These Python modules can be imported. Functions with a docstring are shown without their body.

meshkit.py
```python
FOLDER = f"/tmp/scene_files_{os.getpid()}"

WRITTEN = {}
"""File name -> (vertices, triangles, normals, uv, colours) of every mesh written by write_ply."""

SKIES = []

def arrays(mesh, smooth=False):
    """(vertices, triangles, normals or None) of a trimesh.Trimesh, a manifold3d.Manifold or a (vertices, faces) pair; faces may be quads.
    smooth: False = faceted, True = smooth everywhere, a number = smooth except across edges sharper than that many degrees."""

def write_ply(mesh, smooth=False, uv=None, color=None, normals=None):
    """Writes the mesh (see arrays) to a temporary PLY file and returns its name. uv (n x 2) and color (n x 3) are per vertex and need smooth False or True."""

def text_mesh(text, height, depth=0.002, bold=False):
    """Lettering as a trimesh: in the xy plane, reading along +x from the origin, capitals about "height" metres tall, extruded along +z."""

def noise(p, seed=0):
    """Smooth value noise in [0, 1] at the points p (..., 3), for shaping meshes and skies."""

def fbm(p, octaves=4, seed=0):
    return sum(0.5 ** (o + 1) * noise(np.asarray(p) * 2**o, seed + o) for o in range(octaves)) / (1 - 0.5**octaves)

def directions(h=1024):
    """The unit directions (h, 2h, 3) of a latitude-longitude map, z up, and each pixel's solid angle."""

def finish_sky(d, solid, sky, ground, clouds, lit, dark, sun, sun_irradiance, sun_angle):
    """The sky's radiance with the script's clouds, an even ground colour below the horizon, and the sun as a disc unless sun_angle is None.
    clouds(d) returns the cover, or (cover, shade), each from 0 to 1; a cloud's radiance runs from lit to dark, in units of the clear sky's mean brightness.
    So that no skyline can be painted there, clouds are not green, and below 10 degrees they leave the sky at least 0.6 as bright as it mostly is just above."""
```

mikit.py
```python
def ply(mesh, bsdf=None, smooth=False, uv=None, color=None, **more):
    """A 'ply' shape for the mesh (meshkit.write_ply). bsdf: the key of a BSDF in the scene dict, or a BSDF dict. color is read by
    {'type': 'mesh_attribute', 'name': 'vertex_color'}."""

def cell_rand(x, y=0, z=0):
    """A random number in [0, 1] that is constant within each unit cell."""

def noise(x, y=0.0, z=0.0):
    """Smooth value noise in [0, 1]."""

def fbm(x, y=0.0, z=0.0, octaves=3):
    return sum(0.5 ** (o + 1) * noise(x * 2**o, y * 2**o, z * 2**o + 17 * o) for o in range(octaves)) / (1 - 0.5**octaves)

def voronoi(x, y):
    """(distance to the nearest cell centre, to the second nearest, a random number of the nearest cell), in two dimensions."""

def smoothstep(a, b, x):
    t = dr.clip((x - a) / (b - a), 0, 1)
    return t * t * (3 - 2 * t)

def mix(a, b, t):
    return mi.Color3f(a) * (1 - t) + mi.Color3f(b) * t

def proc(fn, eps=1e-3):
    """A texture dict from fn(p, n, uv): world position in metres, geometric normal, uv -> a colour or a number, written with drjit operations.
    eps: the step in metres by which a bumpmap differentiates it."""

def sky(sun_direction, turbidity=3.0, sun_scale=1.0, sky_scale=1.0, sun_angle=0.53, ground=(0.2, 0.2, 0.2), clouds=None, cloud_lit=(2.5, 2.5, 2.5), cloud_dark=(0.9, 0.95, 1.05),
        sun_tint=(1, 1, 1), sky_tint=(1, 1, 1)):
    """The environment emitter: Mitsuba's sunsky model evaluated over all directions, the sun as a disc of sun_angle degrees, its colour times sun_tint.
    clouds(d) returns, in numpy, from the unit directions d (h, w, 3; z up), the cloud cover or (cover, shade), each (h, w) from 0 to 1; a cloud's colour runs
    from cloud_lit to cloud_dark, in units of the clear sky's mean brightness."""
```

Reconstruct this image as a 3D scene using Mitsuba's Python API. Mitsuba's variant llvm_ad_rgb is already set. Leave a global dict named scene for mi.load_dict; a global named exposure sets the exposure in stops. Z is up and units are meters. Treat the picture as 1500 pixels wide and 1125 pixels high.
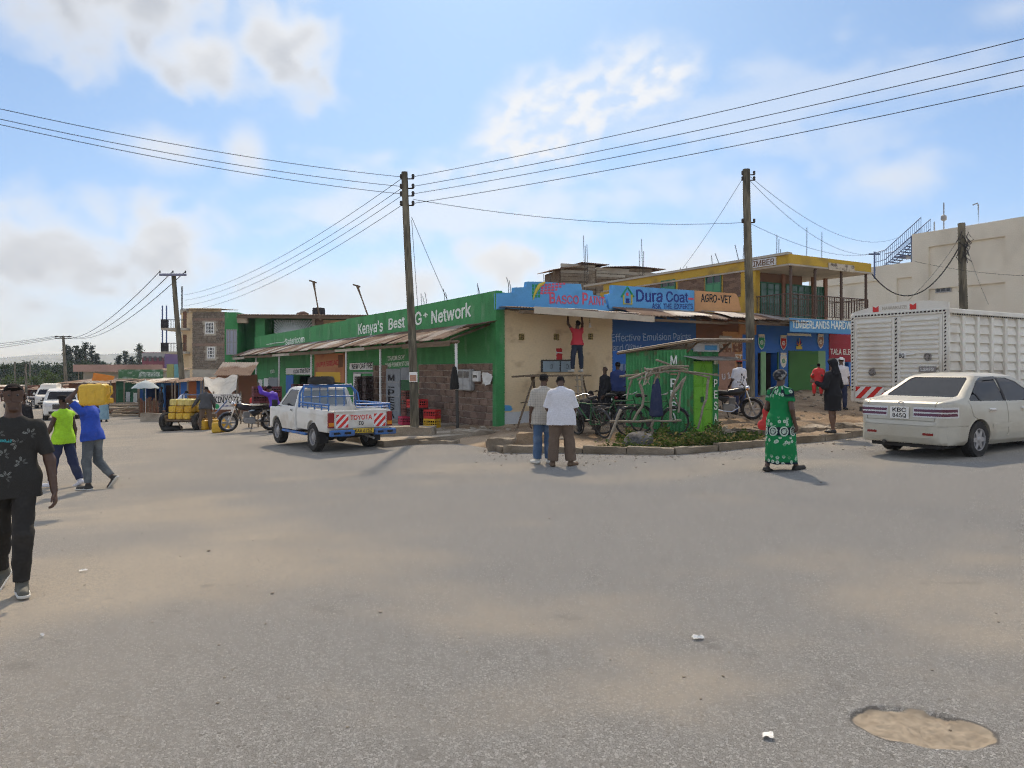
import math, random
import numpy as np, trimesh, manifold3d as m3
import drjit as dr
import mitsuba as mi
import mikit, meshkit
from mikit import proc, noise, fbm, voronoi, cell_rand, smoothstep, mix
from shapely.geometry import Polygon, box as sbox, Point
from shapely import affinity, union_all

T = mi.ScalarTransform4f
rnd = random.Random(7)
rng = np.random.default_rng(11)
scene, labels = {}, {}

# ------------------------------------------------------------------ camera, sky, exposure
EYE, HOR, FOC = 1.8, 543.0, 1100.0            # eye height, horizon row and focal length of the 1500 x 1125 photograph
scene['camera'] = {'type': 'perspective', 'fov': math.degrees(2 * math.atan(750 / FOC)), 'fov_axis': 'x', 'near_clip': 0.1, 'far_clip': 12000.0,
                   'principal_point_offset_y': (562.5 - HOR) / 1125.0,
                   'to_world': T().look_at(origin=[0, 0, EYE], target=[0, 10, EYE], up=[0, 0, 1])}
exposure = 2.55
SUN_EL, SUN_AZ = 47.0, -2.5
SUN = (math.sin(math.radians(SUN_AZ)) * math.cos(math.radians(SUN_EL)), math.cos(math.radians(SUN_AZ)) * math.cos(math.radians(SUN_EL)), math.sin(math.radians(SUN_EL)))


def np_fbm(a, b, c=0.0, octaves=4, seed=0):
    return meshkit.fbm(np.stack([a, b, np.zeros_like(a) + c], -1), octaves, seed)


def clouds(d):
    el = np.degrees(np.arcsin(np.clip(d[..., 2], -1, 1)))
    az = np.degrees(np.arctan2(d[..., 0], d[..., 1]))
    ss = lambda a, b, x: np.clip((x - a) / (b - a), 0, 1) ** 2 * (3 - 2 * np.clip((x - a) / (b - a), 0, 1))
    zz = np.maximum(d[..., 2], 0.03)
    px, py = d[..., 0] / zz, d[..., 1] / zz                        # the cloud layer's own plane
    wx, wy = np_fbm(az / 4.0, el / 3.0, 11.0, 3, 51) - 0.5, np_fbm(az / 4.0, el / 3.0, 23.0, 3, 57) - 0.5
    A, E = az + wx * 2.4, el + wy * 1.8                              # billows: the noise is bent by noise
    big = np_fbm(A / 6.0, E / 4.2, 1.7, 6, 3)
    fine = np_fbm(A / 1.7, E / 1.4, 4.1, 4, 9)
    edge = 0.55 * big + 0.45 * fine - 0.5
    cover, shade = np.zeros_like(el), np.zeros_like(el)

    def cumulus(a, e, ra, re, dark=0.0, soft=0.30, k=2.0, top=0.97):
        nonlocal cover, shade
        x, y = (az - a) / ra, (el - e) / re
        soft = soft * 1.7
        q = 1.05 - np.sqrt(x * x + y * y) + edge * k * 0.85
        m = ss(0, soft, q) * top
        body = np.clip(ss(0.1, 1.1, q) * (0.75 - 0.55 * y) + (fine - 0.5) * 0.5, 0, 1) * dark
        shade = np.where(m > cover, shade * (1 - m) + body * m, shade)
        cover = np.maximum(cover, m)

    cumulus(-26.5, 25.0, 13, 6.6, 0.95, 0.50)
    cumulus(-17.2, 22.3, 5.4, 4.6, 0.85, 0.45)
    cumulus(-22.0, 21.0, 6.0, 3.0, 0.75, 0.5)
    cumulus(-38, 26, 12, 6.0, 0.7, 0.5)
    cumulus(-24.9, 15.0, 4.2, 1.9, 0.35, 0.7, 1.5, 0.8)
    cumulus(-19.5, 15.3, 2.2, 2.5, 0.35, 0.6, 1.4, 0.8)
    cumulus(-31, 7.0, 11.5, 5.4, 1.0, 0.5)
    cumulus(-25.0, 8.4, 5.0, 4.0, 0.95, 0.45)
    cumulus(-38, 5, 18, 6, 0.9, 0.6)
    cumulus(-15, 5.5, 13, 4.0, 0.5, 0.8, 1.6, 0.85)
    cumulus(-1.0, 8.2, 5.6, 3.2, 0.45, 0.45, 1.7)
    cumulus(-8, 6.4, 9, 3.6, 0.4, 0.6, 1.8, 0.9)
    cumulus(5.0, 7.0, 6.0, 3.4, 0.40, 0.55, 1.8, 0.9)
    cumulus(12.5, 7.6, 9, 3.6, 0.3, 0.8, 1.8, 0.85)
    cumulus(17.6, 12.8, 5.2, 3.0, 0.3, 0.9, 2.0, 0.75)
    cumulus(26.4, 12.9, 5.0, 2.5, 0.35, 0.7, 1.8, 0.75)
    cumulus(31, 8.0, 8.0, 3.2, 0.2, 1.2, 2.0, 0.5)
    cumulus(24.0, 18.6, 4.0, 1.6, 0.0, 1.2, 2.2, 0.55)
    cumulus(33.5, 21.8, 3.6, 1.4, 0.0, 1.2, 2.2, 0.6)
    cumulus(34.5, 18.5, 4.5, 2.2, 0.0, 1.4, 2.0, 0.6)
    # rippled high cloud in the middle, thinning into a veil
    dx, dy = az - 3.6, el - 18.2 - 0.40 * (az - 3.6)
    r = np.sqrt((dx / 10.5) ** 2 + (dy / 4.6) ** 2)
    tx, ty = az * 0.94 + el * 0.35, el * 0.94 - az * 0.30
    rip = np_fbm(tx / 1.5 + wx * 1.2, ty / 0.85 + wy * 1.2, 7.3, 4, 21)
    m = np.clip(ss(0.0, 0.8, 1.05 - r + (big - 0.5) * 1.6) * (0.34 + 0.75 * ss(0.34, 0.66, rip)), 0, 0.92)
    cover = np.maximum(cover, m)
    veil = np_fbm(az / 6.0, el / 1.6, 2.2, 4, 31)
    r = np.sqrt(((az + 4) / 19) ** 2 + ((el - 12.6) / 4.4) ** 2)
    cover = np.maximum(cover, 0.60 * ss(0.0, 0.9, 1.0 - r + (veil - 0.5) * 1.5 + (fine - 0.5) * 0.7))
    r = np.sqrt(((az - 19) / 18) ** 2 + ((el - 15.5 - 0.1 * az) / 4.2) ** 2)
    cover = np.maximum(cover, 0.36 * ss(0.0, 1.0, 1.0 - r + (veil - 0.5) * 2.0 + (fine - 0.5) * 0.8))
    # milky air low down, and broken cloud over the rest of the sky
    cover = np.maximum(cover, 0.55 * ss(11, 0, el + (veil - 0.5) * 9))
    rest = np.clip(np_fbm(px * 1.3, py * 1.3, 5.5, 5, 41) * 3.2 - 0.95, 0, 1)
    away = np.maximum(ss(36, 50, np.abs(az)), ss(33, 42, el))
    cover = np.maximum(cover, rest * away * 0.9)
    shade = np.maximum(shade, rest * away * 0.25)
    return cover, shade


scene['sky'] = mikit.sky(SUN, turbidity=3.5, sun_scale=0.47, sky_scale=0.60, sun_angle=2.4, ground=(0.25, 0.23, 0.19), clouds=clouds,
                         cloud_lit=(2.6, 2.64, 2.7), cloud_dark=(1.45, 1.55, 1.72), sky_tint=(0.83, 1.0, 1.17))


# ------------------------------------------------------------------ ground heights and pixel helpers
def tilt(x, y):
    """The street plane: it climbs gently to the right."""
    t = np.clip((np.asarray(y, float) - 3) / 8, 0, 1)
    return 2.0 * np.tanh(0.0388 * np.asarray(x, float) / 2.0) * t * t * (3 - 2 * t)


CORNER = np.array([-0.46, 22.0])                                    # the street corner of the block
DX, DY = np.array([0.857, 0.515]), np.array([-0.515, 0.857])        # along the front row of shops, along the side street


def sw(x, y):
    """(along the front row, out from it towards the camera)"""
    x, y = np.asarray(x, float) - CORNER[0], np.asarray(y, float) - CORNER[1]
    return x * DX[0] + y * DX[1], x * -DY[0] + y * -DY[1]


def verge(x, y):
    """Height of the bare earth in front of the shops."""
    s, w = sw(x, y)
    t = np.clip((5.6 - w) / 5.0, 0, 1)
    rise = 0.06 + 0.030 * np.clip(s, 0, 15)
    return tilt(x, y) + 0.13 + rise * t * t * (3 - 2 * t)


def ground_at(px, py, height=tilt):
    """The point of a ground that the pixel of the photograph shows."""
    Y = np.geomspace(3.0, 400, 2600)
    X = (px - 750) / FOC * Y
    i = int(np.argmax(EYE - (py - HOR) / FOC * Y < height(X, Y)))
    return np.array([X[i], Y[i], float(height(X[i], Y[i]))])


def at(px, py, Y):
    return np.array([(px - 750) / FOC * Y, Y, EYE - (py - HOR) / FOC * Y])


# ------------------------------------------------------------------ mesh helpers
def frame(origin, x, y=None, z=(0, 0, 1)):
    """4 x 4 with columns right, in, up."""
    x, z = np.asarray(x, float), np.asarray(z, float)
    x = np.append(x, 0) if len(x) == 2 else x
    x = x / np.linalg.norm(x)
    y = np.cross(z, x) if y is None else np.asarray(y, float)
    M = np.eye(4)
    M[:3, 0], M[:3, 1], M[:3, 2], M[:3, 3] = x, y / np.linalg.norm(y), z, origin
    return M


def move(x=0, y=0, z=0, rz=0, rx=0, ry=0, s=1.0):
    M = np.eye(4)
    for a, (i, j) in ((rx, (1, 2)), (ry, (2, 0)), (rz, (0, 1))):
        a = math.radians(a)
        R = np.eye(4)
        R[i, i] = R[j, j] = math.cos(a)
        R[i, j], R[j, i] = -math.sin(a), math.sin(a)
        M = R @ M
    M[:3, :3] *= s
    M[:3, 3] = (x, y, z)
    return M


_c = 0.18
_cv = np.array([[a * (1 if k != 0 else 1 - _c), b * (1 if k != 1 else 1 - _c), c * (1 if k != 2 else 1 - _c)] for a in (-1, 1) for b in (-1, 1) for c in (-1, 1) for k in range(3)])
_CH = []
for _a in (-1, 1):
    for _b in (-1, 1):
        for _d in (-1, 1):
            for _k in range(3):
                _CH.append([(_a, _b, _d)[i] * (1.0 if i == _k else 0.8) for i in range(3)])
_CH = np.array(_CH)
_CHF = trimesh.convex.convex_hull(_CH)
_CHF = (np.array(_CHF.vertices), np.array(_CHF.faces))
_CHS = np.sign(_CHF[0])
_CHI = np.abs(_CHF[0]) < 0.9
BOXV = np.array([[x, y, z] for x in (0, 1) for y in (0, 1) for z in (0, 1)], float)
BOXF = np.array([[0, 1, 3], [0, 3, 2], [4, 6, 7], [4, 7, 5], [0, 4, 5], [0, 5, 1], [2, 3, 7], [2, 7, 6], [0, 2, 6], [0, 6, 4], [1, 5, 7], [1, 7, 3]])


class MB:
    """Collects pieces of one mesh, in the coordinates of M."""

    def __init__(self, M=None):
        self.v, self.f, self.n, self.M = [], [], 0, np.eye(4) if M is None else M

    def add(self, v, f, M=None):
        v = np.asarray(v, float)
        f = np.asarray(f, int)
        if f.shape[1] == 4:
            f = np.vstack([f[:, [0, 1, 2]], f[:, [0, 2, 3]]])
        if M is not None:
            v = v @ M[:3, :3].T + M[:3, 3]
        self.v.append(v)
        self.f.append(f + self.n)
        self.n += len(v)
        return self

    def mesh(self, m, M=None):
        return self.add(m.vertices, m.faces, M)

    def man(self, m, M=None):
        q = m.to_mesh()
        return self.add(q.vert_properties[:, :3], q.tri_verts, M)

    def box(self, x0, y0, z0, x1, y1, z1, bev=0.0, M=None, jit=0.0):
        lo, hi = np.minimum((x0, y0, z0), (x1, y1, z1)), np.maximum((x0, y0, z0), (x1, y1, z1))
        if bev:
            h = (hi - lo) / 2
            b = np.minimum(bev, h * 0.45)
            v = (lo + hi) / 2 + _CHS * (h - b * _CHI)
            f = _CHF[1]
        else:
            v, f = lo + BOXV * (hi - lo), BOXF
        if jit:
            v = v + rng.normal(0, jit, v.shape)
        return self.add(v, f, M)

    def tube(self, pts, r, n=6, caps=True, M=None):
        p = np.asarray(pts, float)
        r = np.broadcast_to(np.asarray(r, float), (len(p),))
        t = np.gradient(p, axis=0) if len(p) > 2 else np.repeat((p[1] - p[0])[None], 2, 0)
        t /= np.linalg.norm(t, axis=1, keepdims=True) + 1e-12
        ref = np.array([0, 0, 1.0]) if np.abs(t[:, 2]).mean() < 0.8 else np.array([1.0, 0, 0])
        a = np.cross(t, ref)
        a /= np.linalg.norm(a, axis=1, keepdims=True) + 1e-12
        b = np.cross(t, a)
        ang = np.arange(n) * 2 * np.pi / n
        v = p[:, None] + r[:, None, None] * (np.cos(ang)[None, :, None] * a[:, None] + np.sin(ang)[None, :, None] * b[:, None])
        i, j = np.meshgrid(np.arange(len(p) - 1), np.arange(n), indexing='ij')
        q = np.stack([i * n + j, i * n + (j + 1) % n, (i + 1) * n + (j + 1) % n, (i + 1) * n + j], -1).reshape(-1, 4)
        f = np.vstack([q[:, [0, 1, 2]], q[:, [0, 2, 3]]])
        v = v.reshape(-1, 3)
        if caps:
            k = np.arange(1, n - 1)
            e = (len(p) - 1) * n
            f = np.vstack([f, np.stack([k * 0, k + 1, k], 1), np.stack([k * 0 + e, e + k, e + k + 1], 1)])
        return self.add(v, f, M)

    def lathe(self, prof, n=24, M=None):
        """(radius, height) pairs turned round z"""
        p = np.asarray(prof, float)
        ang = np.arange(n) * 2 * np.pi / n
        v = np.stack([p[:, None, 0] * np.cos(ang), p[:, None, 0] * np.sin(ang), np.repeat(p[:, 1][:, None], n, 1)], -1).reshape(-1, 3)
        i, j = np.meshgrid(np.arange(len(p) - 1), np.arange(n), indexing='ij')
        q = np.stack([i * n + j, i * n + (j + 1) % n, (i + 1) * n + (j + 1) % n, (i + 1) * n + j], -1).reshape(-1, 4)
        return self.add(v, q, M)

    def prism(self, poly, z0, z1, M=None):
        """a shapely polygon in the xy plane of M, from z0 to z1"""
        for g in getattr(poly, 'geoms', [poly]):
            if not g.is_empty and g.area > 1e-9:
                m = trimesh.creation.extrude_polygon(g, z1 - z0, engine='earcut')
                m.apply_translation([0, 0, z0])
                self.mesh(m, M)
        return self

    def text(self, s, height, width=None, M=None, bold=False, depth=0.004, wob=0.0):
        m = meshkit.text_mesh(s, height, depth, bold)
        if wob:
            q = np.stack([m.vertices[:, 0], m.vertices[:, 1], m.vertices[:, 0] * 0 + len(s)], 1) / height
            m.vertices[:, :2] += (np.stack([meshkit.fbm(q * 1.6 + i * 9, 2) for i in range(2)], 1) - 0.5) * height * wob
        if width:
            w = m.bounds[1][0] - m.bounds[0][0]
            m.apply_translation([-m.bounds[0][0], 0, 0])
            m.apply_scale([width / w, 1, 1])
        return self.mesh(m, M)

    def out(self, M=None):
        v, f = np.vstack(self.v), np.vstack(self.f)
        m = self.M if M is None else M @ self.M
        v = v @ m[:3, :3].T + m[:3, 3]
        if np.linalg.det(m[:3, :3]) < 0:
            f = f[:, ::-1]
        return v, f


XZ = np.array([[1.0, 0, 0, 0], [0, 0, -1, 0], [0, 1, 0, 0], [0, 0, 0, 1]])      # text and outlines drawn in x, y stand up in x, z and face -y


def upright(x, y, z, ry=0):
    return move(x, y, z) @ XZ @ move(rz=ry)


def unique(name):
    if name not in scene and name not in labels:
        return name
    k = 1
    while f'{name}_{k:03d}' in scene or f'{name}_{k:03d}' in labels:
        k += 1
    return f'{name}_{k:03d}'


def thing(name, label, cat, group=None):
    key = unique(name)
    labels[key] = {'label': label, 'category': cat}
    if group:
        labels[key]['group'] = group
    return key


def put(key, mb, mat, smooth=False, **more):
    m = mb.out() if isinstance(mb, MB) else mb
    scene[key] = mikit.ply(m, mat, smooth, **more)
    return key


def part(parent, name, mb, mat, smooth=False, label=None, kind=None):
    key = unique(parent + '__' + name)
    put(key, mb, mat, smooth)
    if label or kind:
        labels[key] = {k: v for k, v in (('label', label), ('kind', kind)) if v}
    return key


def solo(name, mb, mat, label, cat, group=None, smooth=False, kind=None):
    key = thing(name, label, cat, group)
    if kind:
        labels[key]['kind'] = kind
    return put(key, mb, mat, smooth)


def struct(name, mb, mat, smooth=False):
    key = unique(name)
    labels[key] = {'kind': 'structure'}
    return put(key, mb, mat, smooth)


# ------------------------------------------------------------------ materials
def frac(x):
    return x - dr.floor(x)


def srgb(h):
    c = [int(h[i:i + 2], 16) / 255 for i in (1, 3, 5)]
    return [x / 12.92 if x < 0.04045 else ((x + 0.055) / 1.055) ** 2.4 for x in c]


def mat(key, color, rough=0.8, metal=0.0, spec=0.4, bump=None, **more):
    if key in scene:
        return key
    if isinstance(color, str):
        color = srgb(color)
    b = {'type': 'principled', 'base_color': color if isinstance(color, dict) else {'type': 'rgb', 'value': list(map(float, color))},
         'roughness': rough, 'metallic': metal, 'specular': spec, **more}
    if bump:
        b = {'type': 'bumpmap', 'arbitrary': bump[0], 'bsdf': b, 'scale': bump[1]}
    scene[key] = {'type': 'twosided', 'bsdf': b}
    return key


def mott(base, dark, freq=3.0, amt=0.6, streak=1.0, grain=0.12, fine=60.0):
    """Worn paint: patches of a second colour and a fine grain."""
    def fn(p, n, uv):
        a = fbm(p.x * freq, p.y * freq, p.z * freq * streak, 3)
        g = noise(p.x * fine, p.y * fine, p.z * fine)
        t = smoothstep(0.46, 0.78, a) * amt
        return mix(base, dark, t) * (1 - grain + 2 * grain * g)
    return proc(fn)
# ------------------------------------------------------------------ road, earth, kerbs
HOLE = (2.05, 3.80, 0.30, 0.225)


def road_color(p, n, uv):
    big = fbm(p.x * 0.16 + 3, p.y * 0.30, 0.0, 4)
    band = fbm(p.x * 0.55 - p.y * 0.35, p.y * 0.9 + p.x * 0.30, 4.0, 4)
    d1, d2, c = voronoi(p.x * 72, p.y * 72)
    chips = mix((0.160, 0.163, 0.163), (0.43, 0.43, 0.42), c * c)
    chips = mix((0.065, 0.064, 0.061), chips, smoothstep(0.03, 0.22, d2 - d1))
    side = smoothstep(3.0, -7.0, p.x + noise(p.x * 0.4, p.y * 0.4, 2.0) * 4)            # tracked earth lies thicker by the side street
    dust = dr.clip(smoothstep(0.44, 0.62, 0.55 * big + 0.45 * band) * 0.58 + side * 0.60 + 0.11, 0, 1)
    g = noise(p.x * 70, p.y * 70, 1.0)
    earth = mix((0.29, 0.25, 0.195), (0.385, 0.335, 0.262), noise(p.x * 1.3, p.y * 1.3, 8.0) * 0.5 + g * 0.5)
    col = mix(chips, earth, dust * (0.50 + 0.5 * g))
    stain = smoothstep(0.79, 0.84, fbm(p.x * 2.3 + 40, p.y * 4.2, 6.0, 3))
    col = mix(col, (0.09, 0.085, 0.08), stain * 0.35)
    h = dr.sqrt(dr.square((p.x - HOLE[0] + 0.35 * (p.y - HOLE[1])) / HOLE[2]) + dr.square((p.y - HOLE[1]) / HOLE[3])) + (fbm(p.x * 6, p.y * 6, 3.0, 4) - 0.5) * 0.5
    rim = smoothstep(1.06, 1.01, h) * smoothstep(0.93, 0.99, h) * smoothstep(0.35, 0.55, noise(p.x * 9, p.y * 9, 2.0) + 0.35 * smoothstep(2.2, 1.7, p.x))
    soil = mix((0.225, 0.185, 0.14), (0.38, 0.325, 0.25), fbm(p.x * 22, p.y * 22, 1.0, 3))
    col = mix(col, soil, smoothstep(1.0, 0.93, h))
    track = smoothstep(0.52, 0.60, fbm(p.x * 0.5 + p.y * 0.12, p.y * 3.2 - p.x * 0.9, 12.0, 3)) * smoothstep(7.0, 9.0, p.y)
    col = mix(col, (0.20, 0.195, 0.185), 0.35 * track)
    return mix(col, (0.05, 0.045, 0.04), rim * 0.65)


def road_bump(p, n, uv):
    d1, d2, c = voronoi(p.x * 72, p.y * 72)
    return c * smoothstep(0.0, 0.3, d2 - d1) + 1.5 * noise(p.x * 12, p.y * 12)


mat('mat_road', proc(road_color), 0.92, spec=0.25, bump=(proc(road_bump, 2e-3), 0.0045))


def sheet(xs, ys, height):
    X, Y = np.meshgrid(xs, ys)
    v = np.stack([X, Y, height(X, Y)], -1).reshape(-1, 3)
    n, m = len(xs), len(ys)
    i, j = np.meshgrid(np.arange(m - 1), np.arange(n - 1), indexing='ij')
    q = np.stack([i * n + j, i * n + j + 1, (i + 1) * n + j + 1, (i + 1) * n + j], -1).reshape(-1, 4)
    return MB().add(v, q)


def road_height(X, Y):
    z = tilt(X, Y)
    near = np.exp(-((Y - 10) / 25) ** 2)
    z = z + (np_fbm(X / 1.7, Y / 1.7, 0.4, 3, 5) - 0.5) * 0.03 * near
    h = np.sqrt(((X - HOLE[0] + 0.35 * (Y - HOLE[1])) / HOLE[2]) ** 2 + ((Y - HOLE[1]) / HOLE[3]) ** 2) + (np_fbm(X * 7, Y * 7, 3.0, 3, 2) - 0.5) * 0.3
    z = z - 0.02 * np.clip((1.02 - h) / 0.12, 0, 1)
    z = z + np.where(h < 0.9, (np_fbm(X * 25, Y * 25, 1.0, 3, 6) - 0.5) * 0.02, 0)
    # the street dips out of sight far off to the left and the plain lies below the hills
    return z


def spaced(lo, hi, fine_lo, fine_hi, step, grow=1.28):
    out = list(np.arange(fine_lo, fine_hi, step))
    d = step
    while out[-1] < hi:
        d *= grow
        out.append(out[-1] + d)
    d = step
    while out[0] > lo:
        d *= grow
        out.insert(0, out[0] - d)
    return np.array(out)


_xs = np.unique(np.concatenate([spaced(-4000, 4000, -13, 13, 0.2), np.arange(1.5, 2.7, 0.015)]))
_ys = np.unique(np.concatenate([spaced(-400, 6000, 2.0, 40, 0.25), np.arange(3.45, 4.3, 0.015)]))
struct('road', sheet(_xs, _ys, road_height), 'mat_road', True)
#spaced(-4000, 4000, -13, 13, 0.2), spaced(-400, 6000, 4.8, 40, 0.25), road_height), 'mat_road', True)
def earth_color(p, n, uv):
    a = fbm(p.x * 0.9, p.y * 0.9, p.z, 4)
    g = noise(p.x * 45, p.y * 45, p.z * 45)
    s1, s2, c = voronoi(p.x * 9, p.y * 9)
    col = mix((0.19, 0.135, 0.090), (0.36, 0.275, 0.19), smoothstep(0.3, 0.7, a))
    col = mix(col, (0.42, 0.37, 0.30), smoothstep(0.18, 0.08, s1) * smoothstep(0.55, 0.8, c) * 0.8)
    return col * (0.78 + 0.44 * g)


def earth_bump(p, n, uv):
    return fbm(p.x * 11, p.y * 11, 0.0, 3) + 0.5 * noise(p.x * 50, p.y * 50)


mat('mat_earth', proc(earth_color), 0.95, spec=0.15, bump=(proc(earth_bump, 4e-3), 0.03))


def conc_color(p, n, uv):
    a = fbm(p.x * 1.6, p.y * 1.6, p.z * 1.6, 4)
    g = noise(p.x * 55, p.y * 55, p.z * 55)
    col = mix((0.17, 0.138, 0.102), (0.34, 0.295, 0.235), smoothstep(0.28, 0.68, a))
    return col * (0.8 + 0.4 * g)


mat('mat_concrete', proc(conc_color), 0.93, spec=0.15, bump=(proc(lambda p, n, uv: fbm(p.x * 18, p.y * 18, p.z * 18, 3), 3e-3), 0.012))


def front_xy(s, w):
    return CORNER[0] + s * DX[0] - w * DY[0], CORNER[1] + s * DX[1] - w * DY[1]


# the bare earth in front of the shop row: a sheet from the kerb to behind the shop walls
KERB_PX = [(716, 652), (722, 660), (745, 664), (790, 663), (850, 664), (920, 665), (985, 666), (1040, 662), (1085, 657), (1135, 652), (1190, 648), (1250, 640), (1300, 632), (1370, 622), (1500, 606)]
KERB = np.array([ground_at(a, b)[:2] for a, b in KERB_PX])
_ks, _kw = sw(KERB[:, 0], KERB[:, 1])
_o = np.argsort(_ks)


def kerb_w(s):
    return np.interp(s, _ks[_o], _kw[_o])


def verge_sheet():
    S = np.concatenate([np.linspace(_ks.min() + 0.05, 16, 150), [18, 22, 30, 45]])
    W = np.linspace(0, 1, 46)
    s, t = np.meshgrid(S, W)
    w = -1.2 + (kerb_w(s) + 1.2 - 0.07) * t
    x, y = front_xy(s, w)
    z = verge(x, y)
    lump = np_fbm(x * 0.9, y * 0.9, 0.0, 4, 17) - 0.5
    fine = np_fbm(x * 4, y * 4, 0.0, 3, 19) - 0.5
    z = z + lump * 0.16 * np.clip((s - 1) / 3, 0.15, 1) + fine * 0.07
    bed = np.exp(-(((s - 1.9) / 2.0) ** 4)) * np.clip((w - 4.1) / 0.5, 0, 1)
    z = z - 0.13 * bed
    z = np.where(t > 0.985, z - 0.1, z)
    q = np.clip((s - _ks.min() - 0.05) / 1.6, 0, 1)
    z = (tilt(x, y) - 0.02) * (1 - q) + z * q
    n = len(S)
    i, j = np.meshgrid(np.arange(len(W) - 1), np.arange(n - 1), indexing='ij')
    q = np.stack([i * n + j, (i + 1) * n + j, (i + 1) * n + j + 1, i * n + j + 1], -1).reshape(-1, 4)
    return MB().add(np.stack([x, y, z], -1).reshape(-1, 3), q)


struct('bare_earth', verge_sheet(), 'mat_earth', True)

# kerb of cast concrete pieces along the road edge, worn and uneven
kerb = unique('kerb')
labels[kerb] = {'kind': 'structure'}


def polyline(pts, step):
    d = np.concatenate([[0], np.cumsum(np.linalg.norm(np.diff(pts, axis=0), axis=1))])
    n = max(2, int(round(d[-1] / step)) + 1)
    u = np.linspace(0, d[-1], n)
    return np.stack([np.interp(u, d, pts[:, k]) for k in range(pts.shape[1])], 1)


_kp = polyline(KERB, 0.95)
for a, b in zip(_kp[:-1], _kp[1:]):
    d = b - a
    L = np.linalg.norm(d)
    m = 0.5 * (a + b)
    hgt = 0.15 + rnd.uniform(-0.025, 0.02)
    M = frame([m[0], m[1], float(tilt(*m)) - 0.06], d)
    q = m3.Manifold.cube([L - 0.012, 0.17, hgt + 0.06], True).translate([0, 0, (hgt + 0.06) / 2]).refine_to_length(0.05)
    q = q.warp_batch(lambda v: v + (np.stack([meshkit.fbm((v + [m[0], m[1], k * 7]) * 7, 3) for k in range(3)], 1) - 0.5) * 0.045)
    part(kerb, 'kerb_stone', MB(M).man(q), 'mat_concrete', 50)
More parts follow.
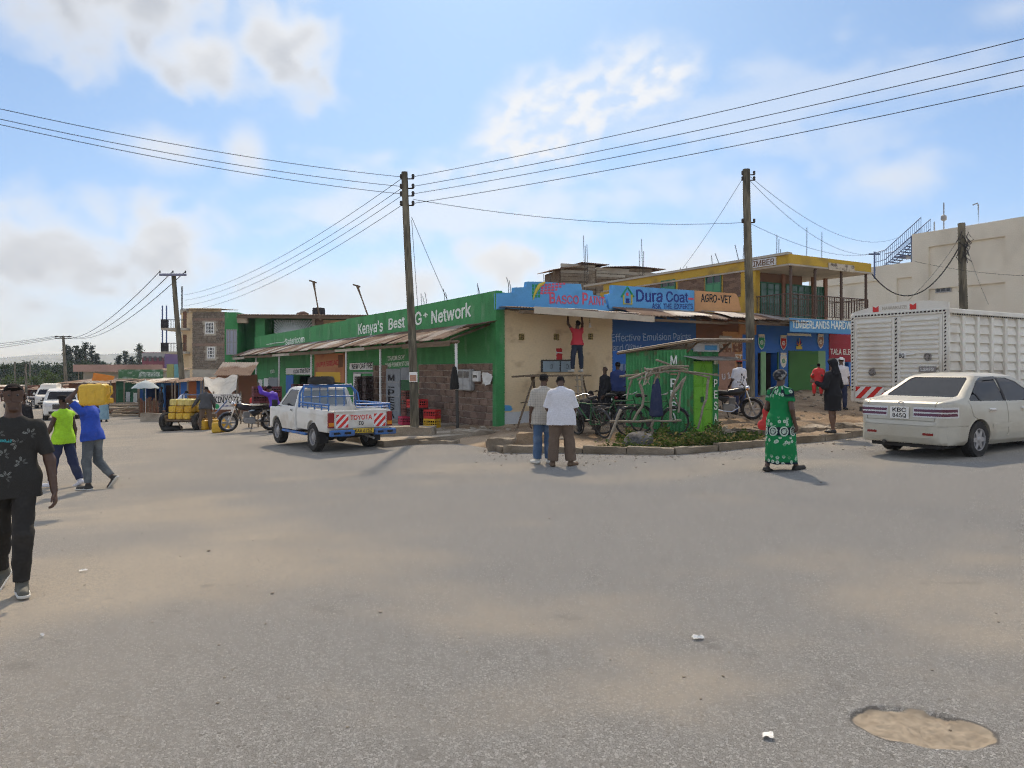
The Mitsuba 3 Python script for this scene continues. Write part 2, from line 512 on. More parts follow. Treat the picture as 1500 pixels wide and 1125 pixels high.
# ------------------------------------------------------------------ paints and building stuffs
mat('mat_green', proc(lambda p, n, uv: mix(mix((0.052, 0.265, 0.085), (0.034, 0.18, 0.055), smoothstep(0.5, 0.75, fbm(p.x * 2.2, p.y * 2.2, p.z * 0.8, 3)) * 0.7), (0.16, 0.33, 0.18), smoothstep(0.58, 0.78, fbm(p.x * 3.3, p.y * 3.3, p.z * 1.1 + 20, 4)) * 0.55) * (0.86 + 0.28 * noise(p.x * 30, p.y * 30, p.z * 30))), 0.7)
mat('mat_cream', proc(lambda p, n, uv: mix(mix((0.76, 0.60, 0.385), (0.66, 0.505, 0.30), smoothstep(0.45, 0.7, fbm(p.x * 1.3, p.y * 1.3, p.z * 0.7, 4))), (0.36, 0.25, 0.13),
    smoothstep(0.56, 0.80, fbm(p.x * 2.1, p.y * 2.1, p.z * 3.0 + 9, 4)) * 0.5) * (0.92 + 0.16 * noise(p.x * 40, p.y * 40, p.z * 40))), 0.85)
mat('mat_sky_blue', mott((0.115, 0.37, 0.70), (0.09, 0.28, 0.52), 2.0, 0.7), 0.7)
mat('mat_deep_blue', mott((0.025, 0.10, 0.30), (0.035, 0.13, 0.33), 2.0, 0.7), 0.6)
mat('mat_blue', mott((0.03, 0.15, 0.52), (0.05, 0.17, 0.42), 2.0, 0.7), 0.6)
mat('mat_orange_wall', mott((0.50, 0.25, 0.105), (0.38, 0.19, 0.09), 2.3, 0.7), 0.8)
mat('mat_brown_wall', mott((0.19, 0.085, 0.045), (0.13, 0.07, 0.045), 2.3, 0.7), 0.8)
mat('mat_yellow_wall', mott((0.50, 0.33, 0.045), (0.30, 0.20, 0.06), 1.8, 0.8), 0.8)
mat('mat_white_wash', mott((0.62, 0.64, 0.66), (0.45, 0.44, 0.42), 2.5, 0.6), 0.8)
mat('mat_offwhite', mott((0.70, 0.645, 0.53), (0.57, 0.52, 0.42), 0.9, 0.8, 0.5), 0.85)
mat('mat_plaster', mott((0.42, 0.385, 0.32), (0.30, 0.27, 0.22), 1.6, 0.7), 0.9)
mat('mat_white', (0.72, 0.72, 0.70), 0.6)
mat('mat_letter_white', (0.70, 0.74, 0.68), 0.8)
mat('mat_letter_black', (0.022, 0.022, 0.025), 0.7)
mat('mat_letter_pink', (0.62, 0.10, 0.16), 0.7)
mat('mat_letter_blue', (0.025, 0.05, 0.24), 0.7)
mat('mat_red', (0.50, 0.03, 0.028), 0.6)
mat('mat_yellow', (0.70, 0.43, 0.03), 0.6)
mat('mat_dark', (0.018, 0.017, 0.016), 0.8)
mat('mat_dark_green', (0.02, 0.10, 0.035), 0.6)
mat('mat_grey_door', mott((0.25, 0.275, 0.30), (0.17, 0.18, 0.19), 4, 0.6), 0.6)
mat('mat_grey', (0.30, 0.30, 0.30), 0.6)
mat('mat_iron', (0.06, 0.055, 0.05), 0.6)
mat('mat_steel', (0.55, 0.55, 0.56), 0.35, metal=0.9)
mat('mat_glass_dark', (0.02, 0.024, 0.028), 0.08, spec=0.6)
mat('mat_glass_pale', (0.22, 0.26, 0.29), 0.15, spec=0.6)
mat('mat_rust', proc(lambda p, n, uv: mix(mix((0.205, 0.135, 0.098), (0.13, 0.072, 0.048), smoothstep(0.40, 0.65, fbm(p.x * 1.7, p.y * 1.7, p.z * 2, 4))), (0.40, 0.36, 0.32), smoothstep(0.55, 0.75, fbm(p.x * 1.1 + 9, p.y * 1.1, 3.0, 3)) * 0.7) * (0.8 + 0.4 * noise(p.x * 35, p.y * 35, p.z * 35))), 0.8)
mat('mat_tin', proc(lambda p, n, uv: mix(mix((0.36, 0.345, 0.33), (0.25, 0.21, 0.18), smoothstep(0.45, 0.68, fbm(p.x * 1.4, p.y * 1.4, p.z * 2, 4))), (0.17, 0.095, 0.06), smoothstep(0.58, 0.75, fbm(p.x * 0.9 + 5, p.y * 0.9, 3.0, 4))) * (0.85 + 0.3 * noise(p.x * 35, p.y * 35, p.z * 35))), 0.6, metal=0.1)
mat('mat_wood', proc(lambda p, n, uv: mix((0.20, 0.145, 0.095), (0.095, 0.065, 0.042), fbm(p.x * 7, p.y * 7, p.z * 14, 3)) * (0.75 + 0.5 * noise(p.x * 40, p.y * 40, p.z * 40))), 0.9)
mat('mat_old_wood', proc(lambda p, n, uv: mix((0.30, 0.25, 0.19), (0.16, 0.125, 0.09), fbm(p.x * 6, p.y * 6, p.z * 3, 3)) * (0.72 + 0.56 * noise(p.x * 40, p.y * 40, p.z * 12))), 0.9)
mat('mat_pole', proc(lambda p, n, uv: mix((0.185, 0.165, 0.12), (0.085, 0.078, 0.058), smoothstep(0.38, 0.66, fbm(p.x * 8, p.y * 8, p.z * 1.1, 4))) * (0.7 + 0.6 * noise(p.x * 55, p.y * 55, p.z * 5))), 0.92)
mat('mat_pale_wood', proc(lambda p, n, uv: mix((0.46, 0.38, 0.28), (0.30, 0.24, 0.17), fbm(p.x * 6, p.y * 6, p.z * 6, 3)) * (0.8 + 0.4 * noise(p.x * 40, p.y * 40, p.z * 40))), 0.9)
STONE = []
for _i, (_a, _b) in enumerate([((0.225, 0.155, 0.118), (0.14, 0.095, 0.072)), ((0.26, 0.18, 0.14), (0.17, 0.115, 0.085)), ((0.18, 0.125, 0.10), (0.12, 0.085, 0.066))]):
    STONE.append(mat(f'mat_stone_{_i}', mott(_a, _b, 7.0, 0.9, 1.0, 0.25, 45), 0.95, spec=0.15))


class Facade:
    """A wall plane: x to the right along it, y into the building, z up."""

    def __init__(f, origin, x):
        f.M = frame([origin[0], origin[1], 0], x)

    def loc(f, px, py, y=0.0):
        """(x, z) of the point of the plane at depth y that the pixel shows"""
        d = np.array([(px - 750) / FOC, 1.0, (HOR - py) / FOC])
        p0 = f.M[:3, 3] + y * f.M[:3, 1]
        k = (p0 @ f.M[:3, 1]) / (d[:2] @ f.M[:2, 1])
        q = d * k + [0, 0, EYE] - p0
        return float(q @ f.M[:3, 0]), float(q[2])

    def rect(f, px0, py0, px1, py1, y=0.0):
        """x0, z0, x1, z1 of a panel from its left top and right bottom pixels (heights taken at its middle)"""
        xa, xb = f.loc(px0, 500, y)[0], f.loc(px1, 500, y)[0]
        pm = (px0 + px1) / 2
        return xa, f.loc(pm, py1, y)[1], xb, f.loc(pm, py0, y)[1]

    def mb(f):
        return MB(f.M)


def corr(x0, x1, ya, za, yb, zb, pitch=0.1, amp=0.012, rows=4, bend=0.0, thick=0.0):
    """A corrugated sheet: waves along x, running from (ya, za) to (yb, zb)."""
    n = max(4, int((x1 - x0) / pitch * 6))
    xs, t = np.linspace(x0, x1, n), np.linspace(0, 1, rows)
    X, Tt = np.meshgrid(xs, t)
    L = math.hypot(yb - ya, zb - za)
    ny, nz = -(zb - za) / L, (yb - ya) / L
    o = amp * np.sin(X / pitch * 2 * np.pi) + bend * np.sin(Tt * np.pi)
    v = np.stack([X, ya + (yb - ya) * Tt + ny * o, za + (zb - za) * Tt + nz * o], -1).reshape(-1, 3)
    i, j = np.meshgrid(np.arange(rows - 1), np.arange(n - 1), indexing='ij')
    q = np.stack([i * n + j, i * n + j + 1, (i + 1) * n + j + 1, (i + 1) * n + j], -1).reshape(-1, 4)
    return v, q


def roof_sheets(par, F, x0, x1, ya, za, yb, zb, w=0.85, material='mat_rust', name='roof_sheet', amp=0.014, pitch=0.1, sag=0.02, twist=0.015, slope=0.0):
    """slope: how much the roof climbs per metre of x"""
    n = max(1, int(round((x1 - x0) / w)))
    for k in range(n):
        a, b = x0 + (x1 - x0) * k / n, x0 + (x1 - x0) * (k + 1) / n + 0.06
        e = rnd.uniform(-0.07, 0.07)
        v, q = corr(a, b, ya, za + slope * a, yb + e * np.sign(yb - ya), zb + slope * a + rnd.uniform(-twist, twist), pitch, amp, 5, -sag * rnd.random())
        v[:, 2] += slope * (v[:, 0] - a) + (k % 2) * 0.006
        m = material if isinstance(material, str) else rnd.choice(material)
        part(par, name, F.mb().add(v, q), m, True)


def stones(par, F, x0, z0, x1, z1, y, bw, bh, name='stone_block', proud=0.03, joint=0.018, mats=None, skip=None):
    mats = mats or STONE
    rows = max(1, int(round((z1 - z0) / bh)))
    h = (z1 - z0) / rows
    for r in range(rows):
        off = (r % 2) * 0.5 * bw
        x = x0 - off
        while x < x1 - 0.03:
            L = bw * rnd.uniform(0.8, 1.2)
            a, b = max(x, x0), min(x + L, x1)
            x += L
            if b - a < 0.05 or (skip and skip((a + b) / 2, z0 + (r + 0.5) * h)):
                continue
            d = proud + rnd.uniform(-0.010, 0.012)
            part(par, name, F.mb().box(a + joint / 2, y - d, z0 + r * h + joint / 2, b - joint / 2, y + 0.02, z0 + (r + 1) * h - joint / 2, bev=0.014, jit=0.003), rnd.choice(mats))


# ------------------------------------------------------------------ the long green shop on the side street
G = Facade(CORNER, -DY)                  # x = 0 at the corner, negative down the street
gs = thing('green_shop_row', 'long green shop building with white slogan on its parapet and rusty canopy', 'building')
GL = -32.0
HOLES = [G.rect(531, 552, 545.5, 632), G.rect(431, 550, 461.5, 620), G.rect(463, 561, 505, 632)]
wall = m3.Manifold.cube([-GL - 0.02, 0.30, 5.15]).translate([GL, 0, -1.8])
for x0, z0, x1, z1 in HOLES:
    wall = wall - m3.Manifold.cube([x1 - x0, 1, z1 - z0]).translate([x0, -0.4, z0])
part(gs, 'wall', G.mb().man(wall), 'mat_green')
part(gs, 'back_wall', G.mb().box(GL, 3.4, -1.8, -0.21, 3.55, 3.19), 'mat_plaster')
part(gs, 'end_wall', G.mb().box(GL, 0.31, -1.8, GL + 0.2, 3.39, 3.19), 'mat_plaster')
_px = [GL, -29, -26.4, -26.3, -22, -18.9, -18.8, -15, -13.6, -13.5, -9, -6.2, -6.15, 0.0]
_pz = [4.00, 4.02, 4.02, 4.00, 4.0, 4.03, 4.06, 4.05, 4.06, 4.11, 4.10, 4.09, 4.12, 4.15]
poly = Polygon([(GL, 3.35)] + list(zip(_px, _pz)) + [(0, 3.35)])
part(gs, 'parapet', G.mb().prism(poly, 0, 0.2, frame([0, 0.2, 0], [1, 0, 0], [0, 0, 1], [0, -1, 0])), 'mat_green')
part(gs, 'roof', G.mb().box(GL, 0.31, 3.2, -0.05, 9.0, 3.3), 'mat_rust')
part(gs, 'end_wall', G.mb().box(-0.20, 0.31, -0.3, -0.03, 9.0, 3.19), 'mat_plaster')


def painted(par, F, s, px0, py0, px1, py1, m, y=-0.004, name='lettering', bold=True, cap=None, label=None):
    """Painted lettering between two pixels of a wall: (px0, py0) left foot of the first capital, (px1, py1) right foot of the last; cap: its height in pixels at the left."""
    (xa, za), (xb, zb) = F.loc(px0, py0, y), F.loc(px1, py1, y)
    hgt = abs(F.loc(px0, py0 - cap, y)[1] - za)
    return part(par, name, F.mb().text(s, hgt, math.hypot(xb - xa, zb - za), upright(xa, y, za, math.degrees(math.atan2(zb - za, xb - xa))), bold, wob=0.16), m, label=label)


painted(gs, G, "Kenya's", 525, 490, 561, 484.5, 'mat_letter_white', cap=15, label='painted slogan, first word')
painted(gs, G, 'Best', 569, 482.5, 593, 478.5, 'mat_letter_white', cap=15)
painted(gs, G, '4G', 598, 477.5, 618, 474.5, 'mat_letter_white', cap=17)
painted(gs, G, '+', 620, 466, 627, 465, 'mat_letter_white', cap=10)
painted(gs, G, 'Network', 632, 474, 690, 463, 'mat_letter_white', cap=18)
painted(gs, G, 'Safaricom', 418, 505.5, 446, 500.5, 'mat_letter_white', cap=8.5)
a, b = G.loc(390, 505), G.loc(417, 501)
part(gs, 'painted_swoosh', G.mb().tube([[a[0], -0.003, a[1]], [(a[0] + b[0]) / 2, -0.003, (a[1] + b[1]) / 2 + 0.02], [b[0], -0.003, b[1]], [b[0] + 0.35, -0.003, b[1] + 0.22]], 0.022, 4), 'mat_letter_white')
# block wall left bare near the corner, and strips by the doors
xa, za, xb, zb = G.rect(614, 533, 724, 625)
zt = G.loc(670, 533)[1]
TZ = lambda x: 0.02                                                   # local height of the terrace
bare = part(gs, 'block_wall', G.mb().box(xa, -0.012, -0.4, -0.12, 0.0, zt), 'mat_plaster')
stones(bare, G, xa, -0.1, -0.12, zt, -0.012, 0.43, 0.222)
for p0, p1 in ((556, 568), (548, 556)):
    x0, x1 = G.loc(p0, 500)[0], G.loc(p1, 500)[0]
    q = part(gs, 'door_pier', G.mb().box(x0, -0.012, -0.5, x1, 0.0, zt), 'mat_plaster')
    stones(q, G, x0, -0.3, x1, zt, -0.012, 0.43, 0.222)
part(gs, 'corner_trim', G.mb().box(-0.13, -0.05, -0.4, 0.0, 0.0, 3.34), 'mat_green')
part(gs, 'corner_return', G.mb().box(0.0, -0.05, -0.4, 0.06, 0.25, 4.1), 'mat_green')


def panel(par, F, px0, py0, px1, py1, m, y0=-0.03, y1=0.0, name='panel', bev=0.008, label=None):
    x0, z0, x1, z1 = F.rect(px0, py0, px1, py1)
    part(par, name, F.mb().box(x0, y0, z0, x1, y1, z1, bev=bev), m, label=label)
    return x0, z0, x1, z1


# doors, shutters, boards and openings of the green shop
x0, z0, x1, z1 = panel(gs, G, 567.5, 540, 588, 622, 'mat_grey_door', -0.06, 0, 'door', label='grey door panel with black vertical lettering')
for k in range(1, 4):
    part(gs + '__door', 'rail', G.mb().box(x0 + 0.02, -0.075, z0 + (z1 - z0) * k / 4, x1 - 0.02, -0.06, z0 + (z1 - z0) * k / 4 + 0.04), 'mat_grey')
hl = (z1 - z0) * 0.72 / 6
for k, ch in enumerate('M-PESA'):
    zz = z1 - 0.20 - hl - k * (z1 - z0 - 0.45) / 6 - (0.06 if ch == '-' else 0)
    part(gs + '__door', 'letter', G.mb().text(ch, hl * (0.85 if ch != '-' else 0.8), (x1 - x0) * 0.45, upright(x0 + (x1 - x0) * 0.18, -0.078, zz), True), 'mat_letter_black')
panel(gs, G, 588.5, 538, 604, 557, 'mat_grey_door', -0.05, 0, 'window_shutter')
panel(gs, G, 588.5, 558, 604, 622, 'mat_dark_green', -0.03, 0, 'counter_panel')
panel(gs, G, 589, 577, 597, 593, mat('mat_teal', (0.01, 0.20, 0.17), 0.6), -0.05, -0.03, 'teal_poster')
painted(gs, G, 'TRAIM SOY', 568, 528.5, 593, 526, 'mat_letter_white', cap=6)
painted(gs, G, 'MAN POWER STORES', 565, 538, 603, 535, 'mat_letter_white', cap=6)
x0, z0, x1, z1 = panel(gs, G, 513.5, 531.5, 547, 542, 'mat_white', -0.05, 0, 'sign_board')
painted(gs, G, 'NEW OAF FRE', 515.5, 541, 545.5, 539, 'mat_letter_black', y=-0.052, cap=7.5)
for q in ((518, 545, 519.3, 628), (546, 545, 547.2, 628), (519.4, 545, 545.9, 547.3)):
    panel(gs, G, *q, 'mat_grey', -0.03, 0, 'door_frame')
panel(gs, G, 519.5, 547.5, 530, 628, 'mat_white', -0.06, -0.03, 'door', label='white door leaf')
x0, z0, x1, z1 = panel(gs, G, 420, 539, 456, 548.5, 'mat_white', -0.05, 0, 'sign_board')
painted(gs, G, 'KAM ENERGY', 430, 547.5, 455, 545, 'mat_letter_black', y=-0.052, cap=5.5)
panel(gs, G, 420, 549.5, 430.5, 605, 'mat_blue', -0.05, 0, 'door', label='blue shop door')
x0, z0, x1, z1 = panel(gs, G, 462, 518, 506, 560, mat('mat_bread_orange', mott((0.50, 0.20, 0.075), (0.33, 0.10, 0.04), 1.1, 0.8), 0.6), -0.05, 0, 'sign_board', label='orange painted bread sign under the canopy')
painted(gs, G, 'SUPA BREAD', 463.5, 538, 496, 534, 'mat_red', y=-0.054, cap=6.5)
panel(gs, G, 464, 545, 500, 559, 'mat_yellow', -0.056, -0.05, 'sign_band')
panel(gs, G, 497, 520, 504, 538, 'mat_brown_wall', -0.056, -0.05, 'sign_figure')
panel(gs, G, 394.5, 553, 408, 600, 'mat_grey_door', -0.05, 0, 'door', label='grey sheet door with horizontal bars')
panel(gs, G, 387.5, 554, 393.5, 590, 'mat_white', -0.05, 0, 'poster')
panel(gs, G, 379, 556, 385, 590, 'mat_white', -0.05, 0, 'poster')
painted(gs, G, 'VISO', 396, 547, 402, 546, 'mat_letter_white', cap=4.5)

# canopy: rusty sheets on poles
can = part(gs, 'canopy', G.mb().tube([[-32.2, -1.24, 2.60], [-16, -1.24, 2.62], [0.0, -1.24, 2.63]], 0.05, 4), 'mat_wood')
roof_sheets(can, G, -32.6, -0.85, 0.0, 3.24, -1.42, 2.74, 0.85, ('mat_rust', 'mat_rust', 'mat_tin'), amp=0.018, pitch=0.12, twist=0.03)
v, q = corr(-0.85, 0.08, 0.0, 3.26, -1.15, 2.93, 0.12, 0.018, 5)
v[:, 2] += (v[:, 0] + 0.85) * 0.12 * (v[:, 1] / -1.15)
part(can, 'roof_sheet', G.mb().add(v, q), 'mat_rust', True)
for k in range(30):
    x = -32 + k * 1.09
    part(can, 'rafter', G.mb().tube([[x, -0.01, 3.18], [x, -1.3, 2.70]], 0.035, 4), 'mat_wood')
for k in range(9):
    x = -32.3 + k * 3.55
    part(can, 'fascia_board', G.mb().box(x, -1.33, 2.54 + rnd.uniform(-0.03, 0.03), x + 3.5, -1.30, 2.66, jit=0.008), 'mat_wood' if k % 3 else 'mat_plaster')
for pxx, lean in ((346, 0.02), (375, 0.0), (409, 0.02), (456, 0.05), (507, 0.03), (557, 0.06), (668, 0.10)):
    x = G.loc(pxx, 540, -1.2)[0]
    gx, gy = (G.M @ [x, -1.2, 0, 1])[:2]
    base = float(tilt(gx, gy)) + 0.05
    part(can, 'post', G.mb().tube([[x + lean, -1.2, base], [x + lean * 0.6, -1.21, 1.2], [x + lean * 0.2, -1.2, 2.0], [x, -1.2, 2.6]], 0.042, 8), 'mat_white' if pxx > 360 else 'mat_wood', 40)
    if pxx == 668:
        part(can, 'post_foot', G.mb().tube([[x + lean, -1.2, base], [x + lean * 0.7, -1.21, 1.25]], 0.048, 8), 'mat_iron', 40)
# meter boxes on the block wall by the corner
def meter(px0, py0, px1, py1, depth, label, m='mat_grey'):
    x0, z0, x1, z1 = G.rect(px0, py0, px1, py1)
    k = thing('meter_box', label, 'meter box', 'meter boxes on the block wall')
    part(k, 'case', G.mb().box(x0, -0.05 - depth, z0, x1, -0.05, z1, bev=0.015), m)
    return k, x0, z0, x1, z1


k, x0, z0, x1, z1 = meter(678, 541, 697.5, 571.5, 0.16, 'large pale grey two door meter cabinet on the block wall', mat('mat_meter', mott((0.42, 0.43, 0.43), (0.27, 0.25, 0.22), 6, 0.7), 0.6))
for i in range(2):
    a, b = x0 + (x1 - x0) * (i * 0.5 + 0.03), x0 + (x1 - x0) * (i * 0.5 + 0.47)
    part(k, 'door', G.mb().box(a, -0.225, z0 + 0.03, b, -0.21, z1 - 0.03, bev=0.006), 'mat_meter')
    part(k, 'window', G.mb().box(a + 0.03, -0.232, z1 - 0.26, b - 0.03, -0.225, z1 - 0.06), 'mat_glass_dark')
k, x0, z0, x1, z1 = meter(699, 543.5, 707, 559, 0.12, 'small white meter box right of the large cabinet', 'mat_white')
part(k, 'window', G.mb().box(x0 + 0.05, -0.178, z0 + 0.12, x1 - 0.05, -0.17, z1 - 0.12), 'mat_glass_dark')
x0, z0, x1, z1 = G.rect(710, 546, 724, 563)
k = thing('notice_paper', 'crumpled pale sheets pinned to the block wall by the corner', 'paper')
vv = np.array([[x, -0.07 - 0.05 * rnd.random(), z] for z in np.linspace(z0, z1, 5) for x in np.linspace(x0, x1, 5)]) + rng.normal(0, 0.035, (25, 3)) * [1, 0.4, 1]
put(k, G.mb().add(vv, [[i * 5 + j, i * 5 + j + 1, i * 5 + j + 6, i * 5 + j + 5] for i in range(4) for j in range(4)]), 'mat_white')
x0, z1 = G.loc(671.5, 539)
kt = thing('jacket', 'dark jacket hanging from the canopy post by the meter cabinet', 'jacket')
x, zz = G.loc(667, 555, -1.25)
put(kt, G.mb().lathe([(0.0, 0.36), (0.06, 0.34), (0.10, 0.1), (0.14, -0.25), (0.12, -0.30), (0.0, -0.30)], 10, move(x - 0.02, -1.27, zz)), 'mat_dark', 50)
# reinforcing bars standing out of the roof
def rebar(F, spots, label, y=0.5, r=0.011):
    for (pxx, p0, p1) in spots:
        x, z0 = F.loc(pxx, p0, y)
        z1 = F.loc(pxx, p1, y)[1]
        solo('steel_bar', F.mb().tube([[x, y, min(z0, 3.3 if F is G else z0) - 0.3], [x + rnd.uniform(-0.03, 0.03), y, (z0 + z1) / 2], [x + rnd.uniform(-0.08, 0.08), y + rnd.uniform(-0.05, 0.05), z1]], r, 5), 'mat_iron', label, 'steel bar', label.split(',')[0])


rebar(G, [(600, 456, 438), (617, 452, 430), (621, 452, 434), (624, 450, 428), (651, 446, 423), (654, 446, 428), (700, 436, 415), (702, 436, 418), (745, 428, 406), (747, 428, 411)], 'thin upright steel bars behind the green parapet, in small clusters')
# terrace in front of the green shop
def terrace():
    xs, ys = np.linspace(-34, 1.35, 130), np.linspace(0.0, -4.0, 14)
    X, Yl = np.meshgrid(xs, ys)
    wx = G.M[0, 3] + G.M[0, 0] * X + G.M[0, 1] * Yl
    wy = G.M[1, 3] + G.M[1, 0] * X + G.M[1, 1] * Yl
    ins = (X > 1.30) | (Yl < -3.95)
    z = tilt(wx, wy) + 0.15 + (np_fbm(wx * 1.5, wy * 1.5, 1.0, 3, 8) - 0.5) * 0.05
    cut = np.clip((-Yl - 1.5) / 2.5, 0, 1) * np.clip((X + 2.0) / 2.0, 0, 1)
    n = len(xs)
    top = np.stack([wx, wy, z], -1).reshape(-1, 3)
    i, j = np.meshgrid(np.arange(len(ys) - 1), np.arange(n - 1), indexing='ij')
    q = np.stack([i * n + j, i * n + j + 1, (i + 1) * n + j + 1, (i + 1) * n + j], -1).reshape(-1, 4)
    m = MB().add(top, q)
    edge = np.concatenate([np.arange(n) + (len(ys) - 1) * n, (np.arange(len(ys)) * n + n - 1)[::-1]])
    e = top[edge]
    low = e - [0, 0, 0.5]
    k = np.arange(len(e) - 1)
    m.add(np.vstack([e, low]), np.stack([k, k + 1, k + 1 + len(e), k + len(e)], 1))
    return m


struct('shop_terrace', terrace(), 'mat_concrete')
# ------------------------------------------------------------------ the front row: paint shops and feed shop
F = Facade(CORNER, DX)
S1, S2, S3 = 4.31, 8.0, 10.3


def sign_prism(par, F, pts, y0, y1, m, name, label=None):
    poly = Polygon([F.loc(a, b, y0) for a, b in pts])
    return part(par, name, F.mb().prism(poly, 0, y1 - y0, frame([0, y1, 0], [1, 0, 0], [0, 0, 1], [0, -1, 0])), m, label=label)


ps = thing('cream_paint_shop', 'cream corner paint shop with stepped light blue parapet sign above', 'building')
part(ps, 'wall', F.mb().box(0.065, 0.0, -0.6, S1, 0.28, 3.72), 'mat_cream')
sign_prism(ps, F, [(728, 453), (728, 429.5), (753, 428.5), (754, 421), (771.5, 420.5), (772.5, 412.5), (800, 412.7), (823, 415), (851, 416), (852.5, 424.5), (868, 426), (869, 432), (880, 434), (885, 438), (884, 443), (890, 446), (888, 449), (893, 455)], -0.12, 0.05, 'mat_sky_blue', 'parapet_sign')
sg = ps + '__parapet_sign'
painted(sg, F, 'B', 805, 444.5, 813.5, 444.7, 'mat_letter_pink', y=-0.124, cap=17)
painted(sg, F, 'ASCO', 814.5, 444.7, 848, 445.2, 'mat_letter_pink', y=-0.124, cap=12)
painted(sg, F, 'P', 853, 445.5, 861, 446, 'mat_letter_pink', y=-0.124, cap=17)
painted(sg, F, 'AINT', 862, 446, 886, 447, 'mat_letter_pink', y=-0.124, cap=12)
# painted roof emblem: green tiles, yellow brush stroke, pink tiles
for i in range(3):
    for j in range(4):
        x, z = F.loc(779.5 + i * 4.2, 416.5 + j * 5.0, -0.124)
        part(sg, 'painted_tile', F.mb().box(x, -0.128, z - 0.085, x + 0.075, -0.121, z), mat('mat_tile_green', (0.03, 0.30, 0.13), 0.7))
for i in range(7):
    for j in range(4):
        if i + j * 1.6 < 7.5:
            x, z = F.loc(793 + i * 5.2 - j * 0.5, 416 + j * 4.0 - i * 0.35, -0.124)
            part(sg, 'painted_tile', F.mb().box(x, -0.128, z - 0.06, x + 0.095, -0.121, z), 'mat_letter_pink')
yp = [F.loc(a, b, -0.126) for a, b in ((798, 413.5), (790, 418), (786, 424), (782.5, 432), (781, 439))]
part(sg, 'painted_stroke', F.mb().tube([[x, -0.124, z] for x, z in yp], [0.03, 0.06, 0.055, 0.035, 0.012], 6, M=np.diag([1, 1, 1, 1.0])), mat('mat_stroke', (0.62, 0.50, 0.08), 0.7))
# dado, poster, shutters, vents
x0, z0 = F.loc(731, 622)
dado = [(732, 622), (732, 604.5), (800, 600.5), (850, 596.5), (896, 592.5), (896, 614)]
sign_prism(ps, F, dado, -0.012, 0.0, 'mat_white_wash', 'dado')
sign_prism(ps, F, [(736, 602), (735.5, 597), (740, 593.5), (748, 594), (751, 599.5), (748, 602)], -0.010, 0.0, 'mat_sky_blue', 'paint_patch')
sign_prism(ps, F, [(793, 545), (793, 527), (840, 526.5), (840, 545)], -0.03, 0.0, 'mat_iron', 'shutter_frame')
for k, (a, b) in enumerate(((794.3, 818.5), (820.5, 839))):
    x0, z0, x1, z1 = F.rect(a, 529, b, 545)
    sh = part(ps, 'shutter', F.mb().box(x0, -0.05, z0, x1, -0.03, z1, bev=0.006), mat('mat_shutter', mott((0.29, 0.37, 0.42), (0.22, 0.28, 0.32), 4, 0.5), 0.5))
    xm, zm = (x0 + x1) / 2, (z0 + z1) / 2
    part(sh, 'handle', F.mb().tube([[xm + 0.05 * math.cos(t), -0.055, zm + 0.07 * math.sin(t)] for t in np.linspace(0, 2 * np.pi, 9)], 0.008, 4), 'mat_iron')
x0, z0, x1, z1 = F.rect(814.5, 510, 823, 527)
pst = part(ps, 'poster', F.mb().box(x0, -0.014, z0, x1, 0, z1), 'mat_white')
part(pst, 'red_print', F.mb().box(x0, -0.018, z1 - 0.12, x1, -0.014, z1), 'mat_red')
part(pst, 'red_print', F.mb().box(x0, -0.018, z0, x1, -0.014, z0 + 0.2), 'mat_red')
for cx, cy in ((764, 493.5), (815, 493.5), (865, 493)):
    x, z = F.loc(cx, cy)
    vt = part(ps, 'air_vent', F.mb().box(x - 0.10, -0.006, z - 0.10, x + 0.10, 0.0, z + 0.10), mat('mat_vent', (0.40, 0.29, 0.10), 0.8))
    for i in range(3):
        for j in range(3):
            part(vt, 'hole', F.mb().box(x - 0.085 + i * 0.06, -0.010, z - 0.085 + j * 0.06, x - 0.045 + i * 0.06, -0.006, z - 0.045 + j * 0.06), 'mat_dark')
x, z = F.loc(864, 478, -0.7)
bulb = thing('bare_bulb', 'bare bulb hanging under the canopy of the cream shop', 'light bulb')
part(bulb, 'cord', F.mb().tube([[x, -0.7, 3.55], [x, -0.7, z + 0.1]], 0.008, 5), 'mat_dark')
part(bulb, 'bulb', F.mb().lathe([(0.0, 0.10), (0.02, 0.10), (0.022, 0.05), (0.045, 0.0), (0.035, -0.035), (0.0, -0.05)], 12, move(x, -0.7, z)), 'mat_white', True)

# the blue paint shop
bs = thing('blue_paint_shop', 'blue paint shop with white wall slogan and a painted house on its parapet sign', 'building')
part(bs, 'wall', F.mb().box(S1 + 0.01, 0.0, -0.4, S2, 0.28, 3.8), 'mat_deep_blue')
part(bs, 'lower_wall', F.mb().box(S1 + 0.01, -0.012, -0.3, S1 + 1.2, 0.0, 2.45), 'mat_blue')
sign_prism(bs, F, [(899.5, 453), (893, 452), (890.5, 440), (889, 431), (897, 429.5), (897.5, 417.5), (1017, 425.5), (1017, 455.5)], -0.12, 0.05, 'mat_sky_blue', 'parapet_sign')
sg = bs + '__parapet_sign'
painted(sg, F, 'Dura', 932, 441.5, 971, 442, 'mat_letter_blue', y=-0.124, cap=17)
painted(sg, F, 'Coat', 976, 442, 1008, 442.5, 'mat_letter_blue', y=-0.124, cap=15)
painted(sg, F, 'ASK  THE  EXPERTS', 955, 452, 1015, 452.5, 'mat_letter_blue', y=-0.124, cap=7.5)
part(sg, 'painted_stroke', F.mb().box(*F.loc(1008, 437, -0.124)[:1], -0.127, F.loc(1008, 439, -0.124)[1], F.loc(1016, 437, -0.124)[0], -0.12, F.loc(1008, 436, -0.124)[1]), 'mat_letter_pink')
hp = lambda pts: [[F.loc(a, b, -0.124)[0], -0.124, F.loc(a, b, -0.124)[1]] for a, b in pts]
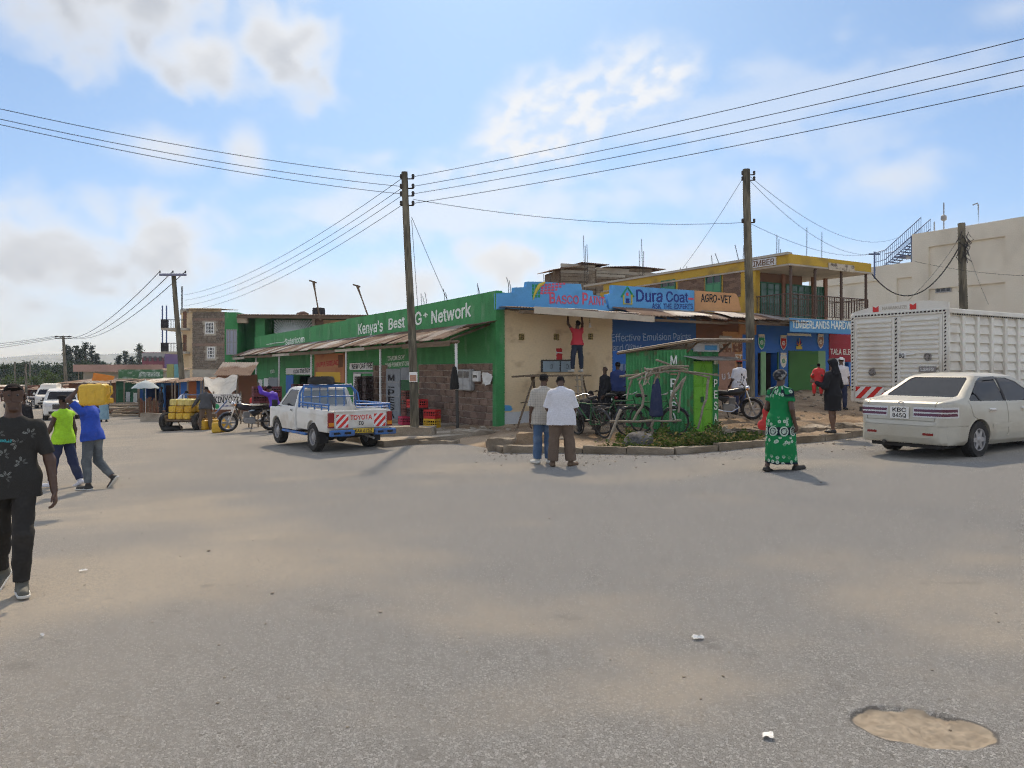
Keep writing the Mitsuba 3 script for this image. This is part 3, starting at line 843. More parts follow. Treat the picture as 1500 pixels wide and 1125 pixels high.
part(sg, 'painted_house_roof', F.mb().tube(hp([(910, 435), (919, 420.5), (928, 435)]), 0.035, 5), 'mat_tile_green')
part(sg, 'painted_house', F.mb().tube(hp([(913.5, 432), (913.5, 445), (925, 445.5), (925, 432)]), 0.035, 5), 'mat_stroke')
part(sg, 'painted_house_dot', F.mb().lathe([(0, 0.003), (0.055, 0.003), (0.06, -0.003)], 14, upright(F.loc(919, 431, -0.122)[0], -0.124, F.loc(919, 431, -0.124)[1])), 'mat_letter_pink')
part(sg, 'painted_house_door', F.mb().box(F.loc(917, 441, -0.124)[0], -0.127, F.loc(917, 444, -0.124)[1], F.loc(922, 441, -0.124)[0], -0.12, F.loc(917, 437, -0.124)[1]), 'mat_letter_blue')
painted(bs, F, 'Effective Emulsion Paints', 896, 500, 1012, 497.5, mat('mat_letter_pale', (0.36, 0.46, 0.60), 0.8), cap=10.5, y=-0.003, bold=False)
painted(bs, F, 'and Glitter', 898, 514, 940, 512.5, 'mat_letter_pale', cap=9, y=-0.016, bold=False)
x0, z0, x1, z1 = F.rect(903.5, 533, 921, 592)
wd = part(bs, 'door', F.mb().box(x0, -0.05, z0, x1, -0.012, z1, bev=0.006), mat('mat_lilac', mott((0.24, 0.30, 0.42), (0.17, 0.22, 0.33), 4, 0.5), 0.6))
part(wd, 'mid_rail', F.mb().box(x0, -0.065, z0 + 0.9, x1, -0.05, z0 + 0.95), 'mat_deep_blue')
part(wd, 'stile', F.mb().box((x0 + x1) / 2 - 0.02, -0.063, z0, (x0 + x1) / 2 + 0.02, -0.05, z1), 'mat_deep_blue')
for i in range(5):
    part(wd, 'grille_bar', F.mb().box(x0 + 0.05 + i * 0.06, -0.06, z1 - 0.42, x0 + 0.08 + i * 0.06, -0.05, z1 - 0.22), 'mat_dark')

# feed shop
ag = thing('feed_shop', 'brown and orange feed shop with peach parapet sign left of the balcony building', 'building')
part(ag, 'wall', F.mb().box(S2 + 0.005, 0.0, -0.2, S3, 0.28, 3.85), 'mat_brown_wall')
part(ag, 'orange_wall', F.mb().box(S3 - 1.0, -0.012, -0.1, S3, 0.0, 3.2), 'mat_orange_wall')
sign_prism(ag, F, [(1017.6, 456), (1017.6, 425.5), (1078, 430), (1082, 437), (1086, 456)], -0.12, 0.05, mat('mat_peach', mott((0.62, 0.34, 0.16), (0.50, 0.27, 0.13), 2.2, 0.6), 0.8), 'parapet_sign')
sg = ag + '__parapet_sign'
painted(sg, F, 'AGRO-VET', 1027, 441.5, 1071, 444, 'mat_letter_black', y=-0.124, cap=11)
painted(ag, F, 'VET', 1071, 527.5, 1087, 528.5, 'mat_letter_white', y=-0.016, cap=9)
for k, (a, b, c, d, m) in enumerate([(1031, 496, 1051, 507, 'mat_white_wash'), (1053, 492, 1071, 516, 'mat_plaster'), (1046, 515, 1076, 600, mat('mat_poster_pink', mott((0.42, 0.24, 0.17), (0.30, 0.17, 0.12), 5, 0.8), 0.8)), (1073, 500, 1086, 516, mat('mat_poster_brown', mott((0.20, 0.09, 0.05), (0.5, 0.33, 0.2), 14, 0.9), 0.8))]):
    x0, z0, x1, z1 = F.rect(a, b, c, d)
    pp = part(ag, 'poster', F.mb().box(x0, -0.03, z0, x1, -0.013, z1), m)
    if k == 1:      # a smiling face, drawn in a few shapes
        xm, zm = (x0 + x1) / 2, (z0 + z1) / 2
        part(pp, 'portrait', F.mb().lathe([(0, 0.004), (0.15, 0.004), (0.155, 0)], 18, upright(xm, -0.031, zm) @ np.diag([1, 1.3, 1, 1])), 'mat_brown_wall')
        part(pp, 'portrait_shirt', F.mb().box(x0 + 0.03, -0.034, z0, x1 - 0.03, -0.030, z0 + 0.16), 'mat_poster_brown')
x0, z0, x1, z1 = F.rect(1047, 533, 1052, 566)
part(ag, 'window', F.mb().box(x0, -0.04, z0, x1, -0.031, z1), 'mat_deep_blue')
x, z = F.loc(1058, 552, -0.034)
part(ag, 'painted_numeral', F.mb().text('U 1', 0.2, 0.42, upright(x, -0.034, z - 0.1, 8), True), 'mat_white_wash')

# canopy over the front row, in three lengths
cn = part(ps, 'canopy', F.mb().box(0.05, -1.27, 3.40, 4.2, -1.17, 3.50), 'mat_wood')
roof_sheets(cn, F, 0.0, 1.9, -0.13, 3.66, -1.1, 3.60, 0.8, 'mat_rust', amp=0.015, slope=0.0)
roof_sheets(cn, F, 1.0, 4.3, -0.13, 3.70, -1.38, 3.60, 0.8, 'mat_tin', amp=0.015, slope=-0.01)
x0 = F.loc(782, 460, -1.4)[0]
part(cn, 'fascia_board', F.mb().box(x0, -1.45, 3.40, F.loc(957, 460, -1.4)[0], -1.41, 3.60, M=move(x0, 0, 3.5, ry=1.3) @ move(-x0, 0, -3.5), jit=0.004), mat('mat_fascia', mott((0.52, 0.46, 0.37), (0.36, 0.30, 0.23), 3, 0.7), 0.85))
for k in range(9):
    part(cn, 'rafter', F.mb().tube([[0.25 + k * 0.5, -0.01, 3.62], [0.25 + k * 0.5, -1.3, 3.46]], 0.03, 4), 'mat_wood')
cn = part(bs, 'canopy', F.mb().box(4.25, -1.30, 3.34, 8.2, -1.22, 3.42), 'mat_wood')
roof_sheets(cn, F, 4.2, 8.1, -0.13, 3.84, -1.42, 3.54, 0.72, ('mat_tin', 'mat_tin', 'mat_rust'), amp=0.02, pitch=0.13, twist=0.05, sag=0.05)
for k in range(8):
    part(cn, 'rafter', F.mb().tube([[4.4 + k * 0.5, -0.01, 3.76], [4.4 + k * 0.5, -1.34, 3.45]], 0.03, 4), 'mat_wood')
cn = part(ag, 'canopy', F.mb().box(8.2, -1.32, 3.38, 11.3, -1.24, 3.46), 'mat_wood')
roof_sheets(cn, F, 8.1, 11.25, -0.13, 3.88, -1.55, 3.56, 0.72, ('mat_tin', 'mat_rust'), amp=0.02, pitch=0.13, twist=0.04, sag=0.05)
roof_sheets(cn, F, 11.2, 11.9, -0.9, 3.62, -1.6, 3.52, 0.72, 'mat_rust', amp=0.02, pitch=0.13)
for k in range(6):
    part(cn, 'rafter', F.mb().tube([[8.4 + k * 0.55, -0.01, 3.8], [8.4 + k * 0.55, -1.45, 3.5]], 0.03, 4), 'mat_wood')
part(bs, 'roof', F.mb().box(0.3, 0.3, 3.6, 10.2, 7.0, 3.7), 'mat_rust')

# rubble of broken masonry between the two blue signs
for k in range(7):
    x, z = F.loc(rnd.uniform(884, 897), rnd.uniform(436, 452), 0.05)
    b = m3.Manifold.cube([rnd.uniform(0.12, 0.24), 0.14, rnd.uniform(0.08, 0.15)], True).refine_to_length(0.06)
    b = b.warp_batch(lambda v: v + (np.stack([meshkit.fbm((v + k) * 9 + i * 5, 2) for i in range(3)], 1) - 0.5) * 0.05)
    part(ps, 'broken_masonry', F.mb().man(b, move(x, 0.06, z, ry=rnd.uniform(-30, 30))), 'mat_plaster', 40)

# ------------------------------------------------------------------ the balcony building
KO = 1.5                                                            # the balcony stands out this far
KS = 11.0
bb = thing('balcony_building', 'yellow two storey corner building with railed balcony and light blue hardware sign', 'building')
KL = Facade(front_xy(KS, 0), -DY)                                   # its left side wall: x negative going back
KZ, KF = 3.67, 5.50
part(bb, 'side_wall', KL.mb().box(-9.3, 0.0, 3.3, 0.0, 0.25, KF), 'mat_yellow_wall')
gw = m3.Manifold.cube([16.9 - S3 - 0.005, 0.28, KZ + 0.04]).translate([S3 + 0.005, 0, -0.2])
for q in ((1110, 517, 1138, 580), (1214, 531, 1243, 578)):
    x0, z0, x1, z1 = F.rect(*q)
    gw = gw - m3.Manifold.cube([x1 - x0, 1, z1 - z0]).translate([x0, -0.4, z0])
part(bb, 'ground_floor_wall', F.mb().man(gw), 'mat_blue')
for a, b in ((S3 + 0.01, S3 + 0.2), (13.9, 14.05), (16.7, 16.89)):
    part(bb, 'inner_wall', F.mb().box(a, 0.285, -0.2, b, 4.2, KZ - 0.16), 'mat_plaster')
part(bb, 'inner_wall', F.mb().box(S3 + 0.01, 4.21, -0.2, 16.89, 4.4, KZ - 0.16), 'mat_plaster')
part(bb, 'upper_floor', F.mb().box(S3 + 0.3, 0.305, KZ - 0.155, 16.89, 8.5, KZ - 0.004), 'mat_plaster')
part(bb, 'balcony_slab', F.mb().box(KS, -KO, KZ - 0.15, 15.65, 0.30, KZ, bev=0.01), 'mat_plaster')
part(bb, 'roof_slab', F.mb().box(KS - 0.06, -KO - 0.06, KF, 15.7, 9.0, KF + 0.06), 'mat_plaster')
part(bb, 'fascia', F.mb().box(KS - 0.04, -KO - 0.04, KF + 0.06, 15.66, -KO + 0.10, KF + 0.40, bev=0.01), 'mat_yellow_wall')
part(bb, 'fascia', F.mb().box(KS - 0.04, -KO + 0.105, KF + 0.06, KS + 0.1, 9.0, KF + 0.38, bev=0.01), 'mat_yellow_wall')
part(bb, 'roof_edge', KL.mb().box(-10.5, -0.10, KF + 0.38, KO, 0.16, KF + 0.47, bev=0.01, jit=0.01), 'mat_plaster')
part(bb, 'upper_wall', F.mb().box(KS + 0.26, 0.3, KZ + 0.01, 14.0, 0.5, KF - 0.01), mat('mat_mauve', mott((0.21, 0.125, 0.085), (0.16, 0.09, 0.06), 2, 0.6), 0.8))
part(bb, 'upper_side_wall', F.mb().box(13.8, 0.51, KZ + 0.01, 14.0, 5, KF - 0.01), 'mat_mauve')
part(bb, 'rear_wall', F.mb().box(KS + 0.26, 8.6, 0, 16.5, 8.9, KF - 0.01), 'mat_plaster')


def casement(par, F, x0, z0, x1, z1, y, cols, rows, frame_m, glass_m, name='window', d=0.05):
    w = part(par, name, F.mb().box(x0, y - 0.008, z0, x1, y, z1), glass_m)
    fm = F.mb()
    for a, b in ((z0, z0 + d), (z1 - d, z1)):
        fm.box(x0, y - 0.04, a, x1, y - 0.009, b)
    for a, b in ((x0, x0 + d), (x1 - d, x1)):
        fm.box(a, y - 0.0395, z0 + d, b, y - 0.009, z1 - d)
    for i in range(1, cols):
        xx = x0 + (x1 - x0) * i / cols
        fm.box(xx - d * 0.35, y - 0.036, z0 + d, xx + d * 0.35, y - 0.009, z1 - d)
    for i in range(1, rows):
        zz = z0 + (z1 - z0) * i / rows
        fm.box(x0 + d, y - 0.033, zz - d * 0.3, x1 - d, y - 0.009, zz + d * 0.3)
    part(w, 'frame', fm, frame_m)
    return w


WG = mat('mat_window_green', (0.035, 0.15, 0.09), 0.5)
GG = mat('mat_glass_green', (0.05, 0.13, 0.10), 0.12, spec=0.6)
for a, b in ((1113, 1144), (1150, 1187), (1196, 1206)):
    x0, x1 = F.loc(a, 430, 0.3)[0], F.loc(b, 430, 0.3)[0]
    casement(bb, F, x0, KZ + 0.12, x1, KF - 0.35, 0.295, max(2, int((x1 - x0) / 0.3)), 5, WG, GG)
for a in (1146, 1190, 1208):
    x0 = F.loc(a, 430, 0.28)[0]
    part(bb, 'pier', F.mb().box(x0 - 0.08, 0.2, KZ, x0 + 0.08, 0.29, KF), mat('mat_pier', (0.30, 0.16, 0.11), 0.8))
# posts and railing
post_x = [F.loc(a, 430, -KO + 0.06)[0] for a in (1159, 1194.5, 1233, 1269)]
for k, x in enumerate(post_x):
    part(bb, 'balcony_post', F.mb().tube([[x, -KO + 0.08, KZ], [x, -KO + 0.08, KF]], 0.05, 10), mat('mat_post_brown', (0.10, 0.065, 0.05), 0.6), 40)
RT = KZ + 0.85
rl = part(bb, 'railing', F.mb().tube([[KS + 0.05, 0, RT], [KS + 0.05, -KO + 0.07, RT]], 0.022, 6).tube([[KS + 0.05, -KO + 0.07, RT], [15.6, -KO + 0.07, RT], [15.6, 0.2, RT]], 0.022, 6)
          .tube([[KS + 0.05, 0, KZ + 0.1], [KS + 0.05, -KO + 0.07, KZ + 0.1]], 0.016, 6).tube([[KS + 0.05, -KO + 0.07, KZ + 0.1], [15.6, -KO + 0.07, KZ + 0.1], [15.6, 0.2, KZ + 0.1]], 0.016, 6)
          .tube([[KS + 0.05, -KO + 0.07, RT - 0.16], [15.6, -KO + 0.07, RT - 0.16]], 0.012, 6), 'mat_post_brown')
for k in range(46):
    x = KS + 0.1 + k * 0.10
    part(rl, 'baluster', F.mb().tube([[x, -KO + 0.07, KZ + 0.1], [x, -KO + 0.07, RT]], 0.012 if k % 5 else 0.024, 5), 'mat_post_brown')
for k in range(13):
    part(rl, 'baluster', F.mb().tube([[KS + 0.05, -0.05 - k * 0.11, KZ + 0.1], [KS + 0.05, -0.05 - k * 0.11, RT]], 0.012, 5), 'mat_post_brown')
    part(rl, 'baluster', F.mb().tube([[15.6, 0.1 - k * 0.12, KZ + 0.1], [15.6, 0.1 - k * 0.12, RT]], 0.012, 5), 'mat_post_brown')
# lettered boards
x0, z0, x1, z1 = F.rect(1158, 464.5, 1262, 486.5, -KO)
sb = part(bb, 'sign_board', F.mb().box(KS, -KO - 0.03, KZ - 0.50, 15.6, -KO, KZ - 0.02), mat('mat_sign_blue', mott((0.09, 0.27, 0.50), (0.07, 0.21, 0.40), 2.5, 0.6), 0.7), label='light blue board with white hardware lettering')
painted(sb, F, 'TIMBERLANDS', 1160.5, 480.5, 1215, 481.5, 'mat_letter_white', y=-KO - 0.034, cap=11)
painted(sb, F, 'HARDWARE', 1217.5, 481.5, 1262, 483, 'mat_letter_white', y=-KO - 0.034, cap=11)
part(bb, 'sign_band', F.mb().box(KS - 0.9, -0.05, KZ - 0.55, KS - 0.01, 0.0, KZ - 0.02), 'mat_orange_wall')
tb = part(bb, 'sign_board', KL.mb().box(-0.3, -0.09, KF + 0.08, 0.98, -0.042, KF + 0.36), 'mat_white_wash')
part(tb, 'lettering', KL.mb().text('TIMBER', 0.2, 1.15, upright(-0.22, -0.094, KF + 0.12), True), mat('mat_letter_brown', (0.19, 0.13, 0.09), 0.8))
x0, z0, x1, z1 = F.rect(1215, 386, 1252, 400, -KO - 0.1)
wb = part(bb, 'sign_board', F.mb().box(x0, -KO - 0.09, KF - 0.02, x1, -KO - 0.045, KF + 0.24), mat('mat_worn_board', mott((0.52, 0.46, 0.36), (0.12, 0.10, 0.08), 9, 1.0), 0.8), label='worn white board with illegible lettering')
# windows and brick panels of the side wall
for a, b, c, d in ((969, 410, 990, 432), (1034, 402, 1057, 430)):
    x0, z0, x1, z1 = KL.rect(a, c and b, c, d)
    w = casement(bb, KL, x0, z0, x1, z1, 0.0, 2, 2, WG, 'mat_glass_dark')
    part(w, 'panel', KL.mb().box(x0 + 0.04, -0.03, z0 + 0.04, x1 - 0.04, -0.01, (z0 + z1) / 2 + 0.04), mat('mat_leaf_green', (0.06, 0.25, 0.12), 0.6))
    for i in range(2):
        part(bb, 'vent_hole', KL.mb().box((x0 + x1) / 2 - 0.22 + i * 0.26, -0.012, z1 + 0.08, (x0 + x1) / 2 - 0.06 + i * 0.26, 0.0, z1 + 0.2), 'mat_dark')
BR = mat('mat_small_brick', proc(lambda p, n, uv: mix((0.22, 0.145, 0.10), (0.13, 0.085, 0.06), voronoi(p.y * 6.0 + p.x * 2, p.z * 9.0)[2]) * (0.75 + 0.5 * noise(p.x * 30, p.y * 30, p.z * 30))), 0.95, bump=(proc(lambda p, n, uv: voronoi(p.y * 6.0 + p.x * 2, p.z * 9.0)[0], 4e-3), 0.05))
for a, b, c, d in ((993, 410, 1032, 436), (1059, 399, 1085, 436), (945, 416, 968, 436)):
    x0, z0, x1, z1 = KL.rect(a, b, c, d)
    part(bb, 'brick_panel', KL.mb().box(x0, -0.012, z0, x1, 0.0, z1), BR)
# doors and paintings of the ground floor
def opening(px0, py0, px1, py1, m, y0=-0.02, name='doorway', label=None):
    x0, z0, x1, z1 = F.rect(px0, py0, px1, py1)
    part(bb, name, F.mb().box(x0, y0, z0, x1, 0.0, z1), m, label=label)
    return x0, z0, x1, z1


x0, z0, x1, z1 = opening(1138, 516, 1139.5, 580, WG, -0.05, 'door_frame')
part(bb, 'door', F.mb().box(F.loc(1104, 517)[0], -0.35, z0, F.loc(1104, 517)[0] + 0.25, -0.31, z1), mat('mat_mint', (0.22, 0.40, 0.20), 0.6), label='pale green door leaf standing open')
GD = mat('mat_shop_green', mott((0.06, 0.19, 0.045), (0.045, 0.13, 0.04), 1.2, 0.6), 0.7)
x0, z0, x1, z1 = opening(1154.5, 514, 1197, 578, GD, -0.05, 'door', 'green sheet metal shop door')
for zz in (0.3, 1.1, 1.6):
    part(bb, 'door_rail', F.mb().box(x1 - 0.5, -0.062, z0 + zz, x1 - 0.03, -0.05, z0 + zz + 0.03), WG)
x0, z0, x1, z1 = opening(1197.5, 514, 1208, 578, 'mat_mint', -0.04, 'door', 'pale green door leaf')
part(bb, 'blue_pier', F.mb().box(F.loc(1141, 520)[0], -0.03, 0.3, F.loc(1152, 520)[0], 0.0, 2.6), mat('mat_mid_blue', mott((0.05, 0.16, 0.42), (0.04, 0.13, 0.35), 2, 0.5), 0.6))
opening(1214, 490, 1262, 530, mat('mat_maroon', mott((0.32, 0.035, 0.05), (0.24, 0.03, 0.04), 2, 0.5), 0.7), -0.03, 'red_wall')
painted(bb, F, 'TALA ELECTRO', 1216.5, 519, 1262, 519.5, 'mat_letter_white', y=-0.034, cap=8)
opening(1222.5, 525, 1236, 552, 'mat_white_wash', -0.05, 'poster')
opening(1153, 488.5, 1188, 492, 'mat_letter_white', -0.006, 'faded_lettering')
for (a, b, kind) in ((1115.5, 501, 0), (1147.5, 502, 1), (1202, 500, 2), (1147.5, 528, 3), (1170.5, 502.5, 4)):
    x, z = F.loc(a, b, -0.03)
    em = unique(bb + '__painted_emblem')
    cols = [('mat_tile_green', 'mat_letter_white'), ('mat_red', 'mat_white'), ('mat_poster_pink', 'mat_letter_white'), ('mat_offwhite', 'mat_tile_green'), ('mat_yellow', 'mat_red')][kind]
    if kind < 4:
        sh = Polygon([(-0.17, 0.2), (0.17, 0.2), (0.19, -0.02), (0.12, -0.2), (0, -0.29), (-0.12, -0.2), (-0.19, -0.02)])
        put(em, F.mb().prism(sh, 0, 0.006, upright(x, -0.034, z)), 'mat_letter_white')
        part(em, 'shield', F.mb().prism(sh.buffer(-0.03), 0, 0.010, upright(x, -0.034, z)), cols[0])
        part(em, 'disc', F.mb().lathe([(0, 0.014), (0.085, 0.014), (0.09, 0)], 16, upright(x, -0.034, z - 0.02)), cols[1])
        part(em, 'scroll', F.mb().box(x - 0.16, -0.044, z + 0.21, x + 0.16, -0.03, z + 0.29), 'mat_offwhite')
        part(em, 'disc_ring', F.mb().lathe([(0.03, 0.017), (0.05, 0.017), (0.055, 0)], 12, upright(x, -0.034, z - 0.02)), cols[0])
    else:
        put(em, F.mb().box(x - 0.17, -0.04, z - 0.24, x + 0.17, -0.03, z - 0.12), 'mat_stroke')
        for k2, t in enumerate(np.linspace(-60, 60, 7)):
            part(em, 'flame', F.mb().prism(Polygon([(-0.03, 0), (0.03, 0), (0, 0.33 - abs(t) * 0.002)]), 0, 0.008 + 0.001 * k2, upright(x, -0.034, z - 0.12, -t)), ['mat_yellow', 'mat_red', 'mat_letter_blue'][k2 % 3])
part(bb, 'door_step', F.mb().box(KS + 0.4, -0.55, 0.2, 16.2, -0.06, 0.86, bev=0.02), 'mat_concrete')
x0, z0 = F.loc(1171, 372, 1.0)
gr = F.mb().box(F.loc(1184, 370, 0.2)[0], 0.2, KF + 0.62, F.loc(1210, 370, 0.2)[0], 0.23, KF + 0.80)
solo('roof_sign', gr.box(F.loc(1185, 370, 0.2)[0], 0.2, KF + 0.06, F.loc(1186, 370, 0.2)[0], 0.22, KF + 0.62).box(F.loc(1208.5, 370, 0.2)[0], 0.2, KF + 0.06, F.loc(1209.5, 370, 0.2)[0], 0.22, KF + 0.62), mat('mat_pale_green', (0.32, 0.46, 0.38), 0.7), 'small pale green board on legs on the roof of the balcony building', 'sign')
for k, (pxx, top) in enumerate([(1137.5, 344), (1140.5, 350), (1143, 365), (1181.5, 333), (1203.5, 340)]):
    x = F.loc(pxx, 370, 0.6)[0]
    solo('steel_bar', F.mb().tube([[x, 0.6, KF + 0.05], [x + 0.02, 0.6, F.loc(pxx, top, 0.6)[1]]], 0.013, 5), 'mat_iron', 'thin straight steel bar rising from the roof of the balcony building', 'steel bar', 'bars on the balcony building roof')
x = F.loc(1157, 365, 0.0)[0]
solo('vent_pipe', F.mb().tube([[x, 0.0, KF + 0.05], [x, 0.0, KF + 0.75]], 0.035, 8), 'mat_dark', 'short black pipe on the roof corner of the balcony building', 'pipe')
for pxx, top, lean in ((1084, 357, -0.25), (1088, 360, 0.05), (1044, 374, -0.06), (1056, 370, -0.3), (996, 392, 0.05), (1006, 390, 0.0)):
    x, z = KL.loc(pxx, top, 0.3)
    solo('steel_bar', KL.mb().tube([[x, 0.3, KF + 0.3], [x + lean, 0.3, z]], 0.014, 5), 'mat_iron', 'thin bent reinforcing bar along the left roof edge of the balcony building', 'steel bar', 'bars on the left roof edge')

# ------------------------------------------------------------------ plank shed on the roof behind the parapet signs
shed = thing('rooftop_shed', 'grey plank shed with sagging tin roof on the rooftop behind the parapet signs', 'shed')
SH = Facade((2.45, 38.5), (0.96, 0.28))
SZ = 5.3
part(shed, 'frame', SH.mb().box(0, 0.06, SZ, 5.6, 2.4, 7.0), 'mat_wood')
for sec, (x0, x1, tz) in enumerate(((0.05, 1.95, 7.15), (2.0, 5.2, 7.12))):
    z = SZ
    while z < tz:
        h = rnd.uniform(0.11, 0.19)
        x = x0
        while x < x1:
            L = rnd.uniform(0.9, 1.9)
            part(shed, 'plank', SH.mb().box(x, -0.02 - rnd.uniform(0, 0.05), z, min(x + L, x1), 0.03, z + h * rnd.uniform(0.8, 1.02), M=move(x, 0, z, ry=rnd.uniform(-1.6, 1.6)) @ move(-x, 0, -z)), rnd.choice(['mat_old_wood', 'mat_old_wood', 'mat_wood', 'mat_plaster']))
            x += L + 0.01
        z += h
for x0, x1, z0, z1 in ((-0.5, 1.3, 6.92, 7.25), (1.1, 2.6, 7.36, 7.30), (2.4, 4.2, 7.18, 7.28), (4.0, 5.9, 7.28, 7.18)):
    v, q = corr(x0, x1, -0.35, 0, 2.3, 0.1, 0.12, 0.02, 4)
    v[:, 2] += z0 + (z1 - z0) * (v[:, 0] - x0) / (x1 - x0)
    part(shed, 'roof_sheet', SH.mb().add(v, q), 'mat_rust', True)
part(shed, 'post', SH.mb().tube([[5.75, 0, SZ], [5.75, 0, 6.9]], 0.06, 6), 'mat_wood')
part(shed, 'post', SH.mb().tube([[-0.4, -0.2, SZ], [-0.38, -0.2, 6.95]], 0.04, 6), 'mat_wood')
part(shed, 'brace', SH.mb().tube([[5.2, 0, 6.3], [5.85, 0.0, 5.9]], 0.05, 6), 'mat_wood')
part(bb, 'rear_slab', SH.mb().box(-0.6, -0.7, 4.95, 6.6, 3.2, 5.28, bev=0.03, jit=0.02), 'mat_stone_0')
part(bb, 'rear_block', SH.mb().box(-0.2, -0.3, 2.5, 6.4, 3.0, 4.94), 'mat_yellow_wall')
for pxx, top in ((855.5, 345), (858, 360), (860.5, 358), (937, 367), (940.5, 350), (943, 368), (806, 395), (797, 402)):
    x, z = SH.loc(pxx, top, -0.4)
    solo('steel_bar', SH.mb().tube([[x, -0.4, 4.9], [x + 0.03, -0.4, (z + 5) / 2], [x - 0.03, -0.4, z]], 0.016, 5), 'mat_iron', ('leftmost' if pxx < 800 else 'left' if pxx < 850 else 'middle cluster' if pxx < 900 else 'right cluster') + ' thin steel bar in front of the rooftop plank shed', 'steel bar', 'bars by the rooftop shed')

# ------------------------------------------------------------------ big off-white building on the right
W = Facade((27.3, 40.0), -DY)                                       # its long side, x negative going back
wb = thing('offwhite_block', 'large off white concrete building with recessed panels behind the truck', 'building')
part(wb, 'wall', W.mb().box(-6.1, 0.0, -1, 14, 12, 10.0), 'mat_offwhite')
part(wb, 'lower_wall', W.mb().box(-13.4, 0.05, -1, -6.105, 12, 8.35), 'mat_offwhite')
for a, b, z0, z1 in ((-6.1, 14, 9.1, 10.0), (-6.1, 14, 6.6, 7.35), (-6.1, 14, 3.4, 4.2)):
    part(wb, 'wall_band', W.mb().box(a, -0.12, z0, b, -0.001, z1, bev=0.01), 'mat_offwhite')
for a, b, z0, z1 in ((-13.4, -6.11, 7.45, 8.35), (-13.4, -6.11, 4.2, 5.0)):
    part(wb, 'wall_band', W.mb().box(a, -0.07, z0, b, 0.049, z1, bev=0.01), 'mat_offwhite')
for x in (-6.1, -0.9, 4.6, 10.2):
    part(wb, 'pilaster', W.mb().box(x, -0.125, 0, x + 1.15 if x > -6 else x + 1.0, -0.002, 10.003), 'mat_offwhite')
for x in (-13.4, -8.2):
    part(wb, 'pilaster', W.mb().box(x, -0.075, 0, x + 1.1, 0.048, 8.353), 'mat_offwhite')
x0, z0, x1, z1 = W.rect(1370.5, 410.5, 1394, 428.5)
casement(wb, W, x0, z0, x1, z1, -0.005, 3, 1, 'mat_grey', 'mat_glass_dark', d=0.06)
st = part(wb, 'roof_stair', W.mb().box(-6.6, 0.6, 8.4, -6.2, 2.4, 10.0), mat('mat_steel_blue', (0.10, 0.14, 0.26), 0.5))
sm = W.mb()
for y in (0.5, 1.5):
    for dz in (0.0, 0.35, 0.95):
        sm.tube([[-8.9, y, 8.36 + dz], [-8.2, y, 8.45 + dz], [-5.9, y, 10.1 + dz]], 0.028, 5)
    for k in range(24):
        x = -8.9 + k * 0.13
        z = np.interp(x, [-8.9, -8.2, -5.9], [8.36, 8.45, 10.1])
        sm.tube([[x, y, z], [x, y, z + 0.95]], 0.014, 4)
for k in range(12):
    x = -8.2 + k * 0.19
    sm.box(x, 0.5, 8.45 + k * 0.137, x + 0.18, 1.5, 8.48 + k * 0.137)
part(st, 'handrail', sm, 'mat_steel_blue')
part(wb, 'stair_canopy', W.mb().box(-8.3, 1.6, 9.0, -6.12, 3.0, 9.08), 'mat_steel_blue')
part(wb, 'roof_canopy', W.mb().prism(Polygon([(0.5, 10.0), (2.3, 10.35), (6.5, 10.2), (6.5, 10.0)]), -1.0, -0.9, XZ), 'mat_steel_blue')
for pxx, top, lab in ((1368.5, 325, 'short'), (1382.5, 297, 'tall'), (1433, 300, 'hooked')):
    x, z = W.loc(pxx, top, 0.3)
    a = solo('roof_antenna', W.mb().tube([[x, 0.3, 9.9], [x, 0.3, z]] + ([[x - 0.05, 0.3, z + 0.1], [x - 0.3, 0.3, z + 0.05]] if lab == 'hooked' else []), 0.035, 5), 'mat_grey', f'{lab} thin aerial mast on the roof of the off white building', 'antenna')
    if lab == 'tall':
        part(a, 'finial', W.mb().lathe([(0, 0.22), (0.16, 0.12), (0.16, -0.1), (0, -0.2)], 8, move(x, 0.3, z - 0.9)), 'mat_grey', 40)
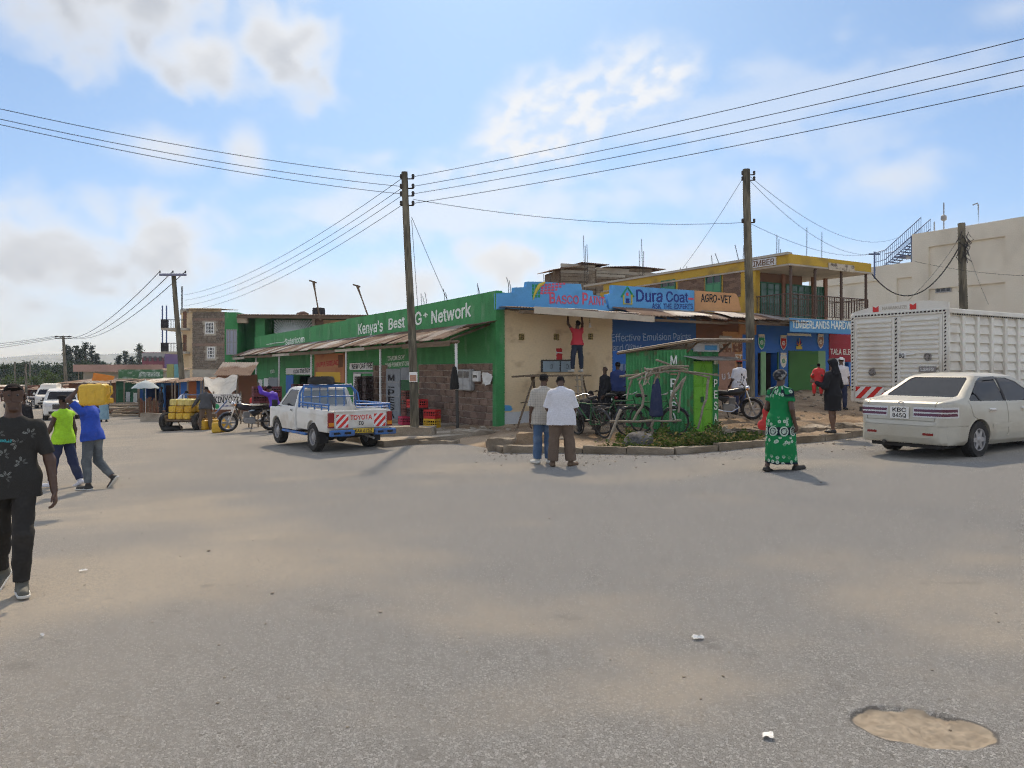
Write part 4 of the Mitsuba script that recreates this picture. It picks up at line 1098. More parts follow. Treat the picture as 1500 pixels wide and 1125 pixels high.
# ------------------------------------------------------------------ soft bodies: smooth unions of tapered limbs, meshed by surface nets
class Soft:
    def __init__(s, lo, hi, h):
        s.h, s.lo = h, np.asarray(lo, float) - 3 * h
        s.n = np.ceil((np.asarray(hi, float) + 3 * h - s.lo) / h).astype(int) + 1
        s.d = np.full(s.n, 0.2, np.float32)

    def _sub(s, lo, hi):
        a = np.clip(np.floor((lo - s.lo) / s.h).astype(int), 0, s.n - 1)
        b = np.clip(np.ceil((hi - s.lo) / s.h).astype(int) + 1, 1, s.n)
        ax = [s.lo[k] + np.arange(a[k], b[k]) * s.h for k in range(3)]
        return tuple(slice(a[k], b[k]) for k in range(3)), np.stack(np.meshgrid(*ax, indexing='ij'), -1)

    def _dist(s, p, a, b, ra, rb, squash, clip_a, clip_b):
        ab = b - a
        L2 = max(ab @ ab, 1e-12)
        t = np.clip((p - a) @ ab / L2, 0, 1)
        q = p - a - t[..., None] * ab
        if squash is not None:
            ax, f = squash
            ax = np.asarray(ax, float) / np.linalg.norm(ax)
            q = q + (f - 1) * (q @ ax)[..., None] * ax
        d = np.linalg.norm(q, axis=-1) - (ra + (rb - ra) * t)
        u = ab / math.sqrt(L2)
        if clip_b:
            d = np.maximum(d, (p - b) @ u)
        if clip_a:
            d = np.maximum(d, (a - p) @ u)
        return d

    def cone(s, a, b, ra, rb=None, k=0.02, squash=None, clip_a=False, clip_b=False, cut=False):
        a, b = np.asarray(a, float), np.asarray(b, float)
        rb = ra if rb is None else rb
        m = max(ra, rb) + k + 4 * s.h
        sl, p = s._sub(np.minimum(a, b) - m, np.maximum(a, b) + m)
        d = s._dist(p, a, b, ra, rb, squash, clip_a, clip_b)
        o = s.d[sl]
        if cut:
            d, o = -d, -o
        hh = np.clip(k - np.abs(o - d), 0, None) / max(k, 1e-6)
        r = np.minimum(o, d) - hh * hh * k * 0.25
        s.d[sl] = -r if cut else r
        return s

    def plane(s, p0, n):
        """keep the side that n points away from"""
        ax = [s.lo[k] + np.arange(s.n[k]) * s.h for k in range(3)]
        n = np.asarray(n, float) / np.linalg.norm(n)
        d = (ax[0][:, None, None] - p0[0]) * n[0] + (ax[1][None, :, None] - p0[1]) * n[1] + (ax[2][None, None, :] - p0[2]) * n[2]
        s.d = np.maximum(s.d, d).astype(np.float32)
        return s

    def wrinkle(s, amp, freq, seed=0, stretch=(1, 1, 1)):
        i = np.nonzero(np.abs(s.d) < 3.5 * s.h)
        p = s.lo + np.stack(i, -1) * s.h
        a = meshkit.fbm(p * freq * np.asarray(stretch), 3, seed) - 0.5
        ridge = 0.5 - np.abs(2 * (meshkit.fbm(p * freq * 0.6 * np.asarray(stretch) + 31, 2, seed + 5) - 0.5)) * 2
        s.d[i] += amp * 2 * a + amp * 0.7 * ridge
        return s

    def mesh(s):
        d = s.d
        inside = d < 0
        c = [inside[x:d.shape[0] - 1 + x, y:d.shape[1] - 1 + y, z:d.shape[2] - 1 + z] for x in (0, 1) for y in (0, 1) for z in (0, 1)]
        cnt = sum(x.astype(np.int8) for x in c)
        act = (cnt > 0) & (cnt < 8)
        ids = np.nonzero(act)
        idx = np.full(act.shape, -1, np.int64)
        idx[ids] = np.arange(len(ids[0]))
        base = np.stack(ids, -1)
        acc, num = np.zeros((len(base), 3)), np.zeros(len(base))
        corners = np.array([[x, y, z] for x in (0, 1) for y in (0, 1) for z in (0, 1)])
        val = np.stack([d[tuple((base + k).T)] for k in corners], 1)
        for a in range(8):
            for b in range(a + 1, 8):
                if np.abs(corners[a] - corners[b]).sum() == 1:
                    va, vb = val[:, a], val[:, b]
                    x = (va < 0) != (vb < 0)
                    t = va[x] / (va[x] - vb[x])
                    acc[x] += corners[a] + t[:, None] * (corners[b] - corners[a])
                    num[x] += 1
        v = s.lo + (base + acc / num[:, None]) * s.h
        faces = []
        for ax in range(3):
            o = [k for k in range(3) if k != ax]
            sl0 = [slice(None)] * 3
            sl0[ax] = slice(0, -1)
            sl1 = [slice(None)] * 3
            sl1[ax] = slice(1, None)
            x = inside[tuple(sl0)] != inside[tuple(sl1)]
            e = np.stack(np.nonzero(x), -1)
            e = e[(e[:, o[0]] > 0) & (e[:, o[1]] > 0) & (e[:, o[0]] < d.shape[o[0]] - 1) & (e[:, o[1]] < d.shape[o[1]] - 1)]
            u, w = np.zeros(3, int), np.zeros(3, int)
            u[o[0]], w[o[1]] = 1, 1
            q = np.stack([idx[tuple((e - u - w).T)], idx[tuple((e - w).T)], idx[tuple(e.T)], idx[tuple((e - u).T)]], 1)
            ins = inside[tuple(e.T)]
            flip = ins if ax != 1 else ~ins
            q = np.where(flip[:, None], q, q[:, ::-1])
            faces.append(q)
        f = np.vstack(faces)
        q = m3.Manifold(m3.Mesh(np.array(v, np.float32), np.array(np.vstack([f[:, [0, 1, 2]], f[:, [0, 2, 3]]]), np.uint32)))
        if str(q.status()).endswith('NoError') and not q.is_empty():
            q = q.simplify(s.h * 0.13).to_mesh()
            return np.array(q.vert_properties[:, :3], float), np.array(q.tri_verts, int)
        return v, f


def unit(v):
    v = np.asarray(v, float)
    return v / np.linalg.norm(v)


def rot(axis, deg):
    a, k = math.radians(deg), unit(axis)
    K = np.array([[0, -k[2], k[1]], [k[2], 0, -k[0]], [-k[1], k[0], 0]])
    return np.eye(3) + math.sin(a) * K + (1 - math.cos(a)) * K @ K


mat('mat_skin', mott((0.082, 0.045, 0.031), (0.058, 0.031, 0.022), 9, 0.6), 0.42, spec=0.45)
mat('mat_skin_brown', mott((0.14, 0.075, 0.048), (0.10, 0.054, 0.036), 9, 0.6), 0.45, spec=0.45)
mat('mat_hair', (0.011, 0.010, 0.010), 0.9, spec=0.2)
mat('mat_eye', (0.07, 0.055, 0.048), 0.35)


def cloth(key, c, amt=0.14, fine=120.0, rough=0.9):
    return mat(key, tuple(c), rough, spec=0.2)


def person(label, pos, heading, H=1.72, legs=None, arms=None, lean=(0, 0, 1), head=(0, 0), build=1.0, skin='mat_skin', h=0.010, wear=(), hair=True, name='person', fingers=0.5,
           lift=0.0, group=None, belly=0.0, twist=0.0, hip_w=1.0, eyes=False, shoulders=1.0):
    """Stands at pos, faces +y turned by heading (degrees, counter-clockwise). legs / arms: [left, right], each (upper direction, lower direction[, foot or hand turn])."""
    k = H / 1.72
    legs = legs or [((-0.05, 0.02, -1), (-0.02, -0.03, -1)), ((0.05, 0.02, -1), (0.02, -0.03, -1))]
    arms = arms or [((-0.18, 0.0, -1), (-0.05, 0.22, -1)), ((0.18, 0.0, -1), (0.05, 0.22, -1))]
    up = unit(lean)
    R = rot((0, 0, 1), twist)
    right = unit(np.cross(R @ np.array([0, 1.0, 0]), up))
    fwd = np.cross(up, right)
    hipj, knee, ankle, toe, foot_up = [], [], [], [], []
    for sd, lg in zip((-1, 1), legs):
        a = np.array([sd * 0.092 * k * hip_w, 0, 0])
        b = a + unit(lg[0]) * 0.43 * k
        c = b + unit(lg[1]) * 0.41 * k
        fd = np.array(lg[2], float) if len(lg) > 2 else np.array([sd * 0.18, 1, 0])
        hipj.append(a); knee.append(b); ankle.append(c); toe.append(unit(fd))
    z0 = min(min(c[2] - 0.075 * k, c[2] + f[2] * 0.17 * k - 0.03 * k) for c, f in zip(ankle, toe))
    P = np.array([0, 0, -z0 + lift])
    hipj, knee, ankle = [[x + P for x in q] for q in (hipj, knee, ankle)]
    waist = P + up * 0.16 * k
    chest = P + up * 0.36 * k
    neck = P + up * 0.535 * k
    sh = [P + up * 0.445 * k + right * sd * 0.176 * k * shoulders for sd in (-1, 1)]
    el, wr, hd = [], [], []
    for s0, ar in zip(sh, arms):
        e = s0 + unit(ar[0]) * 0.295 * k
        w = e + unit(ar[1]) * 0.255 * k
        el.append(e); wr.append(w); hd.append(unit(ar[2]) if len(ar) > 2 and ar[2] is not None else unit(ar[1]))
    hu = unit(up * 0.6 + np.array([0, 0, 0.4]))
    hr = unit(np.cross(rot((0, 0, 1), head[0] + twist) @ np.array([0, 1.0, 0]), hu))
    hf = np.cross(hu, hr)
    Rp = rot(hr, -head[1])
    hf, hu = Rp @ hf, Rp @ hu
    hc = neck + up * 0.064 * k + hu * 0.093 * k + hf * 0.012 * k
    HM = np.stack([hr, hf, hu], 1)
    hp = lambda x, y, z: hc + HM @ (np.array([x, y, z]) * k)
    pts = np.array(hipj + knee + ankle + sh + el + wr + [w + d * 0.2 * k for w, d in zip(wr, hd)] + [a + t * 0.2 * k for a, t in zip(ankle, toe)] + [hc + np.array([0, 0, 0.14]) * k, hc])
    lo, hi = pts.min(0) - 0.17 * k, pts.max(0) + 0.17 * k
    lo[2] = min(lo[2], lift - 0.05)
    sq = (fwd, 1.38)
    bw = build

    B = Soft(lo, hi, h)
    B.cone(hipj[0], hipj[1], 0.098 * k * bw, k=0.03, squash=(fwd, 1.15))
    B.cone(P + up * 0.03 * k, waist, 0.13 * k * bw, 0.122 * k * bw, k=0.05, squash=sq)
    B.cone(waist, chest, 0.125 * k * bw, 0.148 * k * bw, k=0.05, squash=sq)
    B.cone(chest - right * 0.05 * k, chest + right * 0.05 * k + up * 0.03 * k, 0.11 * k * bw, k=0.05, squash=sq)
    B.cone(sh[0], sh[1], 0.050 * k, k=0.05)
    for q in sh:
        B.cone(neck - up * 0.015 * k, q - up * 0.005 * k, 0.040 * k, 0.044 * k, k=0.03)
    B.cone(neck - up * 0.06 * k, hc - hu * 0.05 * k - hf * 0.01 * k, 0.062 * k, 0.055 * k, k=0.035)
    B.cone(hp(0, -0.028, 0.03), hp(0, 0.022, 0.032), 0.080 * k, 0.078 * k, k=0.02, squash=(hr, 1.10))
    B.cone(hp(0, 0.034, 0.02), hp(0, 0.046, -0.062), 0.060 * k, 0.042 * k, k=0.03, squash=(hr, 1.05))
    B.cone(hp(-0.012, 0.064, -0.094), hp(0.012, 0.064, -0.094), 0.020 * k, k=0.025)
    B.cone(hp(0, 0.092, 0.012), hp(0, 0.112, -0.022), 0.008 * k, 0.013 * k, k=0.012)
    B.cone(hp(-0.014, 0.098, -0.027), hp(0.014, 0.098, -0.027), 0.009 * k, k=0.008)
    B.cone(hp(-0.034, 0.083, 0.034), hp(0.034, 0.083, 0.034), 0.012 * k, k=0.015)
    for sd in (-1, 1):
        B.cone(hp(sd * 0.046, 0.066, -0.012), hp(sd * 0.05, 0.05, -0.02), 0.019 * k, k=0.02)
        B.cone(hp(sd * 0.030, 0.110, 0.016), hp(sd * 0.034, 0.108, 0.016), 0.014 * k, k=0.012, cut=True)
        B.cone(hp(sd * 0.078, -0.004, -0.026), hp(sd * 0.084, -0.012, 0.022), 0.010 * k, 0.014 * k, k=0.01, squash=(hr, 1.6))
    B.cone(hp(-0.020, 0.094, -0.050), hp(0.020, 0.094, -0.050), 0.0085 * k, k=0.008)
    B.cone(hp(-0.018, 0.093, -0.064), hp(0.018, 0.093, -0.064), 0.0095 * k, k=0.008)
    B.cone(hp(-0.022, 0.108, -0.0570), hp(0.022, 0.108, -0.0570), 0.0035 * k, k=0.004, cut=True)
    for sd, a, b, c, t in zip((-1, 1), hipj, knee, ankle, toe):
        B.cone(a, b, 0.088 * k * bw, 0.056 * k, k=0.03)
        B.cone(b, c, 0.054 * k, 0.038 * k, k=0.03)
        m = b + (c - b) * 0.3 + np.cross(unit(c - b), [sd, 0, 0]) * 0
        B.cone(m, b + (c - b) * 0.55, 0.058 * k, 0.045 * k, k=0.03)
        heel, ball = c - np.array([0, 0, 0.045 * k]) - t * 0.03 * k, c + t * 0.15 * k - np.array([0, 0, 0.05 * k])
        B.cone(heel, ball, 0.036 * k, 0.030 * k, k=0.03)
    thumbs = []
    for sd, s0, e, w, dr_ in zip((-1, 1), sh, el, wr, hd):
        B.cone(s0, e, 0.048 * k * (0.5 + bw / 2), 0.040 * k, k=0.035)
        B.cone(e, w, 0.042 * k, 0.027 * k, k=0.025)
        # hand: palm faces the body, thumb forward
        th = unit(fwd - dr_ * (fwd @ dr_)) if abs(fwd @ dr_) < 0.9 else unit(up - dr_ * (up @ dr_))
        pn = np.cross(dr_, th) * sd
        pn = pn if pn @ right * sd < 0 else -pn
        p1 = w + dr_ * 0.085 * k
        B.cone(w + dr_ * 0.02 * k + th * 0.012 * k, p1 + th * 0.022 * k, 0.019 * k, 0.017 * k, k=0.02, squash=(pn, 1.25))
        B.cone(w + dr_ * 0.02 * k - th * 0.010 * k, p1 - th * 0.020 * k, 0.019 * k, 0.016 * k, k=0.02, squash=(pn, 1.25))
        rf = max(0.0088 * k, 0.62 * h)
        for q, ln in zip((0.034, 0.0115, -0.0115, -0.033), (0.072, 0.080, 0.074, 0.058)):
            f0 = p1 + th * q * k - dr_ * 0.012 * k
            d1 = unit(dr_ + pn * 0.35 * fingers + th * q * 2.2)
            d2 = unit(dr_ + pn * 1.3 * fingers + th * q * 1.2)
            d3 = unit(dr_ * (1 - fingers) + pn * 1.5 * fingers)
            f1 = f0 + d1 * ln * 0.52 * k
            f2 = f1 + d2 * ln * 0.36 * k
            B.cone(f0, f1, rf * 1.06, rf, k=0.005)
            B.cone(f1, f2, rf, rf * 0.92, k=0.004)
            B.cone(f2, f2 + d3 * ln * 0.28 * k, rf * 0.92, rf * 0.8, k=0.004)
        t0 = w + dr_ * 0.030 * k + th * 0.026 * k
        t1 = t0 + unit(dr_ * 0.75 + th * 0.65 + pn * 0.25) * 0.042 * k
        B.cone(t0, t1, 0.014 * k, rf * 1.15, k=0.010)
        B.cone(t1, t1 + unit(dr_ * 0.95 + th * 0.22 + pn * 0.3) * 0.036 * k, rf * 1.15, rf * 0.95, k=0.005)
    key = thing(name, label, 'person', group)
    TM = move(*pos, rz=heading)
    v, f = B.mesh()
    put(key, MB(TM).add(v, f), skin, True)
    J = dict(hip=hipj, knee=knee, ankle=ankle, toe=toe, sh=sh, el=el, wr=wr, P=P, waist=waist, chest=chest, neck=neck, up=up, right=right, fwd=fwd, hp=hp, hc=hc, HM=HM, lo=lo, hi=hi, k=k, bw=bw, sq=sq, h=h, key=key, TM=TM, hd=hd)
    if hair:
        S = Soft(hc - 0.17 * k, hc + 0.17 * k, min(h, 0.009))
        S.cone(hp(0, -0.028, 0.033), hp(0, 0.020, 0.035), 0.0828 * k, 0.0800 * k, k=0.02, squash=(hr, 1.095))
        S.plane(hp(0, 0.062, 0.066), HM @ np.array([0, 0.75, -0.66]))
        S.wrinkle(0.002, 60, 3)
        part(key, 'hair', MB(TM).add(*S.mesh()), 'mat_hair', True)
    if eyes:
        m = MB(TM)
        for sd in (-1, 1):
            m.mesh(trimesh.creation.icosphere(2, 0.0105 * k), move(*hp(sd * 0.030, 0.0858, 0.016)))
        part(key, 'eye', m, 'mat_eye', True)
        m = MB(TM)
        for sd in (-1, 1):
            m.mesh(trimesh.creation.icosphere(2, 0.0070 * k), move(*hp(sd * 0.030, 0.0905, 0.0155)))
        part(key, 'pupil', m, 'mat_dark', True)
    for w in wear:
        w[0](J, *w[1:])
    return key, J


def shirt(J, m, sleeve=0.55, hem=-0.09, e=0.016, name='shirt', uv=None, open_neck=True, flare=0.012, seed=1, wr=0.010, label=None, belly=0.0, width=1.0):
    """sleeve: how far down the arm (1 the elbow, 2 the wrist, 0 none); hem: height over the hip joint"""
    k, up, sq, bw = J['k'], J['up'], J['sq'], J['bw']
    S = Soft(J['lo'], J['hi'], J['h'])
    P, waist, chest, right, fwd = J['P'], J['waist'], J['chest'], J['right'], J['fwd']
    S.cone(P + up * (hem - 0.05) * k, waist, (0.138 * bw * width + e + flare) * k, (0.126 * bw * width + e) * k, k=0.05, squash=(fwd, 1.25))
    if belly:
        S.cone(P + up * 0.08 * k + fwd * 0.05 * k, waist + fwd * 0.06 * k, 0.12 * k * belly, k=0.06)
    S.cone(waist, chest, (0.125 * bw + e) * k, (0.150 * bw + e) * k, k=0.05, squash=sq)
    S.cone(chest - right * 0.05 * k, chest + right * 0.05 * k + up * 0.03 * k, (0.11 * bw + e) * k, k=0.05, squash=sq)
    S.plane(P + up * hem * k, -up)
    if hem < 0.05:
        a, b = J['hip']
        S.cone(a + up * hem * k, b + up * hem * k, (0.104 * bw + e + 0.020 + flare * 0.5) * k, k=0.07, squash=(fwd, 1.12))
        for q, sd in ((a, -1), (b, 1)):
            S.cone(q + up * hem * k, chest + right * sd * 0.060 * k - up * 0.03 * k, (0.098 * bw + e + 0.006 + flare * 0.4) * k, (0.100 * bw + e) * k, k=0.05, squash=(fwd, 1.3))
        S.cone(a + up * 0.02 * k, b + up * 0.02 * k, (0.104 * bw + e + 0.014) * k, k=0.07, squash=(fwd, 1.12))
        S.plane(P + up * hem * k, -up)
    sh = J['sh']
    S.cone(sh[0] + right * 0.01, sh[1] - right * 0.01, (0.048 + e * 0.8) * k, k=0.04)
    for q in sh:
        S.cone(J['neck'] - up * 0.022 * k, q - up * 0.005 * k, (0.041 + e * 0.9) * k, (0.045 + e * 0.7) * k, k=0.03)
    for s0, el, w in zip(sh, J['el'], J['wr']):
        if sleeve > 0:
            t = min(sleeve, 1.0)
            S.cone(s0, s0 + (el - s0) * t, (0.050 * (0.5 + bw / 2) + e * 0.75) * k, (0.044 + e + flare * (0.6 if sleeve <= 1 else 0)) * k, k=0.03, clip_b=sleeve <= 1)
            if sleeve > 1:
                S.cone(el, el + (w - el) * (sleeve - 1), (0.044 + e) * k, (0.031 + e * 0.7) * k, k=0.025, clip_b=True)
    S.wrinkle(wr * k, 9, seed, (1, 1, 0.8))
    v, f = S.mesh()
    key = unique(J['key'] + '__' + name)
    kw = {}
    if uv:
        L = v - P
        kw['uv'] = np.stack([L @ right, L @ up], 1)
    q = MB(J['TM']).add(v, f).out()
    scene[key] = mikit.ply(q, m, True, **kw)
    if label:
        labels[key] = {'label': label}
    return key


def trousers(J, m, e=0.016, leg=1.0, top=0.10, name='trousers', seed=2, flare=0.0, wr=0.011, label=None):
    """leg: 1 reaches the ankle, 0.5 the knee"""
    k, bw = J['k'], J['bw']
    S = Soft(J['lo'], J['hi'], J['h'])
    hip = J['hip']
    S.cone(hip[0], hip[1], (0.10 * bw + e) * k, k=0.03, squash=(J['fwd'], 1.12))
    S.cone(J['P'], J['P'] + J['up'] * (top + 0.06) * k, (0.128 * bw + e * 0.6) * k, k=0.04, squash=J['sq'])
    S.plane(J['P'] + J['up'] * top * k, J['up'])
    for a, b, c in zip(hip, J['knee'], J['ankle']):
        S.cone(a, b, (0.090 * bw + e) * k, (0.059 + e) * k, k=0.03, clip_b=leg <= 0.5)
        if leg > 0.5:
            end = b + (c - b) * ((leg - 0.5) * 2)
            S.cone(b, end, (0.058 + e) * k, (0.040 + e * 1.3 + flare) * k, k=0.03, clip_b=True)
            S.cone(b, b + (c - b) * 0.5, (0.060 + e) * k, (0.050 + e + flare * 0.4) * k, k=0.03)
    S.wrinkle(wr * k, 9, seed, (1, 1, 0.9))
    return part(J['key'], name, MB(J['TM']).add(*S.mesh()), m, True, label=label)


def dress(J, m, low, rad_hip, rad_low, sleeve=0.5, e=0.014, name='dress', seed=4, uv=True, back=0.0, squash_low=1.2, center=None):
    """a dress that falls to the height low over the ground"""
    k, up, sq, bw, P = J['k'], J['up'], J['sq'], J['bw'], J['P']
    fwd, right = J['fwd'], J['right']
    S = Soft(J['lo'] - 0.1, J['hi'] + 0.1, J['h'])
    S.cone(J['waist'], J['chest'], (0.128 * bw + e) * k, (0.150 * bw + e) * k, k=0.05, squash=sq)
    S.cone(J['chest'] - right * 0.05 * k, J['chest'] + right * 0.05 * k + up * 0.02, (0.11 * bw + e) * k, k=0.05, squash=sq)
    S.cone(P - up * 0.04, J['waist'], rad_hip, (0.125 * bw + e) * k, k=0.06, squash=(fwd, 1.12))
    c = np.array([0, 0, 0]) if center is None else np.asarray(center, float)
    lowp = np.array([P[0], P[1], low - 0.04]) + c
    S.cone(P - up * 0.04, lowp, rad_hip, rad_low, k=0.05, squash=(fwd, squash_low))
    S.plane([0, 0, low], (0, 0, -1))
    sh = J['sh']
    S.cone(sh[0] + right * 0.01, sh[1] - right * 0.01, (0.048 + e) * k, k=0.04)
    for q in sh:
        S.cone(J['neck'] - up * 0.022 * k, q - up * 0.005 * k, (0.041 + e * 0.9) * k, (0.045 + e * 0.7) * k, k=0.03)
    for s0, el, w in zip(sh, J['el'], J['wr']):
        if sleeve > 0:
            S.cone(s0, s0 + (el - s0) * min(1, sleeve), (0.050 * (0.5 + bw / 2) + e) * k, (0.046 + e * 1.4) * k, k=0.03, clip_b=sleeve <= 1)
            if sleeve > 1:
                S.cone(el, el + (w - el) * (sleeve - 1), (0.046 + e) * k, (0.033 + e) * k, k=0.025, clip_b=True)
    S.wrinkle(0.009 * k, 7, seed, (1.6, 1.6, 0.45))
    v, f = S.mesh()
    key = unique(J['key'] + '__' + name)
    L = v - np.array([P[0], P[1], 0])
    scene[key] = mikit.ply(MB(J['TM']).add(v, f).out(), m, True, uv=np.stack([np.arctan2(L @ right, -(L @ fwd)) * 0.24, L[:, 2]], 1))
    return key


def shoes(J, m, h=0.009, sole=None, name='shoe', high=0.06, label=None):
    k = J['k']
    for c, t in zip(J['ankle'], J['toe']):
        S = Soft(np.minimum(c, c + t * 0.2) - 0.13, np.maximum(c, c + t * 0.2) + 0.13, h)
        dn = unit(np.array([0, 0, -1.0]) - t * (-t[2]))
        lat = np.cross(t, dn)
        heel, ball = c + dn * 0.045 * k - t * 0.035 * k, c + dn * 0.048 * k + t * 0.165 * k
        S.cone(heel, ball, 0.045 * k, 0.040 * k, k=0.02, squash=(dn, 1.1))
        S.cone(c + dn * 0.06 * k, c - dn * high * 0.5 * k, 0.044 * k, 0.048 * k, k=0.03, clip_b=True)
        S.plane(c + dn * 0.075 * k, dn)
        sk = part(J['key'], name, MB(J['TM']).add(*S.mesh()), m, True, label=label)
        if sole:
            S = Soft(np.minimum(c, c + t * 0.2) - 0.13, np.maximum(c, c + t * 0.2) + 0.13, h * 0.8)
            S.cone(c + dn * 0.06 * k - t * 0.035 * k, c + dn * 0.06 * k + t * 0.168 * k, 0.052 * k, 0.047 * k, k=0.01)
            S.plane(c + dn * 0.076 * k, dn).plane(c + dn * 0.052 * k, -dn)
            part(sk, 'sole', MB(J['TM']).add(*S.mesh()), sole, True)


def headwear(J, m, kind='cap', name='cap'):
    k, hp, HM = J['k'], J['hp'], J['HM']
    S = Soft(J['hc'] - 0.24 * k, J['hc'] + 0.24 * k, min(J['h'], 0.009))
    if kind == 'cap':
        S.cone(hp(0, -0.02, 0.045), hp(0, 0.02, 0.047), 0.091 * k, 0.088 * k, k=0.02, squash=(HM[:, 0], 1.06))
        S.plane(hp(0, 0, 0.05), HM @ np.array([0, 0.12, -1.0]))
        S.cone(hp(0, 0.08, 0.052), hp(0, 0.13, 0.045), 0.065 * k, 0.05 * k, k=0.01, squash=(HM[:, 2], 6.0))
    elif kind == 'scarf':
        S.cone(hp(0, -0.035, 0.035), hp(0, 0.022, 0.045), 0.098 * k, 0.092 * k, k=0.02)
        S.cone(hp(0, -0.09, 0.0), hp(0, -0.10, 0.03), 0.05 * k, 0.055 * k, k=0.04)
        S.plane(hp(0, 0.075, 0.05), HM @ np.array([0, 0.86, -0.5]))
    elif kind == 'hood':
        S.cone(hp(0, -0.03, 0.03), hp(0, 0.03, 0.03), 0.102 * k, 0.095 * k, k=0.02)
        S.cone(hp(0, -0.06, -0.02), hp(0, -0.09, -0.24), 0.09 * k, 0.12 * k, k=0.05, squash=(HM[:, 1], 1.5))
        S.plane(hp(0, 0.065, 0.06), HM @ np.array([0, 0.93, -0.36]))
    S.wrinkle(0.004 * k, 14, 8)
    return part(J['key'], name, MB(J['TM']).add(*S.mesh()), m, True)
# ------------------------------------------------------------------ people
def spot(px, py, surf=tilt):
    return ground_at(px, py, surf)


mat('mat_sole_white', (0.55, 0.55, 0.52), 0.7)
mat('mat_shoe_dark', (0.03, 0.028, 0.026), 0.6)
mat('mat_shoe_brown', (0.13, 0.085, 0.055), 0.6)
mat('mat_shoe_grey', (0.10, 0.10, 0.085), 0.7)
mat('mat_denim', mott((0.065, 0.12, 0.22), (0.14, 0.20, 0.30), 6, 0.8), 0.9)
mat('mat_grey_jeans', mott((0.085, 0.10, 0.115), (0.17, 0.19, 0.20), 6, 0.8), 0.9)
mat('mat_black_jeans', mott((0.022, 0.021, 0.020), (0.032, 0.03, 0.028), 7, 0.8), 0.85)
mat('mat_navy', mott((0.025, 0.035, 0.085), (0.045, 0.055, 0.10), 7, 0.7), 0.85)
mat('mat_black_cloth', (0.014, 0.014, 0.017), 0.9)
mat('mat_brown_cloth', mott((0.135, 0.098, 0.074), (0.105, 0.078, 0.06), 6, 0.7), 0.9)
mat('mat_shirt_white', mott((0.60, 0.61, 0.66), (0.52, 0.53, 0.58), 6, 0.5), 0.9)
mat('mat_shirt_blue', mott((0.025, 0.07, 0.40), (0.018, 0.05, 0.28), 6, 0.8), 0.9)
mat('mat_lime', mott((0.40, 0.74, 0.035), (0.30, 0.58, 0.03), 7, 0.7), 0.85)
mat('mat_purple', (0.09, 0.03, 0.42), 0.6)
mat('mat_grey_jacket', (0.075, 0.078, 0.085), 0.9)
mat('mat_shirt_red', (0.50, 0.045, 0.06), 0.85)


def check_shirt(p, n, uv):
    a = smoothstep(0.35, 0.5, dr.abs(frac(uv.x * 22) - 0.5)) + smoothstep(0.35, 0.5, dr.abs(frac(uv.y * 22) - 0.5))
    return mix((0.42, 0.40, 0.36), (0.20, 0.20, 0.19), dr.clip(a * 0.5, 0, 1))


mat('mat_check', proc(check_shirt), 0.9, spec=0.2)
SPRIGS = [(0.085, 0.405, 0.2), (-0.045, 0.325, -0.5), (0.05, 0.235, 0.6), (-0.075, 0.165, 0.1), (0.03, 0.055, 1.0), (-0.13, 0.40, 0.9)]


def sprig_shirt(p, n, uv):
    g = noise(p.x * 260, p.y * 260, p.z * 260)
    col = mi.Color3f(0.034, 0.034, 0.033) * (0.75 + 0.5 * g)
    m = mi.Float(0)
    for cx, cy, a in SPRIGS:
        for k, (r, w, l) in enumerate(((0.034, 0.009, 0.021), (0.030, 0.009, 0.019), (0.034, 0.008, 0.020), (0.026, 0.007, 0.017), (0.030, 0.007, 0.017))):
            t = a + k * 0.95 - 0.6
            ex, ey = cx + math.cos(t) * r, cy + math.sin(t) * r
            u, v = (uv.x - ex) * math.cos(t) + (uv.y - ey) * math.sin(t), -(uv.x - ex) * math.sin(t) + (uv.y - ey) * math.cos(t)
            e = dr.square(u / l) + dr.square(v / w)
            m = dr.maximum(m, smoothstep(1.1, 0.85, e) * dr.select(dr.abs(v) < 0.0016, 0.15, 1.0) * (0.35 if k > 2 else 0.62))
    col = mix(col, (0.30, 0.32, 0.31), m * smoothstep(0.25, 0.6, noise(uv.x * 170, uv.y * 170, 3.0) + 0.25))
    band = smoothstep(0.045, 0.040, dr.abs(uv.x - 0.035)) * smoothstep(0.013, 0.010, dr.abs(uv.y - 0.350 - 0.05 * (uv.x - 0.03)))
    letters = smoothstep(0.35, 0.5, noise(uv.x * 190, uv.y * 120, 9.0))
    return mix(col, (0.05, 0.30, 0.34), band * letters)


mat('mat_sprig_shirt', proc(sprig_shirt), 0.9, spec=0.2)


